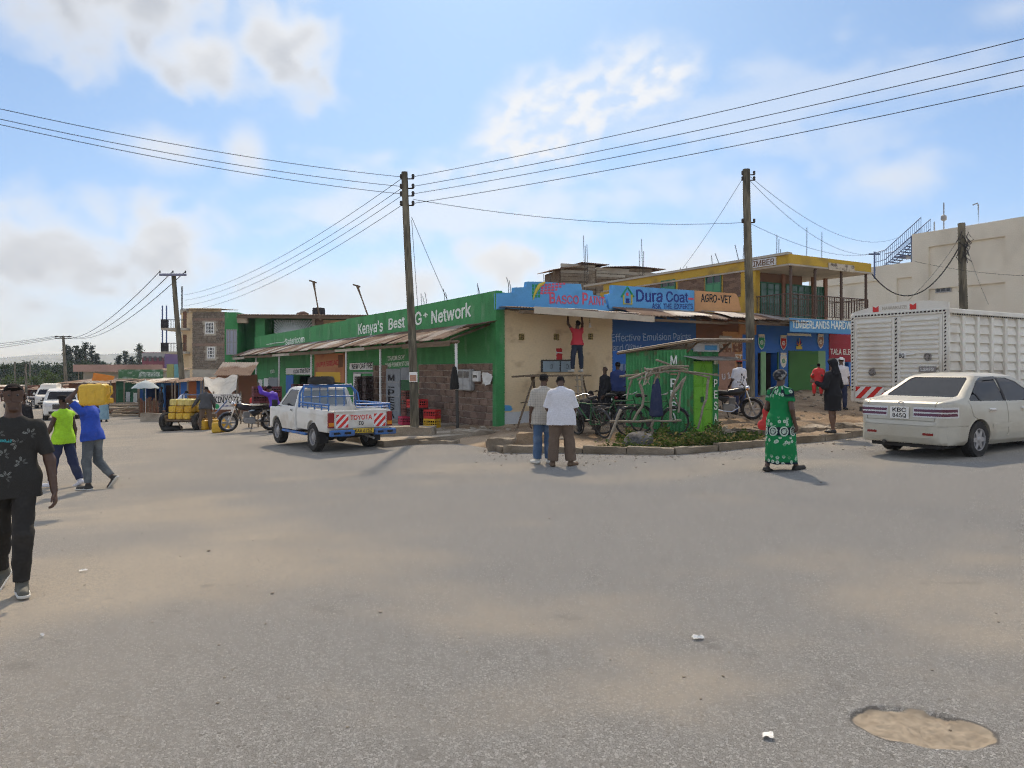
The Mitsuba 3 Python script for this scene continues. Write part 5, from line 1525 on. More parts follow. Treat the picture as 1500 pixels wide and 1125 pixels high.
def flower_dress(p, n, uv):
    u, v = uv.x, uv.y
    green, ink, white = (0.010, 0.185, 0.060), (0.008, 0.018, 0.030), (0.42, 0.52, 0.44)
    col = mix(green, green, mi.Float(0))
    mid, low, top = dr.abs(v - 0.66) < 0.10, v < 0.20, v > 1.22
    # dark band with large ringed flowers
    cu = (frac(u / 0.19 + 0.35) - 0.5) * 0.19
    r = dr.sqrt(dr.square(cu) + dr.square(v - 0.66))
    band = smoothstep(0.085, 0.065, dr.abs(v - 0.66) + 0.02 * noise(u * 30, v * 30, 1.0))
    col = mix(col, ink, band)
    ring = smoothstep(0.014, 0.008, dr.abs(r - 0.068)) + smoothstep(0.047, 0.040, r) * (0.45 + 0.55 * smoothstep(0.35, 0.6, noise(u * 90, v * 90, 2.0)))
    col = mix(col, white, dr.clip(ring, 0, 1) * smoothstep(0.10, 0.085, dr.abs(v - 0.66)))
    # scattered small flowers
    d1, d2, c = voronoi(u * 11.0 + 3, v * 11.0)
    spots = smoothstep(0.34, 0.28, d1) * (1 - 0.6 * smoothstep(0.12, 0.08, d1))
    near_mid = smoothstep(0.25, 0.17, dr.abs(v - 0.66)) * smoothstep(0.08, 0.10, dr.abs(v - 0.66))
    near_top = smoothstep(1.17, 1.24, v)
    near_low = smoothstep(0.30, 0.22, v)
    col = mix(col, ink, dr.clip(near_top * smoothstep(0.45, 0.55, noise(u * 14, v * 14, 4.0)) + smoothstep(0.19, 0.15, v), 0, 1))
    return mix(col, white, spots * dr.clip(near_mid + near_top + near_low, 0, 1) * smoothstep(0.12, 0.2, c))


mat('mat_flower_dress', proc(flower_dress), 0.85, spec=0.2)

STAND = [((-0.05, 0.02, -1), (-0.02, -0.03, -1)), ((0.05, 0.02, -1), (0.02, -0.03, -1))]
HANG = [((-0.20, 0.0, -1), (-0.06, 0.18, -1)), ((0.20, 0.0, -1), (0.06, 0.18, -1))]

# the man close by on the left, walking towards the camera
near_spot = np.array([-4.17, 6.28, 0.0]); near_spot[2] = tilt(*near_spot[:2]) + 0.02
person('man in black sprig print t-shirt and black trousers striding close to the camera', near_spot, 203, 1.75, h=0.0062, eyes=True, head=(10, -2), skin='mat_skin',
       legs=[((-0.02, 0.30, -1), (0.02, -0.04, -1), (-0.25, 1, 0.02)), ((0.10, -0.30, -1), (0.05, -0.45, -1), (0.2, 1, -0.55))],
       arms=[((-0.30, -0.02, -1), (-0.16, 0.22, -1)), ((0.22, 0.05, -1), (0.08, 0.25, -1))], fingers=0.75, build=0.90, shoulders=0.98, hip_w=0.86,
       wear=[(shirt, 'mat_sprig_shirt', 0.80, -0.13, 0.012, 'shirt', True, True, 0.004), (trousers, 'mat_black_jeans', 0.014, 0.97), (shoes, 'mat_shoe_grey', 0.006, 'mat_sole_white', 'shoe', 0.05)])

# the two young men carrying a can across the road
p = spot(93, 713)
person('young man in lime green vest and navy trousers with white stripe walking left', p, 78, 1.68, h=0.009, head=(28, 4), build=0.93,
       legs=[((-0.04, 0.28, -1), (-0.03, 0.10, -1)), ((0.06, -0.22, -1), (0.02, -0.42, -1), (0, 1, -0.5))],
       arms=[((-0.22, 0.30, -1), (-0.02, 0.62, -0.9)), ((0.2, -0.1, -1), (0.1, 0.1, -1))],
       wear=[(shirt, 'mat_lime', 0.08, -0.10, 0.020, 'vest'), (trousers, 'mat_navy', 0.020, 0.97), (shoes, 'mat_shirt_white')])
pc = spot(134, 716)
kcar, JC = person('man in blue t-shirt and grey jeans carrying a yellow can on his shoulder', pc + np.array([0.02, 0.0, 0]), 82, 1.74, h=0.009, head=(-8, 6), lean=(0.0, 0.16, 1),
       legs=[((-0.02, 0.10, -1), (-0.04, -0.12, -1), (-0.2, 1, 0.0)), ((0.08, -0.02, -1), (0.04, -0.95, -1), (0.05, 0.62, -0.78))],
       arms=[((-0.45, 0.55, 0.75), (0.50, -0.25, 0.62)), ((0.45, 0.85, 0.35), (-0.35, -0.35, 0.62))], fingers=0.25,
       wear=[(shirt, 'mat_shirt_blue', 0.75, -0.07, 0.016, 'shirt'), (trousers, 'mat_grey_jeans', 0.014, 0.95), (shoes, 'mat_shoe_dark', 0.009, 'mat_sole_white')])
p = spot(34, 664)
person('man in dark clothes half hidden behind the near man', p, 60, 1.62, h=0.014, head=(40, 0), wear=[(shirt, 'mat_black_cloth', 1.9), (trousers, 'mat_black_jeans'), (shoes, 'mat_shoe_dark', 0.012)])
p = spot(152, 618)
kk, J = person('woman in long pale blue dress on the road beyond the yellow can', p, 20, 1.6, h=0.014, wear=[(dress, mat('mat_pale_blue_cloth', mott((0.22, 0.36, 0.45), (0.14, 0.26, 0.36), 8, 0.7), 0.9), 0.12, 0.20, 0.26, 1.2), (headwear, 'mat_pale_blue_cloth', 'scarf', 'headscarf'), (shoes, 'mat_shoe_dark', 0.012)])
# water seller by his cart
p = spot(301, 630)
person('man in grey jacket leaning towards the water cart with his back turned', p, 18, 1.68, h=0.012, lean=(0.02, 0.30, 1), head=(0, 25),
       legs=[((-0.14, 0.06, -1), (-0.05, -0.02, -1)), ((0.16, 0.02, -1), (0.06, -0.04, -1))], arms=[((-0.55, 0.15, -0.8), (-0.55, 0.35, -0.75)), ((0.35, 0.10, -0.9), (0.05, 0.55, -0.8))],
       wear=[(shirt, 'mat_grey_jacket', 1.95, -0.12, 0.026, 'jacket'), (trousers, 'mat_brown_cloth', 0.02, 0.97), (shoes, 'mat_shoe_brown', 0.012)])
p = spot(259, 618)
person('stooping figure in pale blue top behind the water cart', p, -60, 1.6, h=0.015, lean=(0, 0.75, 1), head=(0, 30), wear=[(shirt, mat('mat_pale_lilac', (0.50, 0.54, 0.66), 0.9), 1.9, -0.1, 0.03, 'top'), (trousers, 'mat_navy'), (shoes, 'mat_shoe_dark', 0.012)])
p = spot(236, 612)
person('figure in dark clothes by the stalls left of the leaning pole', p, 120, 1.65, h=0.016, wear=[(shirt, 'mat_black_cloth', 1.9), (trousers, 'mat_black_jeans'), (shoes, 'mat_shoe_dark', 0.012)])
p = spot(404, 634)
person('man in shiny purple jacket bending behind the parked motorcycle', p, 70, 1.66, h=0.012, lean=(0, 0.35, 1), head=(0, 30), arms=[((-0.3, 0.9, 0.35), (0.1, 0.35, 0.6)), ((0.3, 0.9, -0.1), (-0.2, 0.7, 0.1))],
       wear=[(shirt, 'mat_purple', 1.95, -0.14, 0.035, 'jacket'), (trousers, 'mat_black_jeans', 0.02), (shoes, 'mat_shoe_dark', 0.012)])

# two men talking in the road
p = spot(796, 679)
person('man in grey checked shirt and blue jeans seen from behind', p, 12, 1.72, h=0.009, head=(-48, 8),
       legs=[((-0.05, 0.02, -1), (-0.02, -0.05, -1), (-0.5, 1, 0)), ((0.03, 0.04, -1), (0.02, -0.03, -1), (0.1, 1, 0))], arms=[((-0.22, -0.06, -1), (-0.06, 0.10, -1)), ((0.20, 0.25, -1), (-0.1, 0.8, -0.5))],
       wear=[(shirt, 'mat_check', 0.95, -0.16, 0.030, 'shirt', True, True, 0.022), (trousers, 'mat_denim', 0.018, 0.98, 0.1, 'trousers', 2, 0.022), (shoes, 'mat_sole_white', 0.009)])
p = spot(822, 683)
person('heavy man in loose white shirt and brown trousers with bowed head', p, 2, 1.70, h=0.009, head=(0, 38), lean=(0.0, 0.10, 1), build=1.16,
       legs=[((-0.10, 0.02, -1), (-0.06, -0.04, -1), (-0.1, 1, 0)), ((0.14, 0.05, -1), (0.07, -0.05, -1), (0.9, 0.8, 0))], arms=[((-0.25, 0.15, -1), (0.2, 0.9, -0.5)), ((0.30, 0.05, -1), (-0.05, 0.75, -0.8))],
       wear=[(shirt, 'mat_shirt_white', 0.95, -0.15, 0.034, 'shirt', False, True, 0.026), (trousers, 'mat_brown_cloth', 0.034, 0.97, 0.1, 'trousers', 2, 0.02), (shoes, 'mat_shoe_brown', 0.009)])

# the painter on his scaffold
px_, pz_ = F.loc(845.5, 545, -0.75)
pw = F.M @ [px_, -0.75, pz_, 1]
person('painter in red shirt reaching up to the canopy from the scaffold', pw[:3], 31, 1.56, h=0.010, head=(0, -25),
       legs=[((-0.16, 0.05, -1), (-0.04, 0.0, -1)), ((0.16, 0.05, -1), (0.06, -0.02, -1))], arms=[((-0.42, 0.25, 0.75), (0.02, 0.05, 1)), ((0.34, 0.30, 0.75), (0.0, 0.15, 0.9))], fingers=0.8,
       wear=[(shirt, 'mat_shirt_red', 0.45, -0.02, 0.012, 'shirt'), (trousers, mat('mat_dark_denim', (0.03, 0.04, 0.065), 0.9), 0.018, 0.95), (shoes, 'mat_sole_white', 0.01)])
# figures on the bare earth
p = spot(886, 621, verge)
person('elderly man in long black coat standing in front of the cream wall', p, 110, 1.60, h=0.010, head=(15, 0), arms=[((-0.2, 0.0, -1), (0.1, 0.5, -0.8)), ((0.24, -0.1, -1), (0.0, 0.35, -0.9))],
       wear=[(dress, 'mat_black_cloth', 0.42, 0.20, 0.24, 1.95, 0.03, 'coat'), (trousers, 'mat_black_cloth', 0.024, 0.97), (shoes, 'mat_shoe_dark', 0.01)], hair=False)
p = spot(905, 612, verge)
person('man in dark blue jacket seated behind the parked motorcycles', p, 20, 1.66, h=0.012, wear=[(shirt, mat('mat_blue_jacket', (0.03, 0.05, 0.16), 0.9), 1.95, -0.1, 0.03, 'jacket'), (trousers, 'mat_black_jeans'), (shoes, 'mat_shoe_dark', 0.012)])
p = spot(858, 637, verge)
person('person in dark clothes crouching to mend the bicycle', p, -25, 1.62, h=0.011, lean=(0, 0.62, 1), head=(0, 30),
       legs=[((-0.45, 0.9, -0.05), (0.1, -0.45, -1)), ((0.45, 0.9, -0.05), (-0.1, -0.45, -1))], arms=[((-0.35, 0.7, -0.5), (0.2, 0.9, -0.1)), ((0.35, 0.7, -0.5), (-0.2, 0.9, -0.2))],
       wear=[(shirt, 'mat_black_cloth', 1.95, -0.06, 0.028, 'jacket'), (trousers, 'mat_black_jeans', 0.02), (shoes, 'mat_shoe_dark', 0.011)])
p = spot(1083, 607, verge)
person('man in white t-shirt and red cap standing by the motorcycle', p, 20, 1.64, h=0.010, head=(-10, 0), build=1.1, arms=[((-0.2, 0.1, -1), (0.1, 0.7, -0.7)), ((0.2, 0.1, -1), (0.0, 0.6, -0.8))],
       wear=[(shirt, 'mat_shirt_white', 0.85, -0.12, 0.024, 'shirt'), (trousers, 'mat_navy', 0.02), (headwear, 'mat_red'), (shoes, 'mat_shoe_dark', 0.011)])
# the woman in the green dress
p = spot(1143, 690)
kg, JG = person('woman in long green dress with white flower print walking across the road', p, -56, 1.66, h=0.008, head=(-4, 0), build=1.14, shoulders=0.98,
       legs=[((-0.02, -0.20, -1), (-0.02, -0.32, -1), (-0.15, 1, -0.25)), ((0.05, 0.36, -1), (0.04, 0.26, -1), (0.1, 1, 0.10))],
       arms=[((-0.30, -0.05, -1), (-0.05, 0.75, -0.55)), ((0.26, -0.10, -1), (0.10, 0.22, -1))], fingers=0.7,
       wear=[(dress, 'mat_flower_dress', 0.13, 0.210, 0.250, 0.55, 0.016, 'dress', 4, True, 0.0, 0.92, (0, 0.03, 0)), (headwear, mat('mat_scarf', mott((0.018, 0.02, 0.026), (0.3, 0.3, 0.3), 22, 0.9), 0.9), 'scarf', 'headscarf'), (shoes, 'mat_shoe_dark', 0.008, 'mat_shoe_dark', 'sandal', 0.0)])
hb_ = (JG['TM'] @ np.append(JG['el'][0] + np.array([-0.02, 0.06, -0.16]), 1))[:3]
bagk = thing('handbag', 'red handbag held under the arm of the woman in the green dress', 'bag')
bg = Soft([-0.2, -0.12, -0.25], [0.2, 0.12, 0.25], 0.009)
bg.cone([-0.10, 0, -0.13], [0.10, 0, -0.13], 0.085, k=0.02, squash=((0, 1, 0), 1.7)).cone([-0.05, 0, 0.10], [0.05, 0, 0.10], 0.055, k=0.03, squash=((0, 1, 0), 1.7)).cone([0, 0, -0.1], [0, 0, 0.1], 0.11, 0.08, k=0.03, squash=((0, 1, 0), 2.2))
put(bagk, MB(move(*hb_, rz=-42)).add(*bg.mesh()), 'mat_red', True)
part(bagk, 'strap', MB(move(*hb_, rz=-42)).tube([[-0.07, 0, 0.12], [-0.04, 0, 0.24], [0.04, 0, 0.24], [0.07, 0, 0.12]], 0.010, 6), 'mat_red', True)
# mother and child
p = spot(1220, 634, verge)
km, JM = person('woman in black dress and black headscarf carrying a child in red', p, 32, 1.66, h=0.009, head=(8, 5), build=1.08,
       legs=[((-0.02, -0.06, -1), (-0.02, -0.14, -1)), ((0.04, 0.14, -1), (0.02, 0.05, -1))], arms=[((-0.35, 0.05, -1), (-0.15, 0.95, 0.35)), ((0.42, 0.05, -0.9), (0.02, 0.9, 0.1))], skin='mat_skin_brown',
       wear=[(dress, 'mat_black_cloth', 0.50, 0.20, 0.20, 1.95, 0.022, 'dress'), (headwear, 'mat_black_cloth', 'hood', 'headscarf'), (shoes, 'mat_shoe_dark', 0.009, None, 'shoe', 0.0)], hair=False)
pk = (JM['TM'] @ np.append(JM['wr'][0] + np.array([0.13, 0.00, -0.30]), 1))[:3]
person('small child in red clothes held on the arm of the woman in black', pk, 150, 0.82, h=0.009, head=(0, 10), build=1.25, lift=0.0,
       legs=[((-0.15, 0.8, -0.6), (0, -0.1, -1)), ((0.15, 0.8, -0.6), (0, -0.1, -1))], arms=[((-0.3, 0.4, -0.8), (0.2, 0.9, 0.1)), ((0.3, 0.4, -0.8), (-0.2, 0.9, 0.2))],
       wear=[(shirt, 'mat_red', 1.9, -0.12, 0.03, 'jacket'), (trousers, 'mat_red', 0.02, 0.95)])
p = spot(1232, 600, verge)
person('person in white cap standing by the red shop wall', p, 170, 1.62, h=0.013, wear=[(shirt, 'mat_shirt_white', 0.9), (trousers, 'mat_navy'), (headwear, 'mat_white'), (shoes, 'mat_shoe_dark', 0.012)])
# ------------------------------------------------------------------ vehicles
mat('mat_tyre', mott((0.030, 0.029, 0.028), (0.085, 0.075, 0.062), 6, 0.7), 0.9)
mat('mat_rim', mott((0.36, 0.36, 0.37), (0.22, 0.20, 0.18), 8, 0.5), 0.4, metal=0.4)
mat('mat_chrome', (0.65, 0.65, 0.66), 0.15, metal=1.0)
mat('mat_car_pearl', mott((0.43, 0.415, 0.355), (0.34, 0.31, 0.25), 2.2, 0.6, 0.7, 0.05), 0.34, spec=0.5, clearcoat=0.8, clearcoat_gloss=0.92)
mat('mat_pickup_white', mott((0.63, 0.63, 0.60), (0.42, 0.37, 0.30), 2.6, 0.55, 1, 0.05), 0.4, spec=0.5, clearcoat=0.4)
mat('mat_truck_white', mott((0.70, 0.68, 0.62), (0.46, 0.40, 0.32), 1.9, 0.6, 0.6, 0.06), 0.55)
mat('mat_bar_blue', mott((0.04, 0.145, 0.41), (0.09, 0.10, 0.16), 9, 0.8), 0.5)
mat('mat_lamp_red', (0.22, 0.012, 0.014), 0.2, spec=0.6)
mat('mat_lamp_purple', (0.09, 0.015, 0.045), 0.15, spec=0.6)
mat('mat_lamp_clear', (0.55, 0.55, 0.56), 0.15, spec=0.6)
mat('mat_orange_lamp', (0.55, 0.20, 0.02), 0.25)
mat('mat_rubber', (0.025, 0.025, 0.026), 0.7)
mat('mat_plate_yellow', (0.58, 0.40, 0.04), 0.5)
mat('mat_car_glass', (0.008, 0.010, 0.016), 0.03, spec=0.32)
mat('mat_reflect_white', (0.70, 0.70, 0.68), 0.5)
mat('mat_reflect_red', (0.60, 0.035, 0.03), 0.45)


def manifold(v, f):
    return m3.Manifold(m3.Mesh(np.array(v, np.float32, order='C'), np.array(f, np.uint32, order='C')))


def solid(poly, a, b, axis):
    """a polygon extruded along an axis: 'y' takes (x, z), 'x' takes (y, z), 'z' takes (x, y)"""
    c = m3.CrossSection([np.asarray(poly.exterior.coords)[:-1]], m3.FillRule.NonZero)
    m = c.extrude(b - a)
    i = {'y': (0, 2, 1), 'x': (2, 0, 1), 'z': (0, 1, 2)}[axis]
    def warp(v):
        w = v + [0, 0, a]
        o = np.empty_like(w)
        if axis == 'y':
            o[:, 0], o[:, 2], o[:, 1] = w[:, 0], w[:, 1], w[:, 2]
        elif axis == 'x':
            o[:, 1], o[:, 2], o[:, 0] = w[:, 0], w[:, 1], w[:, 2]
        else:
            o = w
        return o
    m = m.warp_batch(warp)
    if axis == 'y':
        q = m.to_mesh()
        return manifold(q.vert_properties[:, :3], q.tri_verts[:, ::-1])
    return m


def mirror(pts):
    """an outline given for y > 0 from bottom to top, closed on the other side"""
    return Polygon(list(pts) + [(-a, b) for a, b in pts[::-1]])


def rounded(poly, r=0.03):
    return poly.buffer(-r, join_style='round').buffer(2 * r, join_style='round').buffer(-r, join_style='round').simplify(0.004)


class Shell:
    """A smooth solid with offset copies of itself, for glass let into it and parts laid on it."""

    def __init__(s, m, edge=0.06, iters=8):
        q = m.refine_to_length(edge).to_mesh()
        t = trimesh.Trimesh(q.vert_properties[:, :3], q.tri_verts, process=True)
        trimesh.smoothing.filter_taubin(t, lamb=0.5, nu=0.53, iterations=iters)
        s.t, s.m = t, manifold(t.vertices, t.faces)
        s.n = np.array(t.vertex_normals)
        s.body = s.m

    def off(s, d):
        return manifold(s.t.vertices + s.n * d, s.t.faces)

    def groove(s, cut, depth=0.012):
        s.body = s.body - (cut - s.off(-depth))
        return s

    def patch(s, cut, d=0.004, inner=-0.012):
        return (s.off(d) ^ cut) - s.off(inner)


def wheel(par, M, r, w, rim=None, spokes=6, name='wheel', out=1, rim_mat='mat_rim', rim_r=0.62):
    """axis along y; out: +1 when its outer face looks to +y"""
    K = M @ move(rx=-90 * out)
    rr = r * rim_r
    n = 40
    prof = [(rr, -w * 0.46), (rr * 1.04, -w * 0.5), (r * 0.93, -w * 0.5), (r * 0.985, -w * 0.40), (r, -w * 0.2), (r, w * 0.2), (r * 0.985, w * 0.40), (r * 0.93, w * 0.5), (rr * 1.04, w * 0.5), (rr, w * 0.46)]
    k = part(par, name, MB(K).lathe(prof, n), 'mat_tyre', 35)
    tr = MB(K)
    for i in range(36):
        a = i * 2 * np.pi / 36
        for z in (-w * 0.3, 0.0, w * 0.3):
            tr.box(r * 0.985, -0.013, z - w * 0.09, r + 0.006, 0.013, z + w * 0.09, M=move(rz=math.degrees(a + z * 1.2)))
    part(k, 'tread', tr, 'mat_tyre', kind='stuff')
    rm = MB(K).lathe([(rr, -w * 0.42), (rr * 0.96, -w * 0.2), (rr * 0.94, w * 0.2), (rr * 1.0, w * 0.47), (rr * 0.93, w * 0.47), (rr * 0.90, w * 0.36), (rr * 0.88, w * 0.0), (0, w * 0.0)], n)
    if rim == 'alloy':
        for i in range(spokes):
            a = 360 * i / spokes
            rm.prism(Polygon([(0.02, -0.055), (rr * 0.92, -0.028), (rr * 0.92, 0.028), (0.02, 0.055)]), w * 0.10, w * 0.42, move(rz=a))
        rm.lathe([(rr * 0.33, w * 0.1), (rr * 0.33, w * 0.40), (rr * 0.20, w * 0.46), (0, w * 0.46)], 20)
    else:
        rm.lathe([(rr * 0.9, w * 0.10), (rr * 0.72, w * 0.30), (rr * 0.45, w * 0.34), (rr * 0.40, w * 0.44), (rr * 0.2, w * 0.48), (0, w * 0.48)], n)
    part(k, 'rim', rm, rim_mat, 35)
    if rim != 'alloy':
        hm = MB(K)
        for i in range(10):
            hm.lathe([(0, w * 0.325), (rr * 0.075, w * 0.325), (rr * 0.08, w * 0.29)], 8, move(rz=36 * i) @ move(x=rr * 0.58))
        part(k, 'vent', hm, 'mat_dark')
    return k


def arches(m, xs, r, half, z):
    for x in xs:
        for sd in (-1, 1):
            c = m3.Manifold.cylinder(0.42, r, r, 48).translate([0, 0, -0.21]).rotate([90, 0, 0]).translate([x, sd * half, z])
            m = m - c
    return m


def box3(x0, y0, z0, x1, y1, z1):
    return m3.Manifold.cube([x1 - x0, y1 - y0, z1 - z0]).translate([x0, y0, z0])


def chevrons(par, M, x0, z0, x1, z1, slope=1, n=3, dot=True):
    """red and white striped board in the xz plane of M, facing -y"""
    k = part(par, 'marker_board', MB(M).box(x0, -0.006, z0, x1, 0.0, z1), 'mat_reflect_white', label='white board with red diagonal stripes')
    frame_ = sbox(x0 + 0.004, z0 + 0.004, x1 - 0.004, z1 - 0.004)
    w, hgt = x1 - x0, z1 - z0
    step = (w + hgt) / n / 1.2
    for i in range(-1, n + 2):
        a = x0 - hgt + i * step
        st = Polygon([(a, z0), (a + step * 0.52, z0), (a + step * 0.52 + hgt, z1), (a + hgt, z1)])
        if slope < 0:
            st = affinity.scale(st, -1, 1, origin=((x0 + x1) / 2, 0))
        st = st.intersection(frame_)
        if not st.is_empty and st.area > 1e-4:
            part(k, 'red_stripe', MB(M).prism(st, 0.006, 0.009, XZ), 'mat_reflect_red')
    return k


# ---- the pearl white saloon on the right
def saloon():
    pos = np.array([7.66, 13.70])
    M = frame([pos[0], pos[1], float(tilt(*pos))], DX)
    key = thing('saloon_car', 'pearl white four door saloon car seen from its rear at the right edge', 'car')
    side = rounded(Polygon([(-0.95, 0.24), (-1.01, 0.36), (-1.03, 0.56), (-0.99, 0.64), (-0.955, 0.93), (-0.90, 0.975), (-0.42, 1.035), (-0.36, 1.06), (0.28, 1.405), (0.46, 1.45), (0.8, 1.475), (1.25, 1.465), (1.55, 1.42), (2.38, 1.02), (2.5, 0.98), (3.2, 0.86), (3.45, 0.74),
                            (3.55, 0.58), (3.55, 0.32), (3.45, 0.22), (2.0, 0.20), (0.5, 0.20)]), 0.03)
    front = mirror([(0.72, 0.2), (0.81, 0.28), (0.842, 0.42), (0.8475, 0.60), (0.838, 0.80), (0.815, 0.935), (0.80, 0.96), (0.64, 1.33), (0.58, 1.41), (0.46, 1.455), (0.2, 1.482)])
    plan = affinity.rotate(mirror([(0.42, -1.045), (0.66, -1.0), (0.77, -0.90), (0.815, -0.6), (0.8475, 0.2), (0.8475, 2.5), (0.82, 2.95), (0.74, 3.28), (0.60, 3.45), (0.3, 3.55)]), 0)
    plan = Polygon([(b, a) for a, b in plan.exterior.coords])
    base = solid(side, -1, 1, 'y') ^ solid(front, -2, 4.5, 'x') ^ solid(plan, 0, 2, 'z')
    S = Shell(base, 0.055, 9)
    S.body = arches(S.m, (0, 2.7), 0.355, 0.85, 0.315)
    # glass
    sw1 = rounded(Polygon([(-0.28, 0.985), (0.22, 1.30), (0.42, 1.365), (0.86, 1.385), (0.94, 0.965)]), 0.02)
    sw2 = rounded(Polygon([(0.99, 0.965), (0.93, 1.385), (1.30, 1.375), (1.55, 1.31), (2.12, 1.0), (2.0, 0.965)]), 0.02)
    rear = rounded(mirror([(0.60, 1.045), (0.64, 1.07), (0.515, 1.36), (0.47, 1.385)]), 0.02)
    ws = rounded(mirror([(0.66, 1.04), (0.70, 1.06), (0.545, 1.36), (0.50, 1.385)]), 0.02)
    cuts = [('side_window', solid(sw1, -1, 1, 'y')), ('side_window', solid(sw2, -1, 1, 'y')), ('rear_window', solid(rear, -0.55, 0.55, 'x')), ('windscreen', solid(ws, 1.45, 2.6, 'x'))]
    glass = [(n, c ^ S.off(-0.008)) for n, c in cuts]
    for n, c in cuts:
        S.groove(c, 0.03)
    g = 0.006
    for x0, x1, z0, z1 in ((0.928, 0.946, 0.36, 1.0), (2.10, 2.118, 0.36, 1.0)):
        S.groove(box3(x0, -1, z0, x1, 1, z1), 0.012)
    S.groove(solid(Polygon([(-0.30, 0.985), (-0.20, 0.72), (-0.06, 0.66), (-0.05, 0.672), (-0.19, 0.73), (-0.285, 0.985)]), -1, 1, 'y'), 0.012)
    S.groove(box3(-1.2, -0.62, 0.633, -0.85, 0.62, 0.649), 0.02)
    for y in (-0.62, 0.61):
        S.groove(box3(-1.2, y, 0.64, -0.45, y + 0.014, 1.2), 0.018)
    S.groove(box3(-0.46, -0.62, 0.9, -0.448, 0.62, 1.2), 0.012)
    S.groove(box3(-1.2, -1, 0.55, -0.34, 1, 0.566), 0.016)
    put(key, MB(M).man(S.body), 'mat_car_pearl', 32)
    for n, m in glass:
        part(key, n, MB(M).man(m), 'mat_car_glass', 32)
    part(key, 'window_pillar', MB(M).man(S.patch(box3(0.905, -1, 0.97, 0.975, 1, 1.385), 0.001)), 'mat_rubber', 32)
    part(key, 'window_pillar', MB(M).man(S.patch(solid(Polygon([(0.10, 0.97), (0.135, 0.97), (0.02, 1.17), (-0.01, 1.15)]), -1, 1, 'y'), 0.001)), 'mat_rubber', 32)
    rainguard = S.patch(solid(Polygon([(-0.05, 1.13), (0.24, 1.325), (0.42, 1.385), (0.9, 1.405), (0.9, 1.355), (0.44, 1.335), (0.27, 1.28), (-0.03, 1.09)]), -1, 1, 'y'), 0.02, -0.004)
    part(key, 'wind_deflector', MB(M).man(rainguard), 'mat_car_glass', 32)
    for sd in (-1, 1):
        lamp = S.patch(solid(Polygon([(sd * 0.235, 0.705), (sd * 0.235, 0.875), (sd * 1.0, 0.885), (sd * 1.0, 0.70)]), -1.2, -0.62, 'x'), 0.008)
        k = part(key, 'tail_lamp', MB(M).man(lamp), 'mat_lamp_clear', 32)
        for z0 in (0.73, 0.80):
            part(k, 'red_lens', MB(M).man(S.patch(solid(Polygon([(sd * 0.25, z0), (sd * 0.25, z0 + 0.042), (sd * 1.0, z0 + 0.048), (sd * 1.0, z0)]), -1.2, -0.66, 'x'), 0.012)), 'mat_lamp_purple', 32)
        part(key, 'bumper_reflector', MB(M).man(S.patch(box3(-1.1, min(sd * 0.42, sd * 0.60), 0.40, -0.8, max(sd * 0.42, sd * 0.60), 0.44), 0.006)), 'mat_lamp_red', 32)
        for x in (0.32, 1.42):
            hd_ = MB(M).box(x, sd * 0.842, 0.80, x + 0.17, sd * 0.875, 0.835, bev=0.01).box(x - 0.02, sd * 0.835, 0.785, x + 0.19, sd * 0.848, 0.85, bev=0.01)
            part(key, 'door_handle', hd_, 'mat_chrome' if sd < 0 else 'mat_car_pearl')
        wheel(key, M @ move(0, sd * 0.74, 0.312), 0.312, 0.195, 'alloy', 6, out=sd)
        wheel(key, M @ move(2.7, sd * 0.74, 0.312), 0.312, 0.195, 'alloy', 6, out=sd)
        mr = m3.Manifold.batch_hull([m3.Manifold.sphere(0.05, 16).translate([2.0 + a, sd * (0.93 + b), 1.0 + c]) for a in (-0.02, 0.03) for b in (-0.05, 0.06) for c in (-0.02, 0.05)])
        part(key, 'door_mirror', MB(M).man(mr), 'mat_car_pearl', 40)
        part(key, 'head_lamp', MB(M).man(S.patch(solid(Polygon([(sd * 0.45, 0.62), (sd * 0.45, 0.74), (sd * 1, 0.80), (sd * 1, 0.64)]), 3.15, 3.7, 'x'), 0.006)), 'mat_lamp_clear', 32)
    part(key, 'side_moulding', MB(M).man(S.patch(box3(0.42, -1, 0.50, 2.3, 1, 0.575), 0.010)), 'mat_car_pearl', 32)
    part(key, 'underbody', MB(M).box(-0.85, -0.62, 0.17, 3.3, 0.62, 0.34), 'mat_rubber')
    part(key, 'exhaust_pipe', MB(M).tube([[-0.5, 0.30, 0.24], [-1.0, 0.30, 0.25]], 0.028, 10), 'mat_iron')
    rearM = M @ frame([-1.0, 0, 0], [0, -1, 0])                     # x to the car's right, y forwards
    pl = part(key, 'number_plate', MB(rearM).box(-0.17, -0.022, 0.665, 0.17, -0.012, 0.875, bev=0.004, M=move(0, 0.015, 0)), 'mat_reflect_white')
    for row, s in ((0.785, 'KBC'), (0.69, '845Q')):
        part(pl, 'lettering', MB(rearM).text(s, 0.07, 0.25, upright(-0.125, -0.0075, row), True, 0.003), 'mat_letter_black')
    ring = [[0.055 * math.cos(t), -0.0, 0.036 * math.sin(t)] for t in np.linspace(0, 2 * np.pi, 17)]
    ring2 = [[0.022 * math.cos(t), -0.0, 0.036 * math.sin(t)] for t in np.linspace(0, 2 * np.pi, 17)]
    eb = MB(rearM).tube(np.array(ring) + [0, 0.045, 0.93], 0.006, 5).tube(np.array(ring2) + [0, 0.043, 0.93], 0.005, 5).tube(np.array([[0.045 * math.cos(t), 0.041, 0.945 + 0.012 * math.sin(t)] for t in np.linspace(0, 2 * np.pi, 13)]), 0.005, 5)
    part(key, 'badge', eb, 'mat_chrome')


saloon()


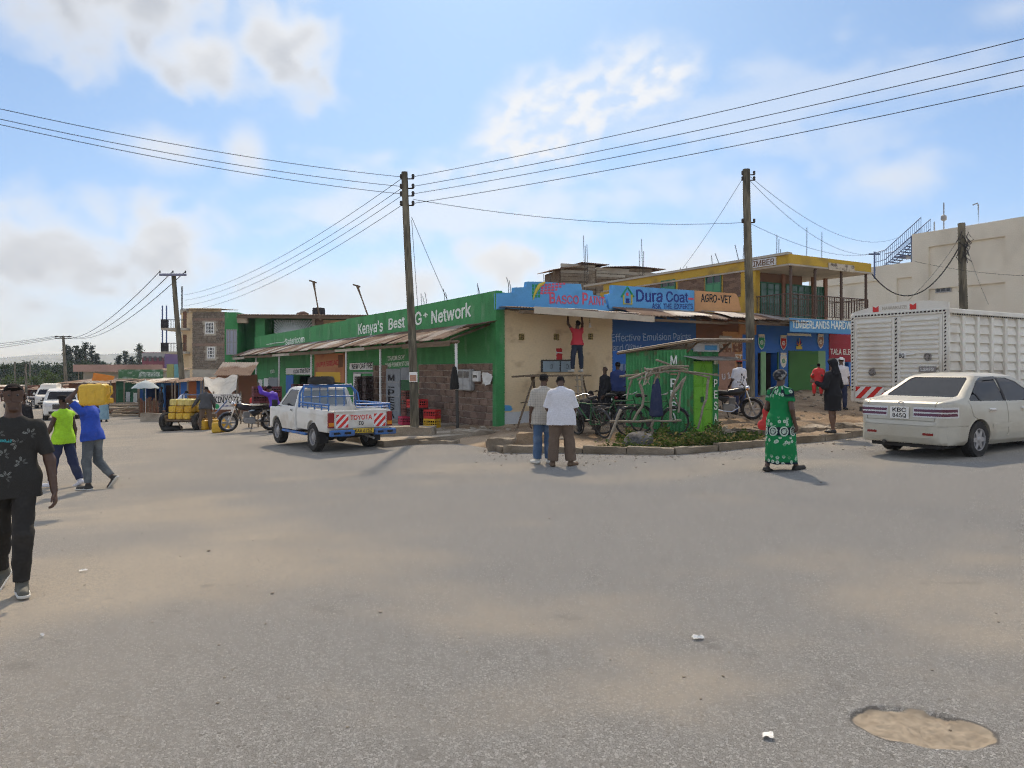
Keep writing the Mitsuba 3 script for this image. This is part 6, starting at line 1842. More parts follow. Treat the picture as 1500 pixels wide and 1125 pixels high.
# ---- the white pickup with blue bars
def pickup():
    HX = np.array([math.sin(math.radians(-36)), math.cos(math.radians(-36))])
    c = 0.5 * (spot(460, 660)[:2] + spot(545, 655)[:2])
    M = frame([c[0], c[1], float(tilt(*c)) - 0.01], HX)
    key = thing('pickup_truck', 'old white pickup truck with blue bars on its bed and red white striped tailgate', 'pickup')
    bed = solid(rounded(Polygon([(-1.02, 0.62), (-1.04, 0.66), (-1.04, 1.03), (1.10, 1.04), (1.10, 0.50), (-0.9, 0.50)]), 0.02), -1, 1, 'y') ^ solid(mirror([(0.76, 0.48), (0.80, 0.52), (0.825, 0.70), (0.825, 0.93), (0.80, 1.045)]), -2, 2, 'x')
    B = Shell(bed, 0.07, 3)
    B.body = arches(B.m, (0,), 0.41, 0.84, 0.35) - box3(-0.99, -0.735, 0.62, 1.05, 0.735, 1.2)
    for z in (0.90, 0.93):
        B.groove(box3(-0.98, -1, z, 1.05, 1, z + 0.012), 0.008)
    B.groove(box3(-1.2, -0.67, 0.6, -0.98, -0.658, 1.2), 0.012).groove(box3(-1.2, 0.658, 0.6, -0.98, 0.67, 1.2), 0.012)
    put(key, MB(M).man(B.body), 'mat_pickup_white', 32)
    cab = solid(rounded(Polygon([(1.15, 0.45), (1.15, 1.02), (1.22, 1.50), (1.28, 1.545), (1.9, 1.56), (2.02, 1.53), (2.50, 1.05), (2.62, 1.02), (3.30, 0.97), (3.40, 0.90), (3.42, 0.55), (3.36, 0.40), (2.9, 0.42)]), 0.03), -1, 1, 'y') \
        ^ solid(mirror([(0.74, 0.38), (0.80, 0.45), (0.825, 0.66), (0.825, 0.90), (0.80, 1.02), (0.66, 1.46), (0.60, 1.54), (0.4, 1.565)]), 0, 4, 'x') \
        ^ solid(Polygon([(b, a) for a, b in mirror([(0.84, 1.0), (0.84, 2.7), (0.80, 3.2), (0.72, 3.40), (0.5, 3.43)]).exterior.coords]), 0, 2, 'z')
    C = Shell(cab, 0.06, 4)
    C.body = arches(C.m, (2.6,), 0.40, 0.84, 0.35)
    sw_ = rounded(Polygon([(1.27, 1.05), (1.32, 1.47), (1.92, 1.48), (2.36, 1.06)]), 0.03)
    rw = rounded(mirror([(0.62, 1.07), (0.56, 1.46)]), 0.03)
    ws = rounded(mirror([(0.70, 1.08), (0.58, 1.47)]), 0.03)
    cuts = [('side_window', solid(sw_, -1, 1, 'y')), ('rear_window', solid(rw, 1.0, 1.35, 'x')), ('windscreen', solid(ws, 1.9, 2.6, 'x'))]
    gl = [(n, q ^ C.off(-0.008)) for n, q in cuts]
    for n, q in cuts:
        C.groove(q, 0.03)
    for x in (1.245, 2.40):
        C.groove(box3(x, -1, 0.48, x + 0.012, 1, 1.05), 0.012)
    C.groove(box3(1.2, -1, 0.90, 3.3, 1, 0.91), 0.008)
    part(key, 'cab', MB(M).man(C.body), 'mat_pickup_white', 32)
    for n, q in gl:
        part(key + '__cab', n, MB(M).man(q), 'mat_glass_pale' if n == 'rear_window' else 'mat_car_glass', 32)
    for sd in (-1, 1):
        part(key + '__cab', 'door_handle', MB(M).box(1.33, sd * 0.825, 0.94, 1.48, sd * 0.85, 0.965, bev=0.008), 'mat_rubber')
        part(key, 'tail_lamp', MB(M).box(-1.056, min(sd * 0.68, sd * 0.828), 0.62, -0.99, max(sd * 0.68, sd * 0.828), 0.98, bev=0.012), 'mat_lamp_red')
        part(key + '__tail_lamp' + ('' if sd < 0 else '_001'), 'reverse_lens', MB(M).box(-1.060, min(sd * 0.69, sd * 0.82), 0.66, -1.056, max(sd * 0.69, sd * 0.82), 0.75), 'mat_orange_lamp')
        wheel(key, M @ move(0, sd * 0.70, 0.345), 0.345, 0.22, out=sd, rim_r=0.60)
        wheel(key, M @ move(2.6, sd * 0.70, 0.345), 0.345, 0.22, out=sd, rim_r=0.60)
        part(key, 'mud_flap', MB(M).box(-0.46, min(sd * 0.58, sd * 0.80), 0.22, -0.45, max(sd * 0.58, sd * 0.80), 0.50), 'mat_rubber')
        part(key, 'side_step', MB(M).box(0.45, min(sd * 0.74, sd * 0.83), 0.36, 2.15, max(sd * 0.74, sd * 0.83), 0.42, bev=0.01), 'mat_bar_blue')
        mm = MB(M).tube([[2.25, sd * 0.80, 1.02], [2.28, sd * 0.95, 1.06]], 0.012, 6).box(2.24, min(sd * 0.90, sd * 1.05), 1.02, 2.29, max(sd * 0.90, sd * 1.05), 1.20, bev=0.015)
        part(key, 'door_mirror', mm, 'mat_rubber')
        part(key, 'front_panel', MB(M).box(3.40, min(sd * 0.3, sd * 0.7), 0.62, 3.43, max(sd * 0.3, sd * 0.7), 0.80, bev=0.01), 'mat_lamp_clear')
    R = M @ frame([-1.045, 0, 0], [0, -1, 0])                        # the tailgate, seen from behind
    tg = part(key, 'tailgate', MB(R).box(-0.655, -0.014, 0.60, 0.655, 0.02, 1.03, bev=0.012), 'mat_pickup_white')
    chevrons(tg, R @ move(0, -0.0145, 0), -0.64, 0.62, -0.33, 0.94, 1)
    chevrons(tg, R @ move(0, -0.0145, 0), 0.33, 0.62, 0.64, 0.94, 1)
    part(tg, 'lettering', MB(R).text('TOYOTA', 0.105, 0.56, upright(-0.28, -0.016, 0.805), True), 'mat_reflect_red', label='red painted maker lettering')
    part(tg, 'lettering', MB(R).text('EQ', 0.085, 0.12, upright(-0.06, -0.016, 0.675), True), 'mat_letter_black')
    part(tg, 'top_rail', MB(R).box(-0.66, -0.03, 1.0, 0.66, -0.0145, 1.03, bev=0.006), 'mat_white')
    for a, b in ((-0.83, -0.22), (0.30, 0.86)):
        bp = part(key, 'bumper', MB(R).box(a, -0.17, 0.43, b, -0.05, 0.575, bev=0.02), 'mat_bar_blue')
        for q in (0.12, 0.56):
            part(bp, 'slot', MB(R).box(a + (b - a) * q, -0.176, 0.48, a + (b - a) * (q + 0.26), -0.17, 0.53), 'mat_dark')
    part(key, 'bumper_bar', MB(R).box(-0.3, -0.10, 0.455, 0.4, -0.03, 0.50), 'mat_iron')
    pl = part(key, 'number_plate', MB(R).box(-0.26, -0.125, 0.49, 0.28, -0.115, 0.60, bev=0.003), 'mat_plate_yellow')
    part(pl, 'lettering', MB(R).text('KAA 675Z', 0.075, 0.44, upright(-0.21, -0.127, 0.507), True, 0.003), 'mat_letter_black')
    ch = MB(M)
    for y in (-0.42, 0.42):
        ch.box(-0.95, y - 0.04, 0.42, 3.2, y + 0.04, 0.52)
    ch.tube([[0, -0.65, 0.33], [0, 0.65, 0.33]], 0.05, 8).mesh(trimesh.creation.icosphere(2, 0.14), move(0, 0.05, 0.33)).box(0.3, -0.5, 0.36, 0.9, 0.0, 0.5).box(2.2, -0.6, 0.30, 3.1, 0.6, 0.6)
    part(key, 'chassis', ch, 'mat_iron')
    part(key, 'exhaust_pipe', MB(M).tube([[0.6, -0.3, 0.36], [-0.3, -0.34, 0.40], [-1.0, -0.36, 0.34]], 0.028, 8), 'mat_grey')
    # blue bars: headboard behind the cab and rails round the bed
    bar = lambda pts, r=0.022: part(rack, 'bar', MB(M).tube(pts, r, 8), 'mat_bar_blue', 40)
    rack = part(key, 'bed_rack', MB(M).tube([[0.98, -0.78, 1.03], [0.98, -0.76, 1.40], [1.0, -0.66, 1.56], [1.0, 0.66, 1.56], [0.98, 0.76, 1.40], [0.98, 0.78, 1.03]], 0.028, 8), 'mat_bar_blue', 40)
    bar([[0.72, -0.78, 1.03], [0.80, -0.75, 1.40], [0.98, -0.64, 1.58]])
    bar([[0.72, 0.78, 1.03], [0.80, 0.75, 1.40], [0.98, 0.64, 1.58]])
    bar([[1.0, -0.66, 1.60], [1.0, 0.66, 1.60]])
    for y in (-0.45, -0.22, 0.0, 0.22, 0.45):
        bar([[0.99, y, 1.04], [1.0, y, 1.56]], 0.016)
    bar([[0.98, -0.76, 1.30], [0.98, 0.76, 1.30]], 0.016)
    for sd in (-1, 1):
        bar([[-1.0, sd * 0.79, 1.16], [0.98, sd * 0.78, 1.17]], 0.024)
        bar([[-1.0, sd * 0.79, 1.09], [0.98, sd * 0.78, 1.10]], 0.016)
        for x in (-0.98, -0.55, -0.1, 0.35):
            bar([[x, sd * 0.79, 1.03], [x, sd * 0.79, 1.16]], 0.018)
    bar([[-1.0, -0.79, 1.16], [-1.0, 0.10, 1.17]], 0.024)
    bar([[-1.0, -0.79, 1.09], [-1.0, 0.10, 1.10]], 0.016)
    sp = thing('spare_tyre', 'worn spare tyre lying on the roof rack of the white pickup', 'tyre')
    put(sp, MB(M @ move(1.15, 0.12, 1.70, ry=6)).lathe([(0.19, -0.09), (0.22, -0.10), (0.31, -0.10), (0.335, -0.06), (0.345, 0), (0.335, 0.06), (0.31, 0.10), (0.22, 0.10), (0.19, 0.09), (0.19, -0.09)], 36), 'mat_tyre', 35)


pickup()


# ---- the slatted box truck
def truck():
    P0 = np.array([0.58 * 16.9, 16.9])                               # its right rear corner
    M = frame([P0[0], P0[1], 0.36], DX)                               # x forward, y to its left
    key = thing('box_truck', 'cream white truck with ribbed steel box body and striped marker boards', 'truck')
    Wd, L, z0, z1 = 2.42, 5.6, 0.78, 2.86
    put(key, MB(M).box(0.06, 0.05, z0, L - 0.02, Wd - 0.05, z1 - 0.06), 'mat_truck_white')
    R = M @ frame([0.06, Wd / 2, 0], [0, -1, 0])                      # rear face, x to the right, y into the truck
    fr = part(key, 'rear_frame', MB(R).box(-Wd / 2, -0.05, z0 - 0.12, -Wd / 2 + 0.10, 0.0, z1, bev=0.01).box(Wd / 2 - 0.12, -0.05, z0 - 0.12, Wd / 2, 0.0, z1, bev=0.01).box(-Wd / 2 + 0.1, -0.048, z1 - 0.12, Wd / 2 - 0.12, 0, z1 - 0.001, bev=0.01).box(-Wd / 2 + 0.1, -0.048, z0 - 0.118, Wd / 2 - 0.12, 0, z0, bev=0.01), 'mat_truck_white')
    # arched top panel with two red reflectors
    arc = [(-Wd / 2, z1)] + [(x, z1 + 0.02 + 0.20 * (1 - ((x - 0.25) / (Wd * 0.62)) ** 2)) for x in np.linspace(-Wd / 2, Wd / 2, 15)] + [(Wd / 2, z1)]
    tp = part(key, 'top_panel', MB(R).prism(Polygon(arc), -0.03, 0.03, XZ), 'mat_truck_white')
    for x in (-0.62, 0.32):
        part(tp, 'red_reflector', MB(R).prism(Polygon([(x, z1 + 0.02), (x + 0.15, z1 + 0.02), (x + 0.15, z1 + 0.16), (x + 0.075, z1 + 0.12), (x, z1 + 0.16)]), 0.031, 0.04, XZ), 'mat_reflect_red')
    part(tp, 'lettering', MB(R).text('NAWAKUZE', 0.075, 0.62, upright(-0.38, -0.032, z1 + 0.055), True, 0.003), 'mat_plaster')
    # dark hooks along the top and uprights
    for k in range(26):
        x = -Wd / 2 + 0.12 + k * 0.088
        part(fr, 'hook', MB(R).box(x, -0.062, z1 - 0.075, x + 0.045, -0.05, z1 - 0.040, M=None), 'mat_dark')
    for x in (-Wd / 2 + 0.05, Wd / 2 - 0.05):
        for k in range(22):
            z = z0 + 0.15 + k * 0.085
            part(fr, 'hook', MB(R).prism(Polygon([(x - 0.022, z), (x + 0.022, z + 0.02), (x + 0.022, z + 0.055), (x - 0.022, z + 0.035)]), 0.05, 0.062, XZ), 'mat_dark')
    # two doors of horizontal ribs
    for d, (a, b) in enumerate(((-Wd / 2 + 0.11, -0.05), (0.03, Wd / 2 - 0.13))):
        dk = part(key, 'rear_door', MB(R).box(a, -0.02, z0 + 0.01, b, -0.001, z1 - 0.13), 'mat_truck_white', label='ribbed left rear door' if d == 0 else 'ribbed right rear door')
        part(dk, 'door_frame', MB(R).box(a, -0.045, z0 + 0.01, a + 0.07, -0.021, z1 - 0.13, bev=0.006).box(b - 0.07, -0.045, z0 + 0.01, b, -0.021, z1 - 0.13, bev=0.006), 'mat_truck_white')
        n = 17
        for k in range(n):
            z = z0 + 0.05 + k * (z1 - z0 - 0.22) / n
            part(dk, 'rib', MB(R).prism(Polygon([(0, 0), (0.045, 0.028), (0.045, 0.060), (0, 0.085)]), a + 0.075, b - 0.075, np.array([[0, 0, 1.0, 0], [-1, 0, 0, -0.021], [0, 1, 0, z], [0, 0, 0, 1]])), 'mat_truck_white')
    for k in range(20):
        z = z0 + 0.1 + k * 0.093
        part(fr, 'hook', MB(R).prism(Polygon([(-0.04, z), (0.0, z + 0.02), (0.0, z + 0.055), (-0.04, z + 0.035)]), 0.03, 0.052, XZ), 'mat_dark')
    part(key, 'door_post', MB(R).box(-0.05, -0.035, z0, 0.03, 0.0, z1 - 0.13, bev=0.006), 'mat_truck_white')
    part(key, 'latch', MB(R).box(0.07, -0.085, z0 + 0.95, 0.24, -0.046, z0 + 1.08, bev=0.01).tube([[0.24, -0.07, z0 + 1.03], [0.46, -0.07, z0 + 1.06]], 0.018, 6), 'mat_white')
    part(key, 'lettering', MB(R).text('BQ', 0.10, 0.13, upright(0.085, -0.087, z0 + 0.965), True, 0.003), 'mat_letter_black')
    lb = part(key, 'maker_plate', MB(R).box(0.56, -0.082, z0 + 0.62, 0.96, -0.066, z0 + 0.76), mat('mat_plate_grey', (0.22, 0.20, 0.19), 0.6))
    part(lb, 'lettering', MB(R).text('LSAFS', 0.07, 0.30, upright(0.61, -0.084, z0 + 0.655), True, 0.003), 'mat_white')
    for x, z in ((0.76, z0 + 0.98), (-0.62, z0 + 0.62)):
        part(key, 'round_mark', MB(R).lathe([(0, 0.085), (0.05, 0.085), (0.055, 0.05)], 12, upright(x, 0, z)).lathe([(0.07, 0.08), (0.09, 0.08), (0.09, 0.05), (0.07, 0.05)], 14, upright(x, 0, z)), 'mat_plate_grey')
    chevrons(key, R @ move(0, -0.072, 0), -Wd / 2 + 0.15, z0 - 0.03, -Wd / 2 + 0.90, z0 + 0.27, 1, 3)
    # right side: posts with pressed panels between
    Sd = M                                                           # x forward, -y outwards
    n = 9
    step = L / n
    for k in range(n + 1):
        x = k * step
        part(key, 'side_post', MB(Sd).box(x - 0.055 if k else 0.0, -0.035, z0 - 0.1, x + 0.055, 0.05, z1 - 0.04, bev=0.01), 'mat_truck_white')
    for k in range(n):
        for r in range(9):
            za = z0 + 0.03 + r * (z1 - z0 - 0.16) / 9
            zb = za + (z1 - z0 - 0.16) / 9 - 0.045
            part(key, 'side_panel', MB(Sd).prism(Polygon([(0, 0), (0.048, 0.0), (0.006, zb - za), (0, zb - za)]), k * step + 0.06, (k + 1) * step - 0.06, np.array([[0, 0, 1.0, 0], [-1, 0, 0, 0.05], [0, 1, 0, za], [0, 0, 0, 1]])), 'mat_truck_white')
    part(key, 'top_rail', MB(Sd).box(0, -0.05, z1 - 0.12, L, 0.05, z1 - 0.02, bev=0.01), 'mat_truck_white')
    for k in range(56):
        x = 0.1 + k * 0.097
        part(key + '__top_rail', 'hook', MB(Sd).box(x, -0.06, z1 - 0.155, x + 0.05, -0.05, z1 - 0.125), 'mat_dark')
    part(key, 'roof', MB(M).box(0.02, 0.02, z1 - 0.058, L, Wd - 0.02, z1 + 0.0), 'mat_truck_white')
    part(key, 'left_side', MB(M).box(0, Wd - 0.05, z0 - 0.1, L, Wd, z1 - 0.02, bev=0.01), 'mat_truck_white')
    ch = MB(M).box(0.1, 0.7, 0.48, L + 1.9, 0.82, 0.70).box(0.1, Wd - 0.82, 0.48, L + 1.9, Wd - 0.7, 0.70).box(0.05, 0.1, 0.70, L, Wd - 0.1, 0.779)
    part(key, 'chassis', ch, 'mat_iron')
    part(key, 'rear_bar', MB(M).box(0.05, 0.2, 0.42, 0.14, Wd - 0.2, 0.54, bev=0.01), 'mat_iron')
    for x in (1.3, 6.2):
        for y, sd in ((0.26, -1), (Wd - 0.26, 1)):
            wheel(key, M @ move(x, y, 0.42), 0.42, 0.30, out=sd, rim_r=0.52)
    for y in (0.25, Wd - 0.25):
        part(key, 'mud_flap', MB(M).box(0.78, y - 0.2, 0.2, 0.79, y + 0.2, 0.7), 'mat_rubber')
    # the cab
    cab = solid(rounded(Polygon([(L + 0.15, 0.55), (L + 0.15, 2.25), (L + 0.3, 2.33), (L + 1.35, 2.30), (L + 1.62, 2.05), (L + 1.82, 1.35), (L + 1.86, 0.55)]), 0.05), 0.12, Wd - 0.12, 'y')
    C = Shell(cab, 0.12, 3)
    C.body = C.m
    cuts = [('windscreen', solid(rounded(Polygon([(0.3, 1.35), (Wd - 0.3, 1.35), (Wd - 0.4, 2.1), (0.4, 2.1)]), 0.05), L + 1.3, L + 2, 'x')), ('side_window', solid(rounded(Polygon([(L + 0.6, 1.4), (L + 0.6, 2.1), (L + 1.4, 2.1), (L + 1.65, 1.4)]), 0.05), 0, Wd, 'y'))]
    gl = [(a, b ^ C.off(-0.01)) for a, b in cuts]
    for a, b in cuts:
        C.groove(b, 0.03)
    ck = part(key, 'cab', MB(M).man(C.body), 'mat_truck_white', 32)
    for a, b in gl:
        part(ck, a, MB(M).man(b), 'mat_car_glass', 32)


truck()
# ------------------------------------------------------------------ poles and wires
def pole(px0, py0, px1, py1, Y, r0, r1, label, surf=tilt, name='utility_pole'):
    b = at(px0, py0, Y)
    b[2] = float(surf(b[0], b[1])) - 0.3
    t = at(px1, py1, Y)
    pts = [b + (t - b) * u + np.array([0.03 * math.sin(u * 5), 0, 0]) for u in np.linspace(0, 1, 9)]
    k = thing(name, label, 'utility pole')
    put(k, MB().tube(pts, np.linspace(r0, r1, 9), 14), 'mat_pole', 50)
    return k, b, t


def wire(a, b, sag, label, r=0.0075, name='power_line', group=None, n=22):
    a, b = np.asarray(a, float), np.asarray(b, float)
    u = np.linspace(0, 1, n)
    p = a + (b - a) * u[:, None] - np.array([0, 0, 1]) * (4 * sag * u * (1 - u))[:, None]
    return solo(name, MB().tube(p, r, 5), 'mat_rubber', label, 'cable', group)


def insulator(par, p, d=0.09):
    part(par, 'insulator', MB().lathe([(0, 0.07), (0.03, 0.07), (0.045, 0.03), (0.03, 0.0), (0.045, -0.03), (0.02, -0.06), (0, -0.06)], 10, move(*p)), 'mat_iron', 40)


# pole by the green shop
k1, b1, t1 = pole(608, 624, 594, 252, 20.4, 0.125, 0.085, 'leaning grey timber utility pole in front of the green shop')
att = []
for dy, side in ((262, 1), (276, 1), (287, 1), (301, 1)):
    c = at(596, dy, 20.4)
    part(k1, 'bracket', MB().tube([c + [-0.16, 0, 0], c + [0.18, 0, 0]], 0.018, 6), 'mat_iron')
    for s in (-0.15, 0.17):
        insulator(k1, c + [s, -0.02, 0.05])
    att.append(c)
x = at(606, 552, 20.25)
part(k1, 'notice', MB().box(x[0] - 0.12, x[1] - 0.01, x[2] - 0.14, x[0] + 0.10, x[1], x[2] + 0.13), 'mat_white')
part(k1, 'notice', MB().box(x[0] - 0.10, x[1] - 0.015, x[2] - 0.12, x[0] + 0.07, x[1] - 0.01, x[2] + 0.05), 'mat_poster_pink')
for i, (c, yr) in enumerate(zip(att, (57, 85, 105, 128))):
    a = c + [0.17, -0.02, 0.05]
    e = at(1500, yr, 12.0)
    e2 = a + (e - a) * 1.75
    e2[2] = e[2] + 0.55
    u = np.linspace(0, 1, 30)
    p = a + (e2 - a) * u[:, None] - np.array([0, 0, 1]) * (4 * 0.30 * u * (1 - u))[:, None]
    solo('power_line', MB().tube(p, 0.0075, 5), 'mat_rubber', ('highest', 'second highest', 'third highest', 'lowest')[i] + ' of the four lines rising from the leaning pole to the upper right', 'cable', 'lines to the upper right')
for i, (c, yl) in enumerate(zip(att, (163, 178, 186))):
    a = c + [-0.15, -0.02, 0.05 - 0.1 * i * 0]
    e = at(0, yl, 15.0)
    e2 = a + (e - a) * 1.5
    e2[2] += 0.5
    wire(a, e2, 0.32, ('top', 'middle', 'bottom')[i] + ' of the three lines from the leaning pole to the upper left', group='lines to the upper left')
# leaning pole among the stalls, with a crossarm
k3, b3, t3 = pole(270, 604, 255, 402, 42.0, 0.17, 0.12, 'leaning timber pole with crossarm above the market stalls')
part(k3, 'crossarm', MB().box(t3[0] - 0.75, t3[1] - 0.2, t3[2] - 0.1, t3[0] + 0.75, t3[1] - 0.1, t3[2] + 0.03, bev=0.01), mat('mat_arm_blue', (0.20, 0.21, 0.30), 0.6))
for s in (-0.72, 0.0, 0.70):
    insulator(k3, t3 + [s, -0.15, 0.12])
br = at(266, 430, 41.8)
part(k3, 'bracket', MB().box(br[0] - 0.02, br[1], br[2] - 0.9, br[0] + 0.04, br[1] + 0.06, br[2] + 0.4), 'mat_iron')
for i, (c, py) in enumerate(zip(att, (432, 440, 448, 456))):
    wire(c + [-0.15, 0.0, 0.0], at(270, py, 41.8), 0.55, ('highest', 'second', 'third', 'lowest')[i] + ' line between the leaning pole at the shop and the crossarm pole', group='lines along the side street')
k4, b4, t4 = pole(97, 572, 93, 493, 110.0, 0.25, 0.17, 'distant pole with two thin crossarms at the far end of the street')
for dz in (0, -0.25):
    part(k4, 'crossarm', MB().box(t4[0] - 1.2, t4[1] - 0.1, t4[2] - 0.08 + dz, t4[0] + 1.2, t4[1], t4[2] + 0.05 + dz), 'mat_iron')
for i, s in enumerate((-0.72, 0.0, 0.70)):
    wire(t3 + [s, -0.15, 0.15], t4 + [s * 1.3, 0, 0.1], 1.6, ('left', 'middle', 'right')[i] + ' line from the crossarm pole to the distant pole', 0.022, group='far lines')
    wire(t4 + [s * 1.3, 0, 0.1], [t4[0] - 60, t4[1] + 30, 6.5 - i], 1.2, ('left', 'middle', 'right')[i] + ' faint line running left from the distant pole', 0.03, group='farthest lines')
for i, (px_, py_, Y_, top) in enumerate(((22, 575, 120, 530), (38, 580, 100, 533), (44, 575, 140, 530))):
    pole(px_, py_, px_, top, Y_, 0.16, 0.12, ('first', 'second', 'third')[i] + ' slim pole behind the near man, counted from the left')
# pole by the balcony building
k2, b2, t2 = pole(1099, 604, 1094.5, 248, 24.6, 0.15, 0.115, 'tall upright timber utility pole beside the orange feed shop', verge)
for py in (256, 264, 326):
    c = at(1095.5, py, 24.6)
    part(k2, 'bracket', MB().tube([c + [-0.20, 0, 0], c + [0.22, 0, 0]], 0.02, 6), 'mat_iron')
    insulator(k2, c + [0.2, -0.02, 0.05])
    insulator(k2, c + [-0.18, -0.02, 0.05])
wire(at(605, 292, 20.4), at(1090, 326, 24.6), 0.28, 'single line between the leaning pole and the upright pole', group=None)
wire(at(1098, 258, 24.6), at(1315, 348, 46), 1.0, 'upper service line from the upright pole to the off white building')
wire(at(1098, 264, 24.6), at(1320, 354, 46), 1.5, 'lower sagging service line from the upright pole to the off white building')
wire(at(1098, 327, 24.6), at(1281, 371, 47), 0.5, 'service line from the upright pole to the stair mast')
wire(at(1090, 258, 24.6), at(1000, 393, 33), 0.1, 'stay wire from the upright pole down to the yellow roof edge', name='stay_wire')
wire(at(603, 318, 20.4), at(656, 441, 22.9), 0.03, 'stay wire from the leaning pole down to the green parapet', name='stay_wire')
wire(at(603, 322, 20.4), at(612, 452, 22.4), 0.02, 'steep drop cable beside the leaning pole', name='stay_wire')
c = at(1281, 371, 47)
solo('roof_mast', MB().tube([c - [0, 0, 1.6], c + [0, 0, 0.1]], 0.05, 6).box(c[0] - 0.35, c[1], c[2] - 0.1, c[0] + 0.35, c[1] + 0.05, c[2]), 'mat_steel_blue', 'short blue mast by the roof stair of the off white building', 'mast')
# pole behind the truck with drooping cables
k5, b5, t5 = pole(1413, 560, 1409.5, 327, 29.0, 0.17, 0.13, 'dark timber pole with tangled cables behind the box truck')
for i in range(14):
    a = t5 + [rnd.uniform(-0.18, 0.18), -0.15, -rnd.uniform(0.2, 1.4)]
    part(k5, 'cable_loop', MB().tube([a, a + [rnd.uniform(-0.2, 0.2), -0.05, -0.2], a + [rnd.uniform(-0.25, 0.25), 0, -0.45]], 0.016, 5), 'mat_rubber')
q0, q1 = at(1276, 400, 30.0), at(1405, 362, 28.9)
wire(q0, q1, 1.35, 'thick drooping cable between the balcony roof and the pole behind the truck', 0.022)
wire(at(1403, 352, 28.9), at(1330, 440, 25), 0.15, 'thin slanting cable left of the pole behind the truck')
wire(at(1414, 355, 28.9), at(1448, 446, 25), 0.1, 'thin slanting cable right of the pole behind the truck')
wire(at(1340, 383, 29.5), at(1640, 400, 26), 0.3, 'long thin cable crossing the off white wall')

# ------------------------------------------------------------------ green corrugated kiosk
kc = np.array([4.23, 18.4])
kz = float(verge(*kc))
ki = thing('kiosk', 'green corrugated iron kiosk with white vertical lettering behind the stick rack', 'kiosk')
KA = Facade(kc, -DY)                                                  # its long side, x negative to the left
KB = Facade(kc, DX)                                                   # its door side
mat('mat_kiosk_green', proc(lambda p, n, uv: mix(mix((0.065, 0.32, 0.11), (0.045, 0.22, 0.075), smoothstep(0.42, 0.7, fbm(p.x * 3, p.y * 3, p.z * 1.2, 3))), (0.17, 0.12, 0.07), smoothstep(0.58, 0.75, fbm(p.x * 6, p.y * 6, p.z * 4, 3)) * 0.6) * (0.85 + 0.3 * noise(p.x * 35, p.y * 35, p.z * 35))), 0.55)
GH = kz + 2.03


def wall_sheets(par, FF, x0, x1, z0, z1, y, m, w=0.72):
    n = max(1, int(round((x1 - x0) / w)))
    for k in range(n):
        a, b = x0 + (x1 - x0) * k / n, x0 + (x1 - x0) * (k + 1) / n + (0.03 if k < n - 1 else 0)
        v, q = corr(a, b, y - 0.005 * (k % 2), z0 + rnd.uniform(-0.02, 0.02), y - 0.005 * (k % 2), z1, 0.12, 0.036, 3)
        part(par, 'wall_sheet', FF.mb().add(v, q), m, True)


put(ki, KA.mb().box(-2.18, 0.03, kz - 0.25, -0.04, 1.03, GH), 'mat_dark_green')
wall_sheets(ki, KA, -2.22, 0.0, kz - 0.22, GH, -0.01, 'mat_kiosk_green')
wall_sheets(ki, KB, 0.0, 0.26, kz - 0.2, GH, 0.0, 'mat_kiosk_green', 0.3)
wall_sheets(ki, KB, 0.92, 1.12, kz - 0.2, GH, 0.0, 'mat_kiosk_green', 0.3)
wall_sheets(ki, KB, 0.26, 0.92, GH - 0.28, GH, -0.01, 'mat_kiosk_green', 0.8)
DG = mat('mat_bright_green', mott((0.17, 0.48, 0.04), (0.12, 0.36, 0.035), 3, 0.6), 0.55)
dk = part(ki, 'door', KB.mb().box(0.27, -0.035, kz - 0.05, 0.91, 0.0, GH - 0.29, bev=0.008), DG, label='bright green double door')
for a in (0.285, 0.595):
    z0, z1 = kz, GH - 0.32
    for r in range(3):
        za, zb = z0 + (z1 - z0) * r / 3 + 0.02, z0 + (z1 - z0) * (r + 1) / 3 - 0.02
        mb = KB.mb()
        for p0, p1 in (((a, za), (a + 0.3, za)), ((a, zb), (a + 0.3, zb)), ((a, za), (a, zb)), ((a + 0.3, za), (a + 0.3, zb))):
            mb.tube([[p0[0], -0.04, p0[1]], [p1[0], -0.04, p1[1]]], 0.012, 4)
        if r == 2:
            mb.tube([[a, -0.04, za], [a + 0.3, -0.04, zb]] if a < 0.5 else [[a, -0.04, zb], [a + 0.3, -0.04, za]], 0.01, 4)
        part(dk, 'door_panel', mb, DG)
part(dk, 'lock_box', KB.mb().box(0.50, -0.055, kz + 0.72, 0.60, -0.036, kz + 0.86, bev=0.006), 'mat_dark_green')
for FF, x0, hh in ((KA, -0.44, 0.205), (KB, 0.945, 0.19)):
    for i, ch in enumerate('M-PESA'):
        zz = GH - 0.36 - i * 0.285 - (0.05 if ch == '-' else 0)
        part(ki, 'letter', FF.mb().text(ch, hh if ch != '-' else 0.2, 0.23 if FF is KA else 0.12, upright(x0, -0.050, zz), True, 0.006), 'mat_letter_white' if i != 1 else mat('mat_letter_faded', (0.35, 0.20, 0.14), 0.8))
roofA = lambda u, t, z: np.append(kc + DX * u + DY * t, z)
A_, B_, C_ = roofA(-0.12, 2.45, kz + 2.02), roofA(-0.12, -0.55, kz + 2.27), roofA(1.75, -0.55, kz + 2.30)
nrm = lambda q: q / np.linalg.norm(q)
for s in range(3):
    a = B_ + (C_ - B_) * s / 3
    RM = np.eye(4)
    RM[:3, 0], RM[:3, 1] = nrm(C_ - B_), nrm(A_ - B_)
    RM[:3, 2], RM[:3, 3] = np.cross(RM[:3, 0], RM[:3, 1]), a
    v, q = corr(0, np.linalg.norm(C_ - B_) / 3 + 0.05, -rnd.uniform(0, 0.05), 0, np.linalg.norm(A_ - B_), 0.0, 0.09, 0.014, 3)
    part(ki, 'roof_sheet', MB(RM).add(v, q), 'mat_tin', True)
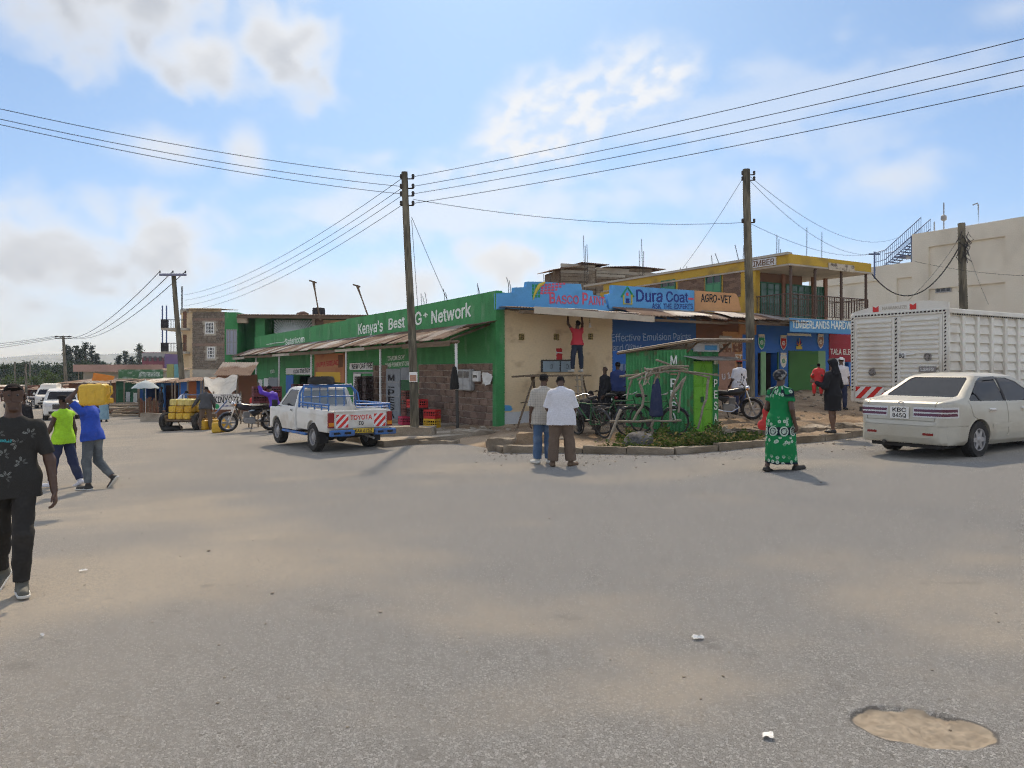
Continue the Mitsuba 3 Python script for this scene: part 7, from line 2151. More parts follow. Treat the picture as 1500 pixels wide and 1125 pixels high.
part(ki, 'roof_beam', MB().tube([A_ - [0, 0, 0.05], B_ - [0, 0, 0.05]], 0.035, 4), 'mat_wood')
part(ki, 'roof_beam', MB().tube([B_ - [0, 0, 0.06], C_ - [0, 0, 0.06]], 0.03, 4), 'mat_wood')
for t in (-0.4, 0.0):
    for u in (0.05, 1.15):
        p = roofA(u, t, kz + 2.2)
        part(ki, 'roof_post', MB().tube([roofA(u, max(t, 0), kz + 1.95), p], 0.025, 5), 'mat_wood')
v, q = corr(-0.05, 1.5, -0.02, kz + 1.86, -0.62, kz + 1.76, 0.09, 0.014, 3)
part(ki, 'awning_sheet', KB.mb().add(v, q), 'mat_tin', True)
part(ki, 'sign_board', KB.mb().box(0.25, -0.06, kz + 1.98, 1.12, -0.03, kz + 2.18), 'mat_white_wash')
part(ki + '__sign_board', 'blue_print', KB.mb().box(0.62, -0.066, kz + 2.02, 1.05, -0.06, kz + 2.14), 'mat_sky_blue')

# ------------------------------------------------------------------ rack of rough sticks in front of the kiosk
rk = thing('stick_rack', 'rough rack of grey sticks tied with rags in front of the green kiosk', 'rack')
zq = lambda cx, cy, Y: at(880 + cx / 5.624, 480 + cy / 5.624, Y)


def bent(a, b, r, n=6, wob=0.03):
    u = np.linspace(0, 1, n)[:, None]
    return MB().tube(a + (b - a) * u + np.cumsum(rng.normal(0, wob, (n, 3)), 0) * np.sin(u * np.pi), np.linspace(r, r * 0.75, n), 7)


mat('mat_stick', proc(lambda p, n, uv: mix((0.30, 0.265, 0.21), (0.16, 0.135, 0.10), fbm(p.x * 9, p.y * 9, p.z * 5, 3)) * (0.7 + 0.6 * noise(p.x * 60, p.y * 60, p.z * 60))), 0.9)
for (x0, y0, Y0, x1, y1, Y1, r) in [(255, 430, 17.6, 215, 590, 17.5, .022), (325, 465, 17.2, 272, 765, 17.1, .032), (690, 420, 17.3, 575, 770, 17.0, .036), (655, 340, 17.6, 640, 640, 17.5, .025), (890, 400, 17.5, 800, 835, 17.1, .028), (165, 680, 17.0, 60, 940, 16.6, .032),
                                    (430, 770, 17.0, 415, 900, 17.0, .03), (155, 402, 17.5, 975, 394, 17.4, .024), (225, 425, 17.2, 725, 318, 17.3, .026), (455, 265, 17.4, 905, 412, 17.4, .022), (365, 345, 17.3, 720, 345, 17.3, .03), (300, 430, 17.2, 560, 375, 17.2, .02), (75, 772, 16.95, 665, 764, 16.95, .026), (640, 700, 17.0, 700, 400, 17.2, .022)]:
    part(rk, 'stick', bent(zq(x0, y0, Y0), zq(x1, y1, Y1), r * 1.15), 'mat_stick', 50)
for i in range(15):
    a = zq(rnd.uniform(330, 500), rnd.uniform(330, 420), 17.2 + rnd.uniform(-0.05, 0.05))
    m = bent(a, a + [rnd.uniform(-0.2, 0.2), rnd.uniform(-0.05, 0.05), -rnd.uniform(0.05, 0.40)], rnd.uniform(0.008, 0.028), 5, 0.02)
    part(rk, 'rag', m, rnd.choice(['mat_pale_wood', 'mat_plaster', 'mat_old_wood']), True)
g = zq(450, 430, 17.15)
jk = thing('hanging_cloth', 'dark cloth hanging from the stick rack', 'cloth')
put(jk, MB().lathe([(0, 0), (0.05, -0.02), (0.10, -0.2), (0.13, -0.5), (0.16, -0.85), (0.10, -0.9), (0, -0.88)], 12, move(*(g + [0.02, 0, 0.05])) @ np.diag([1, 0.5, 1, 1])), 'mat_navy', True)

# rock, stump, rubble and weeds behind the kerb
def boulder(x, y, z, r, seed, flat=0.75):
    m = trimesh.creation.icosphere(3, 1.0)
    v = m.vertices * (0.72 + 0.6 * meshkit.fbm(m.vertices * 1.4 + seed * 3.1, 4)[:, None] - 0.05)
    v = v + 0.10 * (meshkit.fbm(m.vertices * 6 + seed, 3)[:, None] - 0.5) * m.vertices
    return MB(move(x, y, z, rz=seed * 77)).add(v * np.array([r, r * 0.8, r * flat]), m.faces)


p = ground_at(935, 650, verge)
solo('boulder', boulder(p[0], p[1] - 0.1, p[2] - 0.02, 0.42, 3), mat('mat_rock', mott((0.12, 0.118, 0.115), (0.06, 0.058, 0.056), 5, 0.9, 1, 0.4, 40), 0.95, spec=0.15), 'grey boulder behind the kerb in front of the stick rack', 'rock', smooth=50)
p = ground_at(1036, 625, verge)
solo('flat_stone', boulder(p[0], p[1] - 0.1, p[2] + 0.02, 0.30, 5, 0.35), 'mat_rock', 'flat grey stone by the kiosk door', 'rock', smooth=50)
rub = MB()
for i in range(420):
    s = rnd.uniform(-1.5, 13)
    w = min(rnd.uniform(0.3, 5.8), float(kerb_w(s)) - 0.25)
    if s < 3 and rnd.random() < 0.4:
        continue
    x, y = front_xy(s, w)
    r = rnd.choice([0.03, 0.04, 0.05, 0.07, 0.10]) * rnd.uniform(0.7, 1.2)
    m = trimesh.creation.icosphere(1, 1.0)
    rub.add(m.vertices * (rng.uniform(0.6, 1.1, (len(m.vertices), 1))) * [r, r * 0.8, r * 0.6], m.faces, move(x, y, float(verge(x, y)) + 0.02, rz=rnd.uniform(0, 360)))
solo('rubble', rub, 'mat_concrete', 'loose stones and rubble strewn over the bare earth before the shops', 'rubble', kind='stuff')
road_stones = MB()
for i in range(520):
    Y = rnd.uniform(3.2, 17) if rnd.random() < 0.6 else rnd.uniform(12, 20)
    X = rnd.uniform(-0.75, 0.75) * Y
    r = rnd.uniform(0.004, 0.009) * (1 + (rnd.random() < 0.05) * 1.0)
    road_stones.add(_CHS * np.array([r, r * 0.8, r * 0.55]) * rng.uniform(0.6, 1, _CHS.shape), _CHF[1], move(X, Y, float(road_height(np.array(X), np.array(Y))) + r * 0.3, rz=rnd.uniform(0, 360)))
for i in range(380):
    u = rnd.random()
    q = KERB[0] * 0 + np.array([np.interp(u, np.linspace(0, 1, len(KERB)), KERB[:, 0]), np.interp(u, np.linspace(0, 1, len(KERB)), KERB[:, 1])])
    q = q + np.array([rnd.uniform(-0.3, 0.3), -rnd.expovariate(2.0) - 0.12])
    r = rnd.uniform(0.006, 0.020)
    road_stones.add(_CHS * np.array([r, r * 0.8, r * 0.55]) * rng.uniform(0.6, 1, _CHS.shape), _CHF[1], move(q[0], q[1], float(tilt(*q)) + r * 0.3, rz=rnd.uniform(0, 360)))
solo('gravel', road_stones, 'mat_concrete', 'loose grit and small stones scattered on the road', 'gravel', kind='stuff')


def leaves(n, place, size, up=0.4):
    c = place(n)
    a = rng.normal(0, 1, (n, 3))
    a[:, 2] = np.abs(a[:, 2]) * up
    a /= np.linalg.norm(a, axis=1, keepdims=True)
    b = np.cross(a, rng.normal(0, 1, (n, 3)))
    b /= np.linalg.norm(b, axis=1, keepdims=True)
    s = size * rng.uniform(0.6, 1.4, (n, 1))
    v = np.stack([c - b * s * 0.35, c + a * s * 0.9 - b * 0.05 * s, c + b * s * 0.35, c - a * s * 0.4], 1).reshape(-1, 3)
    return v, np.arange(4 * n).reshape(n, 4)


LEAF = {}
for nm, c in (('weed', (0.075, 0.115, 0.030)), ('weed_dry', (0.23, 0.19, 0.085)), ('tree', (0.035, 0.062, 0.022)), ('tree_light', (0.085, 0.125, 0.035)), ('cypress', (0.022, 0.040, 0.019))):
    scene['mat_leaf_' + nm] = {'type': 'principledthin', 'base_color': {'type': 'rgb', 'value': list(c)}, 'roughness': 0.6, 'diff_trans': 0.5, 'spec_trans': 0.0}
    LEAF[nm] = 'mat_leaf_' + nm


def weed_place(n):
    U = np.linspace(905, 1118, 60)
    rows = np.array([[sw(*ground_at(u, q, verge)[:2]) for q in (633, 641, 650, 659)] for u in U])      # (60, 4, 2)
    x = rng.uniform(905, 1118, 3 * n)
    x = x[rng.random(3 * n) < 0.35 + 0.65 * meshkit.noise(np.stack([x / 16.0, x * 0 + 3, x * 0], 1))][:n]
    x = np.resize(x, n)
    t = rng.random(n) * 3
    i, j = np.clip(np.searchsorted(U, x) - 1, 0, 58), np.minimum(t.astype(int), 2)
    p = rows[i, j] + (rows[i, j + 1] - rows[i, j]) * (t - j)[:, None]
    w = np.minimum(p[:, 1], kerb_w(p[:, 0]) - 0.22)
    X, Y = front_xy(p[:, 0], w)
    hm = 0.13 + 0.50 * np.clip(meshkit.noise(np.stack([x / 13.0, x * 0 + 9, x * 0], 1)) - 0.3, 0, 1) * np.where((x > 955) & (x < 1010), 1.3, 1)
    return np.stack([X + rng.uniform(-0.05, 0.05, n), Y + rng.uniform(-0.05, 0.05, n), verge(X, Y) - 0.10 + rng.random(n) * hm], 1)


for nm, n in (('weed', 5200), ('weed_dry', 1500)):
    solo('weeds', MB().add(*leaves(n, weed_place, 0.060)), LEAF[nm], 'low green weeds growing behind the kerb in front of the kiosk' if nm == 'weed' else 'dry straw coloured weeds among the green ones behind the kerb', 'weeds', kind='stuff')
# broken concrete strips between the weeds and the shops
for i in range(15):
    a = ground_at(1050 + i * 15.5, 634 - i * 0.7, verge)
    M = frame([a[0], a[1], a[2] - 0.02], DX)
    q = m3.Manifold.cube([rnd.uniform(0.28, 0.42), rnd.uniform(0.5, 0.8), 0.14], True).refine_to_length(0.08)
    q = q.warp_batch(lambda v: v + (np.stack([meshkit.fbm((v + i * 3 + k * 5) * 6, 3) for k in range(3)], 1) - 0.5) * 0.08)
    part('bare_earth', 'paving_slab', MB(M @ move(rx=rnd.uniform(-4, 4), ry=rnd.uniform(-5, 5))).man(q), 'mat_concrete', 50)
# low concrete blocks in front of the green shop
a, b = spot(556, 648), spot(632, 646)
M = frame([a[0], a[1], a[2] - 0.05], (b - a)[:2])
q = m3.Manifold.cube([np.linalg.norm(b - a), 0.55, 0.47]).refine_to_length(0.08)
q = q.warp_batch(lambda v: v + (np.stack([meshkit.fbm((v + k * 5) * 5, 3) for k in range(3)], 1) - 0.5) * 0.07)
solo('concrete_block', MB(M).man(q), 'mat_concrete', 'weathered concrete block at the foot of the leaning pole', 'block', smooth=50)
for (x0, x1, py, hgt, dep, lab) in ((556, 668, 652, 0.15, 0.30, 'long low worn kerb in front of the concrete block'), (660, 723, 645, 0.26, 0.6, 'rounded broken kerb end right of the concrete block'), (714, 752, 661, 0.26, 0.5, 'broken rounded concrete lump at the mouth of the alley'), (756, 800, 656, 0.34, 0.35, 'low brown retaining wall behind the two men')):
    a, b = spot(x0, py), spot(x1, py - 1)
    M = frame([a[0], a[1], a[2] - 0.06], (b - a)[:2])
    q = m3.Manifold.cube([np.linalg.norm(b - a), dep, hgt + 0.06]).refine_to_length(0.07)
    q = q.warp_batch(lambda v: v + (np.stack([meshkit.fbm((v + a + k * 5) * 4, 4) for k in range(3)], 1) - 0.5) * 0.16)
    solo('kerb_block', MB(M).man(q), 'mat_concrete' if 'brown' not in lab else 'mat_earth', lab, 'kerb', smooth=50)

# litter on the road
for (px_, py_, w_, h_, lab) in ((1022, 937, 0.075, 0.045, 'crushed white paper cup lying on the road'), (1125, 1082, 0.05, 0.05, 'torn white paper scrap near the pothole'), (122, 838, 0.07, 0.03, 'small twig and wrapper on the dusty road at left'), (916, 665, 0.12, 0.05, 'white wrapper by the kerb'), (62, 934, 0.03, 0.02, 'tiny pale scrap at the left road edge')):
    p = spot(px_, py_)
    n_ = 5
    g = np.linspace(-1, 1, n_)
    vv = np.array([[x * w_ * 0.5, y * h_ * 0.5, 0.008 + 0.02 * rnd.random()] for y in g for x in g])
    solo('paper_scrap', MB(move(p[0], p[1], float(road_height(p[0], p[1])), rz=rnd.uniform(-30, 30))).add(vv, [[i * n_ + j, i * n_ + j + 1, i * n_ + j + n_ + 1, i * n_ + j + n_] for i in range(n_ - 1) for j in range(n_ - 1)]), 'mat_white', lab, 'litter', smooth=True)

# ------------------------------------------------------------------ scaffold for the painter
sc = thing('scaffold', 'makeshift trestle scaffold of rough timber against the cream wall', 'scaffold')
FL = lambda px, py, y=-0.75: np.append(F.loc(px, py, y)[0], [y, F.loc(px, py, y)[1]])
for i, (y, pa, pb) in enumerate(((-0.98, 768, 858), (-0.80, 762, 864), (-0.62, 775, 860))):
    a, b = FL(pa, 549, y), FL(pb, 546.5, y)
    part(sc, 'plank', F.mb().box(a[0], y - 0.08, a[2] - 0.05, b[0], y + 0.08, a[2] - 0.012 + 0.004 * i, M=None, jit=0.006), 'mat_wood')
def leg(a, b, r=0.028, m='mat_wood'):
    part(sc, 'pole', F.mb().tube([a, (a + b) / 2 + rng.normal(0, 0.015, 3), b], r, 6), m)


for pa, pb, y0, y1 in ((783, 757, -0.9, -1.25), (778, 793, -0.9, -0.5), (781, 788, -0.7, -1.5), (853, 868, -0.7, -1.1)):
    g = FL(pb, 600, y1)
    xy = (F.M @ [g[0], y1, 0, 1])[:2]
    g[2] = float(verge(*xy)) - 0.02
    leg(FL(pa, 551, y0), g)
leg(FL(763, 590, -0.9), FL(800, 588, -0.9), 0.02)
leg(FL(750, 552, -0.85), FL(800, 549, -0.85), 0.03)
lad = part(sc, 'ladder', F.mb().box(0, 0, 0, 0.01, 0.01, 0.01, M=move(*FL(845, 560))), 'mat_pale_wood')
for pa in (844.5, 851.5):
    a = FL(pa, 548, -1.02)
    xy = (F.M @ [a[0], -1.15, 0, 1])[:2]
    part(lad, 'rail', F.mb().tube([a, [a[0] + 0.03, -1.2, float(verge(*xy))]], 0.035, 5), 'mat_pale_wood')
for k in range(6):
    a, b = FL(842, 556 + k * 10, -1.06 - 0.025 * k), FL(855, 556 + k * 10, -1.06 - 0.025 * k)
    part(lad, 'rung', F.mb().tube([a, b], 0.02, 5), 'mat_pale_wood')

# ------------------------------------------------------------------ motorcycles and bicycles: one of each with its parts, then copies
def ball(r, x, y, z):
    return m3.Manifold.sphere(r, 18).translate([x, y, z])


def hullof(*balls):
    return m3.Manifold.batch_hull([ball(*b) for b in balls])


def wheel_parts(out, name, x, z, r, tw, spokes, rim_m, alloy=False):
    M0 = move(x, 0, z, rx=90)
    ang = np.linspace(0, 2 * np.pi, 29)
    out.append((name, '', MB().add(*_torus(r - tw, tw, M0)), 'mat_tyre', True))
    out.append((name, 'rim', MB().add(*_torus(r - 2.1 * tw, tw * 0.42, M0)), rim_m, True))
    sp = MB()
    for i in range(spokes):
        a = 2 * np.pi * i / spokes
        if alloy:
            sp.box(0.03, -0.03, -0.012, r - 2 * tw, 0.03, 0.012, M=M0 @ move(rz=math.degrees(a)))
        else:
            sp.tube([[0.025 * math.cos(a + 1.2), 0.025 * math.sin(a + 1.2), 0.02 * (-1) ** i], [(r - 2.2 * tw) * math.cos(a), (r - 2.2 * tw) * math.sin(a), 0]], 0.0028, 3, M=M0)
    sp.lathe([(0, -0.05), (0.035, -0.05), (0.035, 0.05), (0, 0.05)], 12, M0)
    out.append((name, 'spokes', sp, rim_m, False))


def _torus(R, r, M, n=32, m=9):
    a, b = np.meshgrid(np.arange(n) * 2 * np.pi / n, np.arange(m) * 2 * np.pi / m, indexing='ij')
    v = np.stack([(R + r * np.cos(b)) * np.cos(a), (R + r * np.cos(b)) * np.sin(a), r * np.sin(b)], -1).reshape(-1, 3)
    i, j = np.meshgrid(np.arange(n), np.arange(m), indexing='ij')
    q = np.stack([i * m + j, ((i + 1) % n) * m + j, ((i + 1) % n) * m + (j + 1) % m, i * m + (j + 1) % m], -1).reshape(-1, 4)
    return v @ M[:3, :3].T + M[:3, 3], q


def motorcycle_parts():
    P = []
    wheel_parts(P, 'rear_wheel', -0.63, 0.30, 0.30, 0.045, 6, 'mat_rim', True)
    wheel_parts(P, 'front_wheel', 0.66, 0.30, 0.30, 0.040, 6, 'mat_rim', True)
    P.append(('fuel_tank', '', MB().man(hullof((0.11, 0.30, 0.07, 0.80), (0.11, 0.30, -0.07, 0.80), (0.09, 0.05, 0.06, 0.77), (0.09, 0.05, -0.06, 0.77), (0.06, 0.42, 0, 0.84))), mat('mat_bike_black', (0.02, 0.02, 0.024), 0.25, spec=0.6), 40))
    P.append(('seat', '', MB().man(hullof((0.055, 0.0, 0.08, 0.76), (0.055, 0.0, -0.08, 0.76), (0.06, -0.62, 0.10, 0.80), (0.06, -0.62, -0.10, 0.80))), 'mat_rubber', 40))
    P.append(('side_cover', '', MB().man(hullof((0.04, 0.0, 0.11, 0.62), (0.04, 0.0, -0.11, 0.62), (0.03, -0.32, 0.10, 0.66), (0.03, -0.32, -0.10, 0.66), (0.04, -0.1, 0.11, 0.52), (0.04, -0.1, -0.11, 0.52))), 'mat_bike_black', 40))
    P.append(('frame', '', MB().tube([[0.44, 0, 0.90], [0.10, 0, 0.72], [-0.35, 0, 0.68], [-0.75, 0, 0.72]], 0.022, 7).tube([[0.46, 0, 0.80], [0.28, 0, 0.34], [-0.1, 0, 0.28], [-0.2, 0, 0.68]], 0.02, 7).tube([[-0.18, 0.10, 0.34], [-0.63, 0.10, 0.30]], 0.022, 6).tube([[-0.18, -0.10, 0.34], [-0.63, -0.10, 0.30]], 0.022, 6), 'mat_iron', 40))
    eng = MB().box(-0.15, -0.11, 0.26, 0.20, 0.11, 0.44, bev=0.03).lathe([(0, -0.13), (0.10, -0.13), (0.10, 0.13), (0, 0.13)], 16, move(-0.02, 0, 0.34, rx=90))
    P.append(('engine', '', eng, 'mat_grey', 40))
    fins = MB()
    for i in range(7):
        fins.box(0.03, -0.085, 0.44 + i * 0.028, 0.21, 0.085, 0.456 + i * 0.028)
    P.append(('engine', 'cylinder_fin', fins, 'mat_grey', False))
    P.append(('exhaust', '', MB().tube([[0.20, -0.08, 0.50], [0.30, -0.10, 0.36], [0.10, -0.13, 0.24], [-0.15, -0.15, 0.26]], 0.019, 8).tube([[-0.15, -0.15, 0.26], [-0.30, -0.16, 0.30], [-0.85, -0.17, 0.42]], [0.03, 0.045, 0.042], 10), 'mat_chrome', 40))
    for sd in (-1, 1):
        P.append(('fork', '', MB().tube([[0.45, sd * 0.09, 0.95], [0.66, sd * 0.09, 0.30]], [0.022, 0.026], 8), 'mat_chrome', 40))
        P.append(('shock_absorber', '', MB().tube([[-0.42, sd * 0.12, 0.70], [-0.60, sd * 0.12, 0.34]], 0.028, 8), 'mat_chrome', 40))
        P.append(('mirror', '', MB().tube([[0.36, sd * 0.24, 1.02], [0.40, sd * 0.30, 1.20]], 0.007, 5).man(hullof((0.018, 0.40, sd * 0.28, 1.22), (0.018, 0.40, sd * 0.36, 1.22), (0.018, 0.40, sd * 0.32, 1.26))), 'mat_rubber', 40))
        P.append(('indicator', '', MB().tube([[0.50, 0, 0.88], [0.50, sd * 0.16, 0.88]], 0.008, 5).mesh(trimesh.creation.icosphere(1, 0.032), move(0.50, sd * 0.18, 0.88)), 'mat_orange_lamp', 40))
    P.append(('handlebar', '', MB().tube([[0.28, 0.36, 1.02], [0.36, 0.24, 1.03], [0.42, 0.08, 0.97], [0.42, -0.08, 0.97], [0.36, -0.24, 1.03], [0.28, -0.36, 1.02]], 0.014, 7), 'mat_rubber', 40))
    P.append(('headlamp', '', MB().lathe([(0, -0.08), (0.06, -0.06), (0.085, 0.0), (0.085, 0.03), (0.06, 0.045), (0, 0.05)], 16, move(0.54, 0, 0.88, ry=90)), 'mat_chrome', 40))
    fen = lambda x, r, a0, a1, w: MB().add(*_arc_strip(x, 0.30, r, a0, a1, w))
    P.append(('front_mudguard', '', fen(0.66, 0.335, 20, 150, 0.07), 'mat_bike_black', True))
    P.append(('rear_mudguard', '', fen(-0.63, 0.345, 40, 190, 0.085), 'mat_bike_black', True))
    P.append(('tail_lamp', '', MB().box(-1.0, -0.05, 0.68, -0.93, 0.05, 0.75, bev=0.015), 'mat_lamp_red', False))
    rack_ = MB()
    for y in (-0.13, 0.13):
        rack_.tube([[-0.35, y, 0.86], [-0.98, y, 0.88]], 0.010, 6)
    for x in (-0.5, -0.7, -0.9):
        rack_.tube([[x, -0.13, 0.875], [x, 0.13, 0.875]], 0.009, 5)
    P.append(('carrier', '', rack_, 'mat_iron', False))
    P.append(('side_stand', '', MB().tube([[-0.05, 0.10, 0.30], [0.05, 0.30, 0.01]], 0.013, 6), 'mat_iron', False))
    return P


def _arc_strip(x, z, r, a0, a1, w, n=16):
    a = np.radians(np.linspace(a0, a1, n))
    rows = []
    for y, dr_ in ((-w, -0.02), (-w * 0.6, 0.005), (0, 0.012), (w * 0.6, 0.005), (w, -0.02)):
        rows.append(np.stack([x + (r + dr_) * np.cos(a), a * 0 + y, z + (r + dr_) * np.sin(a)], 1))
    v = np.stack(rows, 1).reshape(-1, 3)
    i, j = np.meshgrid(np.arange(n - 1), np.arange(4), indexing='ij')
    q = np.stack([i * 5 + j, i * 5 + j + 1, (i + 1) * 5 + j + 1, (i + 1) * 5 + j], -1).reshape(-1, 4)
    return v, q


def bicycle_parts():
    P = []
    wheel_parts(P, 'rear_wheel', -0.52, 0.34, 0.34, 0.019, 28, 'mat_iron')
    wheel_parts(P, 'front_wheel', 0.55, 0.34, 0.34, 0.019, 28, 'mat_iron')
    P.append(('frame', '', MB().tube([[0.38, 0, 0.82], [-0.18, 0, 0.80]], 0.015, 7).tube([[0.39, 0, 0.76], [-0.06, 0, 0.30]], 0.016, 7).tube([[-0.06, 0, 0.30], [-0.22, 0, 0.92]], 0.015, 7)
              .tube([[-0.18, 0.03, 0.80], [-0.52, 0.05, 0.34]], 0.009, 6).tube([[-0.18, -0.03, 0.80], [-0.52, -0.05, 0.34]], 0.009, 6).tube([[-0.06, 0.03, 0.30], [-0.52, 0.05, 0.34]], 0.010, 6).tube([[-0.06, -0.03, 0.30], [-0.52, -0.05, 0.34]], 0.010, 6), 'mat_dark_green', 40))
    P.append(('fork', '', MB().tube([[0.36, 0, 0.92], [0.42, 0, 0.70]], 0.016, 7).tube([[0.42, 0.03, 0.70], [0.55, 0.05, 0.34]], 0.010, 6).tube([[0.42, -0.03, 0.70], [0.55, -0.05, 0.34]], 0.010, 6), 'mat_dark_green', 40))
    P.append(('handlebar', '', MB().tube([[0.22, 0.27, 0.96], [0.34, 0.24, 1.0], [0.37, 0, 0.97], [0.34, -0.24, 1.0], [0.22, -0.27, 0.96]], 0.011, 7), 'mat_steel', 40))
    P.append(('saddle', '', MB().man(hullof((0.03, -0.12, 0, 0.95), (0.045, -0.32, 0.06, 0.96), (0.045, -0.32, -0.06, 0.96))), 'mat_rubber', 40))
    ca = MB()
    for y in (-0.09, 0, 0.09):
        ca.tube([[-0.25, y, 0.74], [-0.85, y, 0.74]], 0.009, 5)
    ca.tube([[-0.85, -0.09, 0.74], [-0.85, 0.09, 0.74]], 0.009, 5).tube([[-0.75, 0.09, 0.74], [-0.52, 0.06, 0.36]], 0.008, 5).tube([[-0.75, -0.09, 0.74], [-0.52, -0.06, 0.36]], 0.008, 5)
    P.append(('carrier', '', ca, 'mat_iron', False))
    P.append(('crank', '', MB().lathe([(0, -0.006), (0.09, -0.006), (0.09, 0.006), (0, 0.006)], 20, move(-0.06, -0.05, 0.30, rx=90)).tube([[-0.06, -0.07, 0.30], [0.02, -0.08, 0.16]], 0.010, 5).box(-0.02, -0.17, 0.145, 0.07, -0.08, 0.17), 'mat_iron', False))
    P.append(('pedal', '', MB().tube([[-0.06, 0.05, 0.30], [-0.06, 0.07, 0.30], [-0.14, 0.08, 0.44]], 0.010, 5).box(-0.18, 0.08, 0.425, -0.09, 0.17, 0.45), 'mat_iron', False))
    for x, a0, a1 in ((-0.52, 30, 190), (0.55, 20, 150)):
        P.append(('mudguard', '', MB().add(*_arc_strip(x, 0.34, 0.365, a0, a1, 0.028)), 'mat_bike_black', True))
    return P


CACHE = {}


def place(kind, label, cat, M, group=None):
    if kind not in CACHE:
        CACHE[kind] = [(a, b, mikit.ply(m.out(), mt, sm)) for a, b, m, mt, sm in {'motorcycle': motorcycle_parts, 'bicycle': bicycle_parts}[kind]()]
    key = thing(kind, label, cat, group)
    last = {}
    for a, b, d in CACHE[kind]:
        if not b:
            k = last[a] = unique(f'{key}__{a}')
        else:
            k = unique(f'{last[a]}__{b}')
        scene[k] = {**d, 'to_world': T(M)}
    return key


def stand(px, py, deg, surf, lean=8, s=1.0):
    """deg: heading, 0 to the right of the picture, 90 away from the camera"""
    p = ground_at(px, py, surf)
    return move(p[0], p[1], p[2] + 0.01, rz=deg) @ move(rx=-lean, s=s)


place('motorcycle', 'black motorcycle with crate stack parked in front of the purple jacket man', 'motorcycle', stand(366, 632, 212, tilt, 7, 1.12))
place('motorcycle', 'dark motorcycle with mud spattered wheels beside the man in the red cap', 'motorcycle', stand(1066, 615, -12, verge, -6))
place('motorcycle', 'black motorcycle with red tail lamp in front of the blue shop door', 'motorcycle', stand(915, 618, 25, verge, 7))
place('motorcycle', 'silver trimmed motorcycle parked between the blue shop and the kiosk', 'motorcycle', stand(938, 617, 40, verge, 7, 0.95))
place('bicycle', 'old green bicycle leaning in front of the kiosk under the stick rack', 'bicycle', stand(955, 640, 2, verge, 6))
place('bicycle', 'black bicycle being mended by the crouching person', 'bicycle', stand(866, 640, 120, verge, 10))
place('bicycle', 'bicycle leaning against the rack behind the boulder', 'bicycle', stand(912, 636, 20, verge, 8))
for px_, py_, dg in ((52, 598, 200), (60, 597, 170), (26, 600, 30)):
    place('motorcycle', 'far off motorcycle parked at the end of the side street', 'motorcycle', stand(px_, py_, dg, tilt, 6), 'motorcycles at the far end of the street')
NTH = ('first', 'second', 'third', 'fourth', 'fifth', 'sixth', 'seventh', 'eighth', 'ninth', 'tenth', 'eleventh', 'twelfth', 'thirteenth')
# ------------------------------------------------------------------ jerrycans and the water cart
CANM = [mat('mat_can_yellow', mott((0.62, 0.40, 0.035), (0.44, 0.28, 0.04), 7, 0.6), 0.4, spec=0.5), mat('mat_can_pale', mott((0.60, 0.50, 0.16), (0.45, 0.36, 0.12), 7, 0.6), 0.4, spec=0.5), mat('mat_can_amber', mott((0.55, 0.32, 0.02), (0.40, 0.23, 0.03), 7, 0.6), 0.4, spec=0.5)]


def can_parts():
    b = m3.Manifold.batch_hull([m3.Manifold.sphere(0.045, 16).translate([x, y, z]) for x in (-0.10, 0.10) for y in (-0.075, 0.075) for z in (0.05, 0.30)])
    for z in (0.10, 0.20):
        b = b - m3.Manifold.cube([0.5, 0.5, 0.012], True).translate([0, 0, z]) ^ m3.Manifold.cube([1, 1, 1], True) if False else b
    b = b + m3.Manifold.cylinder(0.05, 0.032, 0.030, 20).translate([0.09, 0, 0.335])
    h = MB().tube([[-0.11, 0, 0.335], [-0.10, 0, 0.40], [-0.02, 0, 0.405], [0.045, 0, 0.34]], 0.017, 8)
    rib = MB()
    for z in (0.12, 0.23):
        rib.add(*_ring(0.148, 0.123, z))
    rib.lathe([(0.085, 0.001), (0.10, -0.006), (0.085, -0.004), (0.0, 0.0)], 20)
    c = MB().lathe([(0, 0.41), (0.036, 0.41), (0.038, 0.38), (0.034, 0.375)], 16, move(0.09, 0, 0))
    return [('', MB().man(b), 0, 40), ('handle', h, 0, 40), ('rib', rib, 0, 40), ('cap', c, 1, 40)]


def _ring(rx, ry, z, r=0.008, n=28):
    t = np.arange(n) * 2 * np.pi / n
    sx, sy = np.sign(np.cos(t)) * np.abs(np.cos(t)) ** 0.45, np.sign(np.sin(t)) * np.abs(np.sin(t)) ** 0.45
    v = np.concatenate([np.stack([sx * (rx + d), sy * (ry + d), t * 0 + z + e], 1) for d, e in ((-0.004, -r), (r * 0.6, 0), (-0.004, r))])
    k, k2 = np.arange(n), (np.arange(n) + 1) % n
    return v, np.vstack([np.stack([k, k2, k2 + n, k + n], 1), np.stack([k + n, k2 + n, k2 + 2 * n, k + 2 * n], 1)])


CANS = {}


def jerrycan(M, label, m, group=None, cap='mat_can_amber'):
    if m not in CANS:
        CANS[m] = [(n, mikit.ply(mb.out(), m if i == 0 else cap, sm)) for n, mb, i, sm in can_parts()]
    key = thing('jerrycan', label, 'jerrycan', group)
    for n, d in CANS[m]:
        scene[key if not n else unique(key + '__' + n)] = {**d, 'to_world': T(M)}


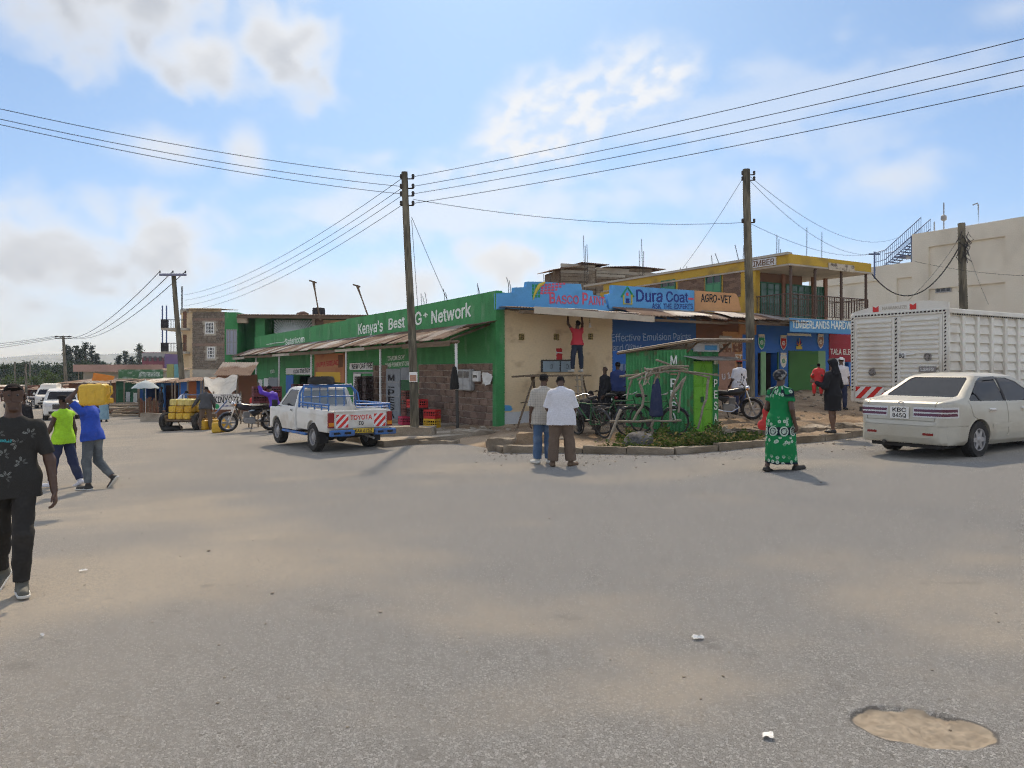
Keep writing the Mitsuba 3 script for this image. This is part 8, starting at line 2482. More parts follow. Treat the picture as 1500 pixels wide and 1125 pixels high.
# on the man's shoulder: a large yellow can lying along his walk
pc2 = at(143, 577, 11.55)
jerrycan(move(pc2[0] - 0.03, pc2[1], pc2[2] - 0.01, rz=6, ry=88, s=1.12) @ move(z=-0.19), 'large yellow jerrycan carried on the shoulder of the man in blue', CANM[0])
cart_p = ground_at(264, 631)
CM = move(cart_p[0], cart_p[1], cart_p[2], rz=-10)
ct = thing('hand_cart', 'two wheeled wooden hand cart loaded with yellow water cans', 'cart')
put(ct, MB(CM).box(-0.52, -0.15, 0.36, 0.52, 1.5, 0.42, bev=0.01), 'mat_wood')
for sd in (-1, 1):
    part(ct, 'side_rail', MB(CM).box(sd * 0.52, -0.15, 0.42, sd * 0.56, 1.5, 0.58, bev=0.01), 'mat_wood')
    part(ct, 'handle', MB(CM).tube([[sd * 0.45, 1.3, 0.40], [sd * 0.5, 1.9, 0.75], [sd * 0.5, 2.4, 1.05]], 0.028, 6), 'mat_steel_blue')
    part(ct, 'upright', MB(CM).tube([[sd * 0.56, 1.0, 0.4], [sd * 0.58, 1.0, 1.35]], 0.025, 6), 'mat_steel_blue')
    wheel(ct, CM @ move(sd * 0.68, 0.12, 0.34, rz=90), 0.34, 0.17, out=-sd, rim_r=0.55)
part(ct, 'cross_bar', MB(CM).tube([[-0.58, 1.0, 1.33], [0.58, 1.0, 1.33]], 0.025, 6), 'mat_steel_blue')
part(ct, 'axle', MB(CM).tube([[-0.6, 0.12, 0.34], [0.6, 0.12, 0.34]], 0.03, 6), 'mat_iron')
part(ct, 'prop', MB(CM).tube([[-0.1, 0.0, 0.36], [0.12, -0.05, 0.0]], 0.02, 5), 'mat_wood')
rows = ('lower', 'middle', 'top')
for lay in range(3):
    for i in range(3):
        for d in range(3):
            if lay == 2 and d == 2:
                continue
            z = 0.425 + 0.125 + lay * 0.26
            j = [rnd.uniform(-0.02, 0.02) for _ in range(3)]
            M = CM @ move(-0.32 + i * 0.315 + j[0], -0.10 + d * 0.44 + j[1] + lay * 0.05, z, rx=-90, ry=0) @ move(rz=90 * 0 + rnd.uniform(-4, 4))
            side = ('left', 'middle', 'right')[i]
            lab = f'yellow can lying {side} in the front of the {rows[lay]} layer on the water cart' if d == 0 else f'yellow can lying deeper in the {rows[lay]} layer on the water cart'
            jerrycan(M, lab, CANM[1 if lay == 2 else rnd.choice([0, 0, 1, 2]) if lay == 1 else (2 if d else 0)], 'water cans on the cart')
for (px_, py_, dg, lab, m) in ((317, 634, 20, 'yellow can on the ground nearest the road beside the cart man', 0), (326, 633, -10, 'yellow can on the ground right of the nearest one', 0), (313, 628, 40, 'amber can standing behind the cart man', 2), (332, 631, 5, 'yellow can at the right end of the row on the ground', 0), (300, 630, 70, 'yellow can half hidden behind the legs of the cart man', 2)):
    p = spot(px_, py_)
    jerrycan(move(*p, rz=dg, s=1.05), lab, CANM[m])
p = spot(256, 630)
solo('loose_tyre', MB(move(p[0], p[1] - 0.25, p[2] + 0.09)).add(*_torus(0.30, 0.09, np.eye(4))), 'mat_tyre', 'worn tyre lying flat under the water cart', 'tyre', smooth=True)

# ------------------------------------------------------------------ crates of bottles in front of the green shop
def crate(M, label, m, group='bottle crates at the green shop', w=0.42, d=0.32, h=0.27):
    key = thing('crate', label, 'crate', group)
    mb = MB(M).box(-w / 2, -d / 2, 0, w / 2, d / 2, 0.02)
    for z0, z1 in ((0.02, 0.09), (0.125, 0.155), (0.21, h)):
        mb.box(-w / 2, -d / 2, z0, w / 2, -d / 2 + 0.012, z1).box(-w / 2, d / 2 - 0.012, z0, w / 2, d / 2, z1).box(-w / 2, -d / 2 + 0.012, z0, -w / 2 + 0.012, d / 2 - 0.012, z1).box(w / 2 - 0.012, -d / 2 + 0.012, z0, w / 2, d / 2 - 0.012, z1)
    for i in range(6):
        x = -w / 2 + 0.002 + i * (w - 0.022) / 5
        mb.box(x, -d / 2 + 0.001, 0.09, x + 0.018, -d / 2 + 0.011, 0.21).box(x, d / 2 - 0.011, 0.09, x + 0.018, d / 2 - 0.001, 0.21)
    for i in range(5):
        y = -d / 2 + 0.014 + i * (d - 0.046) / 4
        mb.box(-w / 2 + 0.001, y, 0.09, -w / 2 + 0.011, y + 0.018, 0.21).box(w / 2 - 0.011, y, 0.09, w / 2 - 0.001, y + 0.018, 0.21)
    put(key, mb, m)
    part(key, 'divider', MB(M).box(-w / 2 + 0.013, -0.006, 0.02, w / 2 - 0.013, 0.006, 0.2).box(-0.006, -d / 2 + 0.013, 0.02, 0.006, -0.006, 0.2).box(-0.006, 0.006, 0.02, 0.006, d / 2 - 0.013, 0.2), 'mat_dark')


CB, CD = mat('mat_crate_brown', mott((0.16, 0.05, 0.035), (0.10, 0.035, 0.028), 5, 0.6), 0.6), mat('mat_crate_dark', mott((0.045, 0.025, 0.022), (0.03, 0.018, 0.016), 5, 0.6), 0.6)


def crate_at(px, y, layer, m, label, turn=0, z_extra=0.0):
    x = G.loc(px, 560, y)[0]
    wx, wy = (G.M @ [x, y, 0, 1])[:2]
    crate(G.M @ move(x, y, float(tilt(wx, wy)) + 0.16 + layer * 0.275 + z_extra, rz=turn + rnd.uniform(-4, 4)), label, m)


for i, px_ in enumerate((433, 443, 453, 463, 473)):
    for l in range(4 if i < 3 else 5):
        crate_at(px_, -0.55, l + 1 if True else l, CB, f'brown bottle crate, {NTH[l]} from below in the {NTH[i]} column left of the bread sign')
    x = G.loc(px_, 560, -0.55)[0]
for l in range(6):
    crate_at(527, -0.5, l, CD, f'dark crate, {NTH[l]} from below in the left column by the white door')
    crate_at(539, -0.5, l, CD, f'dark crate, {NTH[l]} from below in the right column by the white door')
for l in range(4):
    crate_at(597, -0.7, l, CB, f'brown crate, {NTH[l]} from below in the column left of the leaning pole')
crate_at(606, -0.95, 0, CD, 'dark crate at the foot of the stack behind the leaning pole')
crate_at(606, -0.95, 1, CD, 'dark crate second in the stack behind the leaning pole')
crate_at(606, -0.95, 2, 'mat_red', 'bright red crate topping the stack behind the leaning pole')
crate_at(617, -0.8, 0, CD, 'dark crate lowest right of the leaning pole')
crate_at(617, -0.8, 1, CD, 'dark crate in the middle right of the leaning pole')
crate_at(617, -0.8, 2, 'mat_red', 'red crate on the dark crates right of the leaning pole')
crate_at(633, -1.2, 0, 'mat_yellow', 'yellow crate standing before the block wall', 30)
crate_at(633, -1.2, 1, 'mat_red', 'red crate on the yellow crate before the block wall', 30)
crate_at(593, -1.2, 0, mat('mat_crate_pink', (0.48, 0.04, 0.09), 0.6), 'pinkish red crate beside the grey lettered door')
# crates carried on the motorcycle
p = spot(384, 632)
for l in range(2):
    for i in range(2):
        crate(move(p[0] - 0.12 + i * 0.50, p[1] + 0.10, p[2] + 0.98 + l * 0.29, rz=28, s=1.15), ('upper' if l else 'lower') + (' right' if i else ' left') + ' dark red crate stacked on the parked motorcycle', mat('mat_crate_red', mott((0.13, 0.03, 0.035), (0.07, 0.02, 0.02), 5, 0.7), 0.6), 'crates on the motorcycle')
p = spot(363, 628)
bk = thing('bucket', 'red lidded white bucket behind the parked motorcycle', 'bucket')
put(bk, MB(move(p[0], p[1] + 0.8, p[2] + 0.55)).lathe([(0, 0), (0.16, 0), (0.19, 0.38), (0, 0.38)], 20), 'mat_white', 40)
part(bk, 'lid', MB(move(p[0], p[1] + 0.8, p[2] + 0.93)).lathe([(0, 0.22), (0.14, 0.22), (0.2, 0.16), (0.2, 0.0), (0, 0)], 20), 'mat_red', 40)
solo('stool', MB(move(p[0], p[1] + 0.8, p[2])).box(-0.22, -0.22, 0.49, 0.22, 0.22, 0.545).box(-0.2, -0.2, 0, -0.16, -0.16, 0.49).box(0.16, -0.2, 0, 0.2, -0.16, 0.49).box(-0.2, 0.16, 0, -0.16, 0.2, 0.49).box(0.16, 0.16, 0, 0.2, 0.2, 0.49), 'mat_wood', 'wooden stool under the red lidded bucket', 'stool')

# ------------------------------------------------------------------ two storey green building at the end of the row
def front_at(px0, px1, Y, yaw=0):
    a = at(px0, HOR, Y)
    c, s = math.cos(math.radians(yaw)), math.sin(math.radians(yaw))
    return Facade(a[:2], (c, s))


U = front_at(332, 560, 50.0, 4)
ub = thing('green_upper_building', 'two storey green building with sunburst window grille behind the long green shop', 'building')
ux = lambda px, y=0.0: U.loc(px, 500, y)[0]
uz = lambda px, py, y=0.0: U.loc(px, py, y)[1]
part(ub, 'wing', U.mb().box(ux(332), -0.4, -2, ux(351), 6, uz(340, 458)), 'mat_green')
part(ub, 'recess_wall', U.mb().box(ux(351), 1.6, -2, ux(374), 1.8, 5.58), 'mat_green')
part(ub, 'wall', U.mb().box(ux(374), 0.0, -2, ux(388), 1.8, 5.48), 'mat_green')
part(ub, 'wall', U.mb().box(ux(388), 0.0, -2, ux(458), 0.2, uz(420, 500)), 'mat_green')
part(ub, 'inner_wall', U.mb().box(ux(370), 3.2, -2, ux(565), 3.4, 5.66), 'mat_green')
part(ub, 'pillar', U.mb().box(ux(457), 0.0, 0, ux(461), 0.3, 5.3), 'mat_plaster')
part(ub, 'wall', U.mb().box(ux(461), 0.5, 0, ux(565), 0.7, uz(520, 468)), 'mat_cream')
part(ub, 'broken_wall', U.mb().box(ux(461), 0.2, 0, ux(471), 0.5, uz(466, 467), jit=0.05), 'mat_stone_1')
for k, (a, b) in enumerate(((351, 392), (390, 432), (430, 470), (468, 515), (512, 566))):
    v, q = corr(ux(a), ux(b), -0.7, 5.50, 4.0, 5.75, 0.18, 0.03, 4)
    part(ub, 'roof_sheet', U.mb().add(v, q), 'mat_rust', True)
part(ub, 'fascia_board', U.mb().box(ux(351), -0.65, 5.25, ux(566), -0.6, 5.45, jit=0.02), 'mat_wood')
part(ub, 'fascia_block', U.mb().box(ux(351), -0.6, 4.95, ux(365), -0.2, 5.28), 'mat_pale_wood')
wk = casement(ub, U, ux(334), uz(340, 520), ux(350), uz(340, 483), -0.402, 3, 2, 'mat_grey', mat('mat_glass_lilac', (0.34, 0.36, 0.44), 0.2), d=0.08)
# sunburst grille
gx, gz = (ux(388) + ux(457)) / 2 + 0.3, uz(422, 500)
gb = U.mb()
top = 5.2
for t in np.linspace(6, 174, 33):
    r = min((top - gz) / max(math.sin(math.radians(t)), 0.05), (ux(457) - gx) / max(abs(math.cos(math.radians(t))), 0.02))
    gb.tube([[gx + 0.12 * math.cos(math.radians(t)), 0.02, gz + 0.1], [gx + r * math.cos(math.radians(t)), 0.02, gz + r * math.sin(math.radians(t))]], 0.040, 4)
part(ub, 'window_grille', gb, mat('mat_grille', (0.55, 0.60, 0.60), 0.6))
tk = thing('water_tank', 'black plastic water tank on the roof of the upper green building', 'tank')
put(tk, U.mb().lathe([(0, 0), (0.42, 0), (0.44, 0.12), (0.42, 0.2), (0.44, 0.28), (0.42, 0.36), (0.40, 0.48), (0.1, 0.52), (0, 0.52)], 20, move(ux(462), 1.2, 5.62)), 'mat_rubber', 40)
solo('scrap_heap', U.mb().man(hullof((0.12, ux(432), 1, 5.65), (0.15, ux(440), 1, 5.72), (0.1, ux(446), 1, 5.65))), 'mat_rust', 'low heap of scrap left of the roof water tank', 'scrap', smooth=40)
for (xa, ya, xb, yb, lab) in ((469, 470, 459, 412, 'left'), (541, 468, 523, 418, 'right')):
    pts = [at(xa + (xb - xa) * t, ya + (yb - ya) * t, 47) for t in np.linspace(0, 1, 5)]
    a = solo('roof_pole', MB().tube(pts, [0.05, 0.05, 0.04, 0.05, 0.09], 6), 'mat_wood', f'dark leaning stick with a brushy tip on the roof, {lab} of the two', 'pole')
    part(a, 'tip', MB().tube([pts[-1] + [-0.25, 0, 0.05], pts[-1] + [0.2, 0, -0.1]], 0.05, 5), 'mat_wood')

# ------------------------------------------------------------------ unfinished stone block of flats
H = front_at(241, 333, 88.0, 3)
hb = thing('stone_flats', 'unfinished grey stone three storey block with balconies at its left end', 'building')
hx = lambda px, y=0.0: H.loc(px, 500, y)[0]
hz = lambda py, px=300: H.loc(px, py)[1]
X0, X1 = hx(282), hx(333)
part(hb, 'wall', H.mb().box(X0, 0.0, -4, X1, 9, hz(458)), 'mat_plaster')
sb_ = MB(H.M)
wins = [(hx(301), hz(489), hx(314), hz(472)), (hx(304), hz(525), hx(315), hz(508))]
z = hz(541)
while z < hz(459):
    x = X0 + (0 if int(z * 10) % 2 else -0.2)
    while x < X1 - 0.1:
        L = rnd.uniform(0.38, 0.55)
        if not any(a - 0.25 < x + L / 2 < c + 0.25 and b - 0.2 < z + 0.12 < d + 0.2 for a, b, c, d in wins):
            sb_.box(max(x, X0) + 0.015, -0.05 - rnd.uniform(0, 0.05), z + 0.015, min(x + L, X1) - 0.015, 0.0, z + 0.235)
        x += L
    z += 0.25
key = part(hb, 'stonework', sb_, mat('mat_far_stone', proc(lambda p, n, uv: mix((0.235, 0.19, 0.145), (0.14, 0.112, 0.085), cell_rand(p.x * 2.1, p.y * 0.3, p.z * 4.0)) * (0.8 + 0.4 * noise(p.x * 9, p.y * 9, p.z * 9))), 0.95), kind='stuff')
for a, b, c, d in wins:
    part(hb, 'window_surround', H.mb().box(a - 0.2, -0.08, b - 0.2, c + 0.2, -0.01, d + 0.2), 'mat_plaster')
    casement(hb, H, a, b, c, d, -0.082, 3, 3, 'mat_white', 'mat_glass_dark', d=0.12)
for zz in (hz(468), hz(505)):
    part(hb, 'ring_beam', H.mb().box(X0, -0.14, zz - 0.15, X1, -0.001, zz + 0.15), 'mat_stone_1')
part(hb, 'roof_sheet', H.mb().add(*corr(hx(268), hx(327), -0.6, hz(453), 6, hz(448), 0.3, 0.04, 3)), 'mat_iron', True)
part(hb, 'parapet', H.mb().box(hx(275), 0.3, hz(458), hx(322), 0.6, hz(451)), 'mat_cream')
part(hb, 'stair_wall', H.mb().box(hx(263), 0.5, -4, X0, 9, hz(458)), 'mat_cream')
for zz, nm in ((hz(481), 'upper'), (hz(515), 'lower')):
    sl = part(hb, 'balcony', H.mb().box(hx(240), -0.8, zz - 0.25, hx(276), 3.5, zz), 'mat_plaster')
    part(sl, 'railing_panel', H.mb().box(hx(240), -0.85, zz, hx(251), -0.80, zz + 1.0), 'mat_dark')
    rb = H.mb().tube([[hx(251), -0.8, zz + 0.95], [hx(276), -0.8, zz + 0.95]], 0.04, 4)
    for i in range(12):
        rb.tube([[hx(251) + i * 0.18, -0.8, zz], [hx(251) + i * 0.18, -0.8, zz + 0.95]], 0.02, 4)
    part(sl, 'railing', rb, 'mat_iron')
    part(hb, 'door', H.mb().box(hx(266), 0.45, zz, hx(271), 0.5, zz + 2.0), 'mat_brown_wall')
    for px_ in (241, 247):
        part(hb, 'column', H.mb().tube([[hx(px_), -0.6, zz], [hx(px_), -0.6, zz + 2.6]], 0.07, 6), 'mat_steel_blue')
part(hb, 'balcony_wall', H.mb().box(hx(258), 1.2, hz(460), hx(270), 1.4, hz(452)), 'mat_plaster')
V = front_at(207, 264, 135.0, 0)
vb = thing('maroon_building', 'distant flat roofed maroon and grey building above the stall roofs', 'building')
vx = lambda px: V.loc(px, 500)[0]
vz = lambda py: V.loc(235, py)[1]
part(vb, 'wall', V.mb().box(vx(208), 0, -4, vx(264), 10, vz(516)), mat('mat_far_maroon', (0.20, 0.055, 0.075), 0.8))
part(vb, 'grey_band', V.mb().box(vx(208), -0.1, vz(524), vx(243), -0.01, vz(517)), 'mat_grey')
for i in range(7):
    part(vb, 'window', V.mb().box(vx(211 + i * 7.4), -0.2, vz(528.5), vx(215 + i * 7.4), -0.11, vz(522)), 'mat_glass_dark')
part(vb, 'purple_wing', V.mb().box(vx(243), -0.5, -4, vx(264), -0.21, vz(518)), mat('mat_far_purple', (0.15, 0.10, 0.22), 0.8))

# ------------------------------------------------------------------ market stalls
def stall(label, px0, px1, py_top, Y, wall_m, yaw=0, depth=2.2, roof='mat_rust', drop=0.35, over=0.5, name='market_stall', openings=(), door=None, height_m=None):
    S_ = front_at(px0, px1, Y, yaw)
    x1 = S_.loc(px1, 500)[0]
    zt = S_.loc((px0 + px1) / 2, py_top)[1]
    m = (S_.M @ [x1 / 2, 0, 0, 1])[:2]
    g = float(tilt(*m))
    k = thing(name, label, 'stall' if name == 'market_stall' else 'building')
    wl = m3.Manifold.cube([x1, 0.12, zt - 0.1 - g + 0.3]).translate([0, 0, g - 0.3])
    for (a, b, c, d, m_) in openings:
        if m_ == 'mat_dark':
            wl = wl - m3.Manifold.cube([x1 * (b - a), 1, d - c]).translate([x1 * a, -0.5, g + c])
    part(k, 'wall', S_.mb().man(wl), wall_m)
    part(k, 'back_wall', S_.mb().box(0.105, depth - 0.1, g - 0.3, x1 - 0.105, depth, zt - 0.05), 'mat_brown_wall')
    for x in (0, x1 - 0.1):
        part(k, 'side_wall', S_.mb().box(x, 0.125, g - 0.3, x + 0.1, depth, zt - 0.05), wall_m)
    n = max(2, int(x1 / 0.95))
    for i in range(n):
        v, q = corr(-0.3 + (x1 + 0.6) * i / n, -0.3 + (x1 + 0.6) * (i + 1) / n + 0.05, -over - rnd.uniform(-0.1, 0.1), zt - drop + rnd.uniform(-0.05, 0.05), depth + 0.1, zt + 0.1, 0.12, 0.02, 4)
        part(k, 'roof_sheet', S_.mb().add(v, q), roof if isinstance(roof, str) else rnd.choice(roof), True)
    for x in (0.05, x1 * 0.5, x1 - 0.05):
        part(k, 'post', S_.mb().tube([[x, -over + 0.1, g - 0.05], [x + rnd.uniform(-0.06, 0.06), -over + 0.1, zt - drop + 0.03]], 0.04, 6), 'mat_old_wood')
    for (a, b, c, d, m_) in openings:                                  # fractions of width, heights over ground
        if m_ != 'mat_dark':
            part(k, 'panel', S_.mb().box(x1 * a, -0.03, g + c, x1 * b, 0.0, g + d), m_)
    return k, S_, x1, g, zt


tiers = ('mat_rust', 'mat_tin', 'mat_rust')
k, S_, x1, g, zt = stall('long low shop with pinkish roof edge beyond the log pile', 122, 240, 541, 62, 'mat_plaster', 0, 5, 'mat_rust', 0.2, 0.8, 'roadside_shop', [(0.02, 0.14, 0.9, 2.2, 'mat_glass_pale'), (0.4, 0.6, 0, 2.0, 'mat_dark')])
part(k, 'roof_fascia', S_.mb().box(-0.3, -0.95, zt - 0.2, x1 + 0.3, -0.88, zt + 0.38), mat('mat_pink_fascia', mott((0.42, 0.27, 0.22), (0.30, 0.19, 0.15), 1, 0.6), 0.8))
k, S_, x1, g, zt = stall('green kiosk with white posters under a patched roof', 170, 211, 556, 46, mat('mat_stall_green', mott((0.045, 0.15, 0.085), (0.03, 0.09, 0.055), 2, 0.7), 0.8), 3, 2.5, tiers, 0.1, 0.9, openings=[(0.08, 0.30, 0.0, 1.5, 'mat_dark_green'), (0.36, 0.5, 0.75, 1.35, 'mat_white_wash'), (0.40, 0.5, 0.3, 0.7, 'mat_white_wash'), (0.62, 0.8, 0.6, 1.3, 'mat_letter_white'), (0.85, 0.98, 0.0, 1.5, 'mat_deep_blue')])
bd = part(k, 'sign_board', S_.mb().box(0.0, 0.3, zt + 0.05, x1 * 1.6, 0.36, zt + 0.62), mat('mat_board_green', mott((0.07, 0.17, 0.08), (0.34, 0.40, 0.33), 6, 0.8), 0.8))
part(bd, 'faded_lettering', S_.mb().text('HOTEL FRESH FOOD', 0.24, x1 * 0.75, upright(x1 * 0.75, 0.296, zt + 0.2), True), 'mat_letter_white')
k, S_, x1, g, zt = stall('dim stall with dark opening behind the umbrella', 212, 262, 557, 44, 'mat_deep_blue', 2, 2.5, tiers, 0.15, 0.9, openings=[(0.05, 0.42, 0.2, 1.7, 'mat_dark'), (0.48, 0.56, 0, 1.8, 'mat_sky_blue'), (0.6, 0.98, 0.0, 1.7, 'mat_dark')])
for a, b, m_, nm in ((0.60, 0.80, 'mat_pale_yellow', 'pale yellow'), (0.82, 1.05, 'mat_turquoise', 'turquoise')):
    mat(m_, mott(*{'mat_pale_yellow': ((0.34, 0.36, 0.14), (0.22, 0.22, 0.10)), 'mat_turquoise': ((0.16, 0.38, 0.40), (0.10, 0.22, 0.24))}[m_], 3, 0.7), 0.8)
    part(k, 'sign_board', S_.mb().box(x1 * a, 0.2, zt + 0.15, x1 * b, 0.26, zt + 0.95), m_, label=f'{nm} painted board')
k, S_, x1, g, zt = stall('orange walled stall with blue doors left of the tarpaulin', 264, 303, 556, 40, mat('mat_stall_orange', mott((0.42, 0.14, 0.05), (0.28, 0.10, 0.04), 2, 0.6), 0.8), 2, 2.5, tiers, 0.1, 0.9, openings=[(0.02, 0.30, 0.0, 1.9, 'mat_blue'), (0.62, 0.98, 0.0, 1.9, 'mat_deep_blue'), (0.10, 0.22, 0.8, 1.5, 'mat_dark')])
k, S_, x1, g, zt = stall('dark roofed stall at the left beyond the walking men', 101, 168, 558, 50, 'mat_brown_wall', 0, 3, ('mat_iron', 'mat_rust'), 0.15, 1.0, openings=[(0.1, 0.5, 0, 1.5, 'mat_dark'), (0.6, 0.9, 0, 1.6, 'mat_dark')])
a_, b_ = at(137, 546, 49), at(168, 551, 49)
og = thing('orange_sheet', 'bright orange sheet hung above the dark roofed stall', 'tarpaulin')
put(og, MB().add([[a_[0], 49, a_[2]], [b_[0], 49, b_[2]], [b_[0], 48.8, b_[2] - 0.30], [a_[0], 48.8, a_[2] - 0.52], [a_[0], 49.03, a_[2]], [b_[0], 49.03, b_[2]], [b_[0], 48.83, b_[2] - 0.30], [a_[0], 48.83, a_[2] - 0.52]], [[0, 3, 2, 1], [4, 5, 6, 7], [0, 1, 5, 4], [2, 3, 7, 6], [0, 4, 7, 3], [1, 2, 6, 5]]), mat('mat_orange_sheet', (0.62, 0.20, 0.02), 0.7))
um = at(213, 566, 41)
ug = float(tilt(um[0], um[1]))
uk = thing('umbrella', 'grey white market umbrella in front of the stalls', 'umbrella')
n = 8
ring = [[um[0] + 0.70 * math.cos(t), um[1] + 0.70 * math.sin(t), um[2] - 0.12 + 0.04 * (i % 2)] for i, t in enumerate(np.linspace(0, 2 * np.pi, 2 * n, endpoint=False))]
mid = [[um[0] + 0.42 * math.cos(t), um[1] + 0.42 * math.sin(t), um[2] + 0.16] for t in np.linspace(0, 2 * np.pi, 2 * n, endpoint=False)]
put(uk, MB().add(ring + mid + [[um[0], um[1], um[2] + 0.34]], np.vstack([[[i, (i + 1) % 16, 16 + (i + 1) % 16] for i in range(16)], [[i, 16 + (i + 1) % 16, 16 + i] for i in range(16)], [[16 + i, 16 + (i + 1) % 16, 32] for i in range(16)]])), mat('mat_umbrella', mott((0.36, 0.42, 0.44), (0.28, 0.32, 0.34), 3, 0.6), 0.8), True)
part(uk, 'pole', MB().tube([[um[0], um[1], ug], [um[0], um[1], um[2] + 0.40]], 0.02, 6), 'mat_steel')
fn = thing('stake_fence', 'short fence of upright wooden stakes below the umbrella', 'fence')
for i in range(14):
    p = at(203 + i * 2.1, 592, 41.5)
    zb = float(tilt(p[0], p[1]))
    part(fn, 'stake', MB().box(p[0], p[1], zb, p[0] + 0.065, p[1] + 0.03, zb + 0.95 + rnd.uniform(-0.1, 0.15), jit=0.01), 'mat_brown_wall' if i % 3 else 'mat_wood')
# tarpaulin awning and banner
tp0 = [at(298, 553, 36), at(348, 548, 35.5), at(352, 549, 34), at(346, 571, 33.2), at(322, 576, 33.0), at(300, 566, 33.5)]
tb = thing('tarpaulin', 'sagging pale grey tarpaulin awning beside the two storey green building', 'tarpaulin')
nu, nv = 14, 8
gv = []
for j in range(nv):
    for i in range(nu):
        u, w = i / (nu - 1), j / (nv - 1)
        p = (1 - w) * ((1 - u) * tp0[0] + u * tp0[1]) + w * ((1 - u) * tp0[5] + u * tp0[3])
        p = p + np.array([0, 0, -0.35 * math.sin(u * math.pi) * (0.3 + w) + 0.05 * math.sin(u * 17 + w * 5)])
        gv.append(p)
put(tb, MB().add(np.array(gv), [[j * nu + i, j * nu + i + 1, (j + 1) * nu + i + 1, (j + 1) * nu + i] for j in range(nv - 1) for i in range(nu - 1)]), mat('mat_tarp', mott((0.36, 0.36, 0.34), (0.25, 0.24, 0.22), 2.5, 0.7), 0.8), True)
for p in (tp0[5], tp0[3], tp0[0], tp0[1]):
    part(tb, 'pole', MB().tube([[p[0], p[1], float(tilt(p[0], p[1]))], p], 0.035, 6), 'mat_old_wood')
part(tb, 'scrap_sheet', MB().add(*corr(tp0[0][0] + 0.4, tp0[0][0] + 2.2, 36.2, tp0[0][2] + 0.1, 37.4, tp0[0][2] + 0.75, 0.12, 0.02, 3)), 'mat_rust', True)
part(tb, 'back_wall', MB().box(tp0[0][0], 37.6, -1.2, tp0[1][0] + 0.2, 37.7, 1.6), 'mat_brown_wall')
bq = front_at(311, 353, 31.5, -4)
bx1 = bq.loc(353, 500)[0]
z0, z1 = bq.loc(332, 600)[1], bq.loc(332, 577)[1]
bn = thing('banner', 'white barber banner with black lettering under the tarpaulin', 'banner')
put(bn, bq.mb().box(0, 0, z0, bx1, 0.02, z1, bev=0.004), 'mat_white')
part(bn, 'lettering', bq.mb().text('KINYOZI', 0.26, bx1 * 0.86, upright(bx1 * 0.06, -0.003, z0 + 0.28), True), 'mat_letter_black')
part(bn, 'lettering', bq.mb().text('EXECUTIVE', 0.07, bx1 * 0.45, upright(bx1 * 0.30, -0.003, z1 - 0.1), True), 'mat_letter_black')
part(bn, 'painted_disc', bq.mb().lathe([(0, 0.004), (0.10, 0.004), (0.105, 0)], 16, upright(bx1 * 0.16, 0, z0 + 0.13)), 'mat_tile_green')
part(bn, 'lettering', bq.mb().text('HAIR CUTS', 0.07, bx1 * 0.5, upright(bx1 * 0.35, -0.003, z0 + 0.12), True), 'mat_letter_blue')
for x in (0.03, bx1 - 0.03):
    part(bn, 'post', bq.mb().tube([[x, 0.05, -1.0], [x, 0.05, z1 + 0.1]], 0.03, 6), 'mat_old_wood')
# log pile and block
lp = thing('log_pile', 'pile of rough timber poles lying beside the road in front of the stalls', 'log pile')
for i in range(26):
    a = ground_at(152 + rnd.uniform(0, 18), 612 - rnd.uniform(0, 6))
    b = ground_at(226 + rnd.uniform(0, 16), 610 - rnd.uniform(0, 6))
    h_ = rnd.random() ** 1.5 * 0.62
    part(lp, 'log', bent(a + [0, 0, h_ + 0.06], b + [0, 0, h_ + 0.05 + rnd.uniform(-0.1, 0.1)], rnd.uniform(0.04, 0.075), 5, 0.03), rnd.choice(['mat_stone_1', 'mat_pale_wood', 'mat_brown_wall', 'mat_old_wood']), 50)
a, b = spot(205, 618), spot(240, 618)
solo('concrete_wall', MB(frame([a[0], a[1], a[2] - 0.1], (b - a)[:2])).box(0, 0, 0, np.linalg.norm(b - a), 0.4, 0.52, bev=0.03, jit=0.012), 'mat_concrete', 'low rough concrete wall between the log pile and the water cart', 'wall')

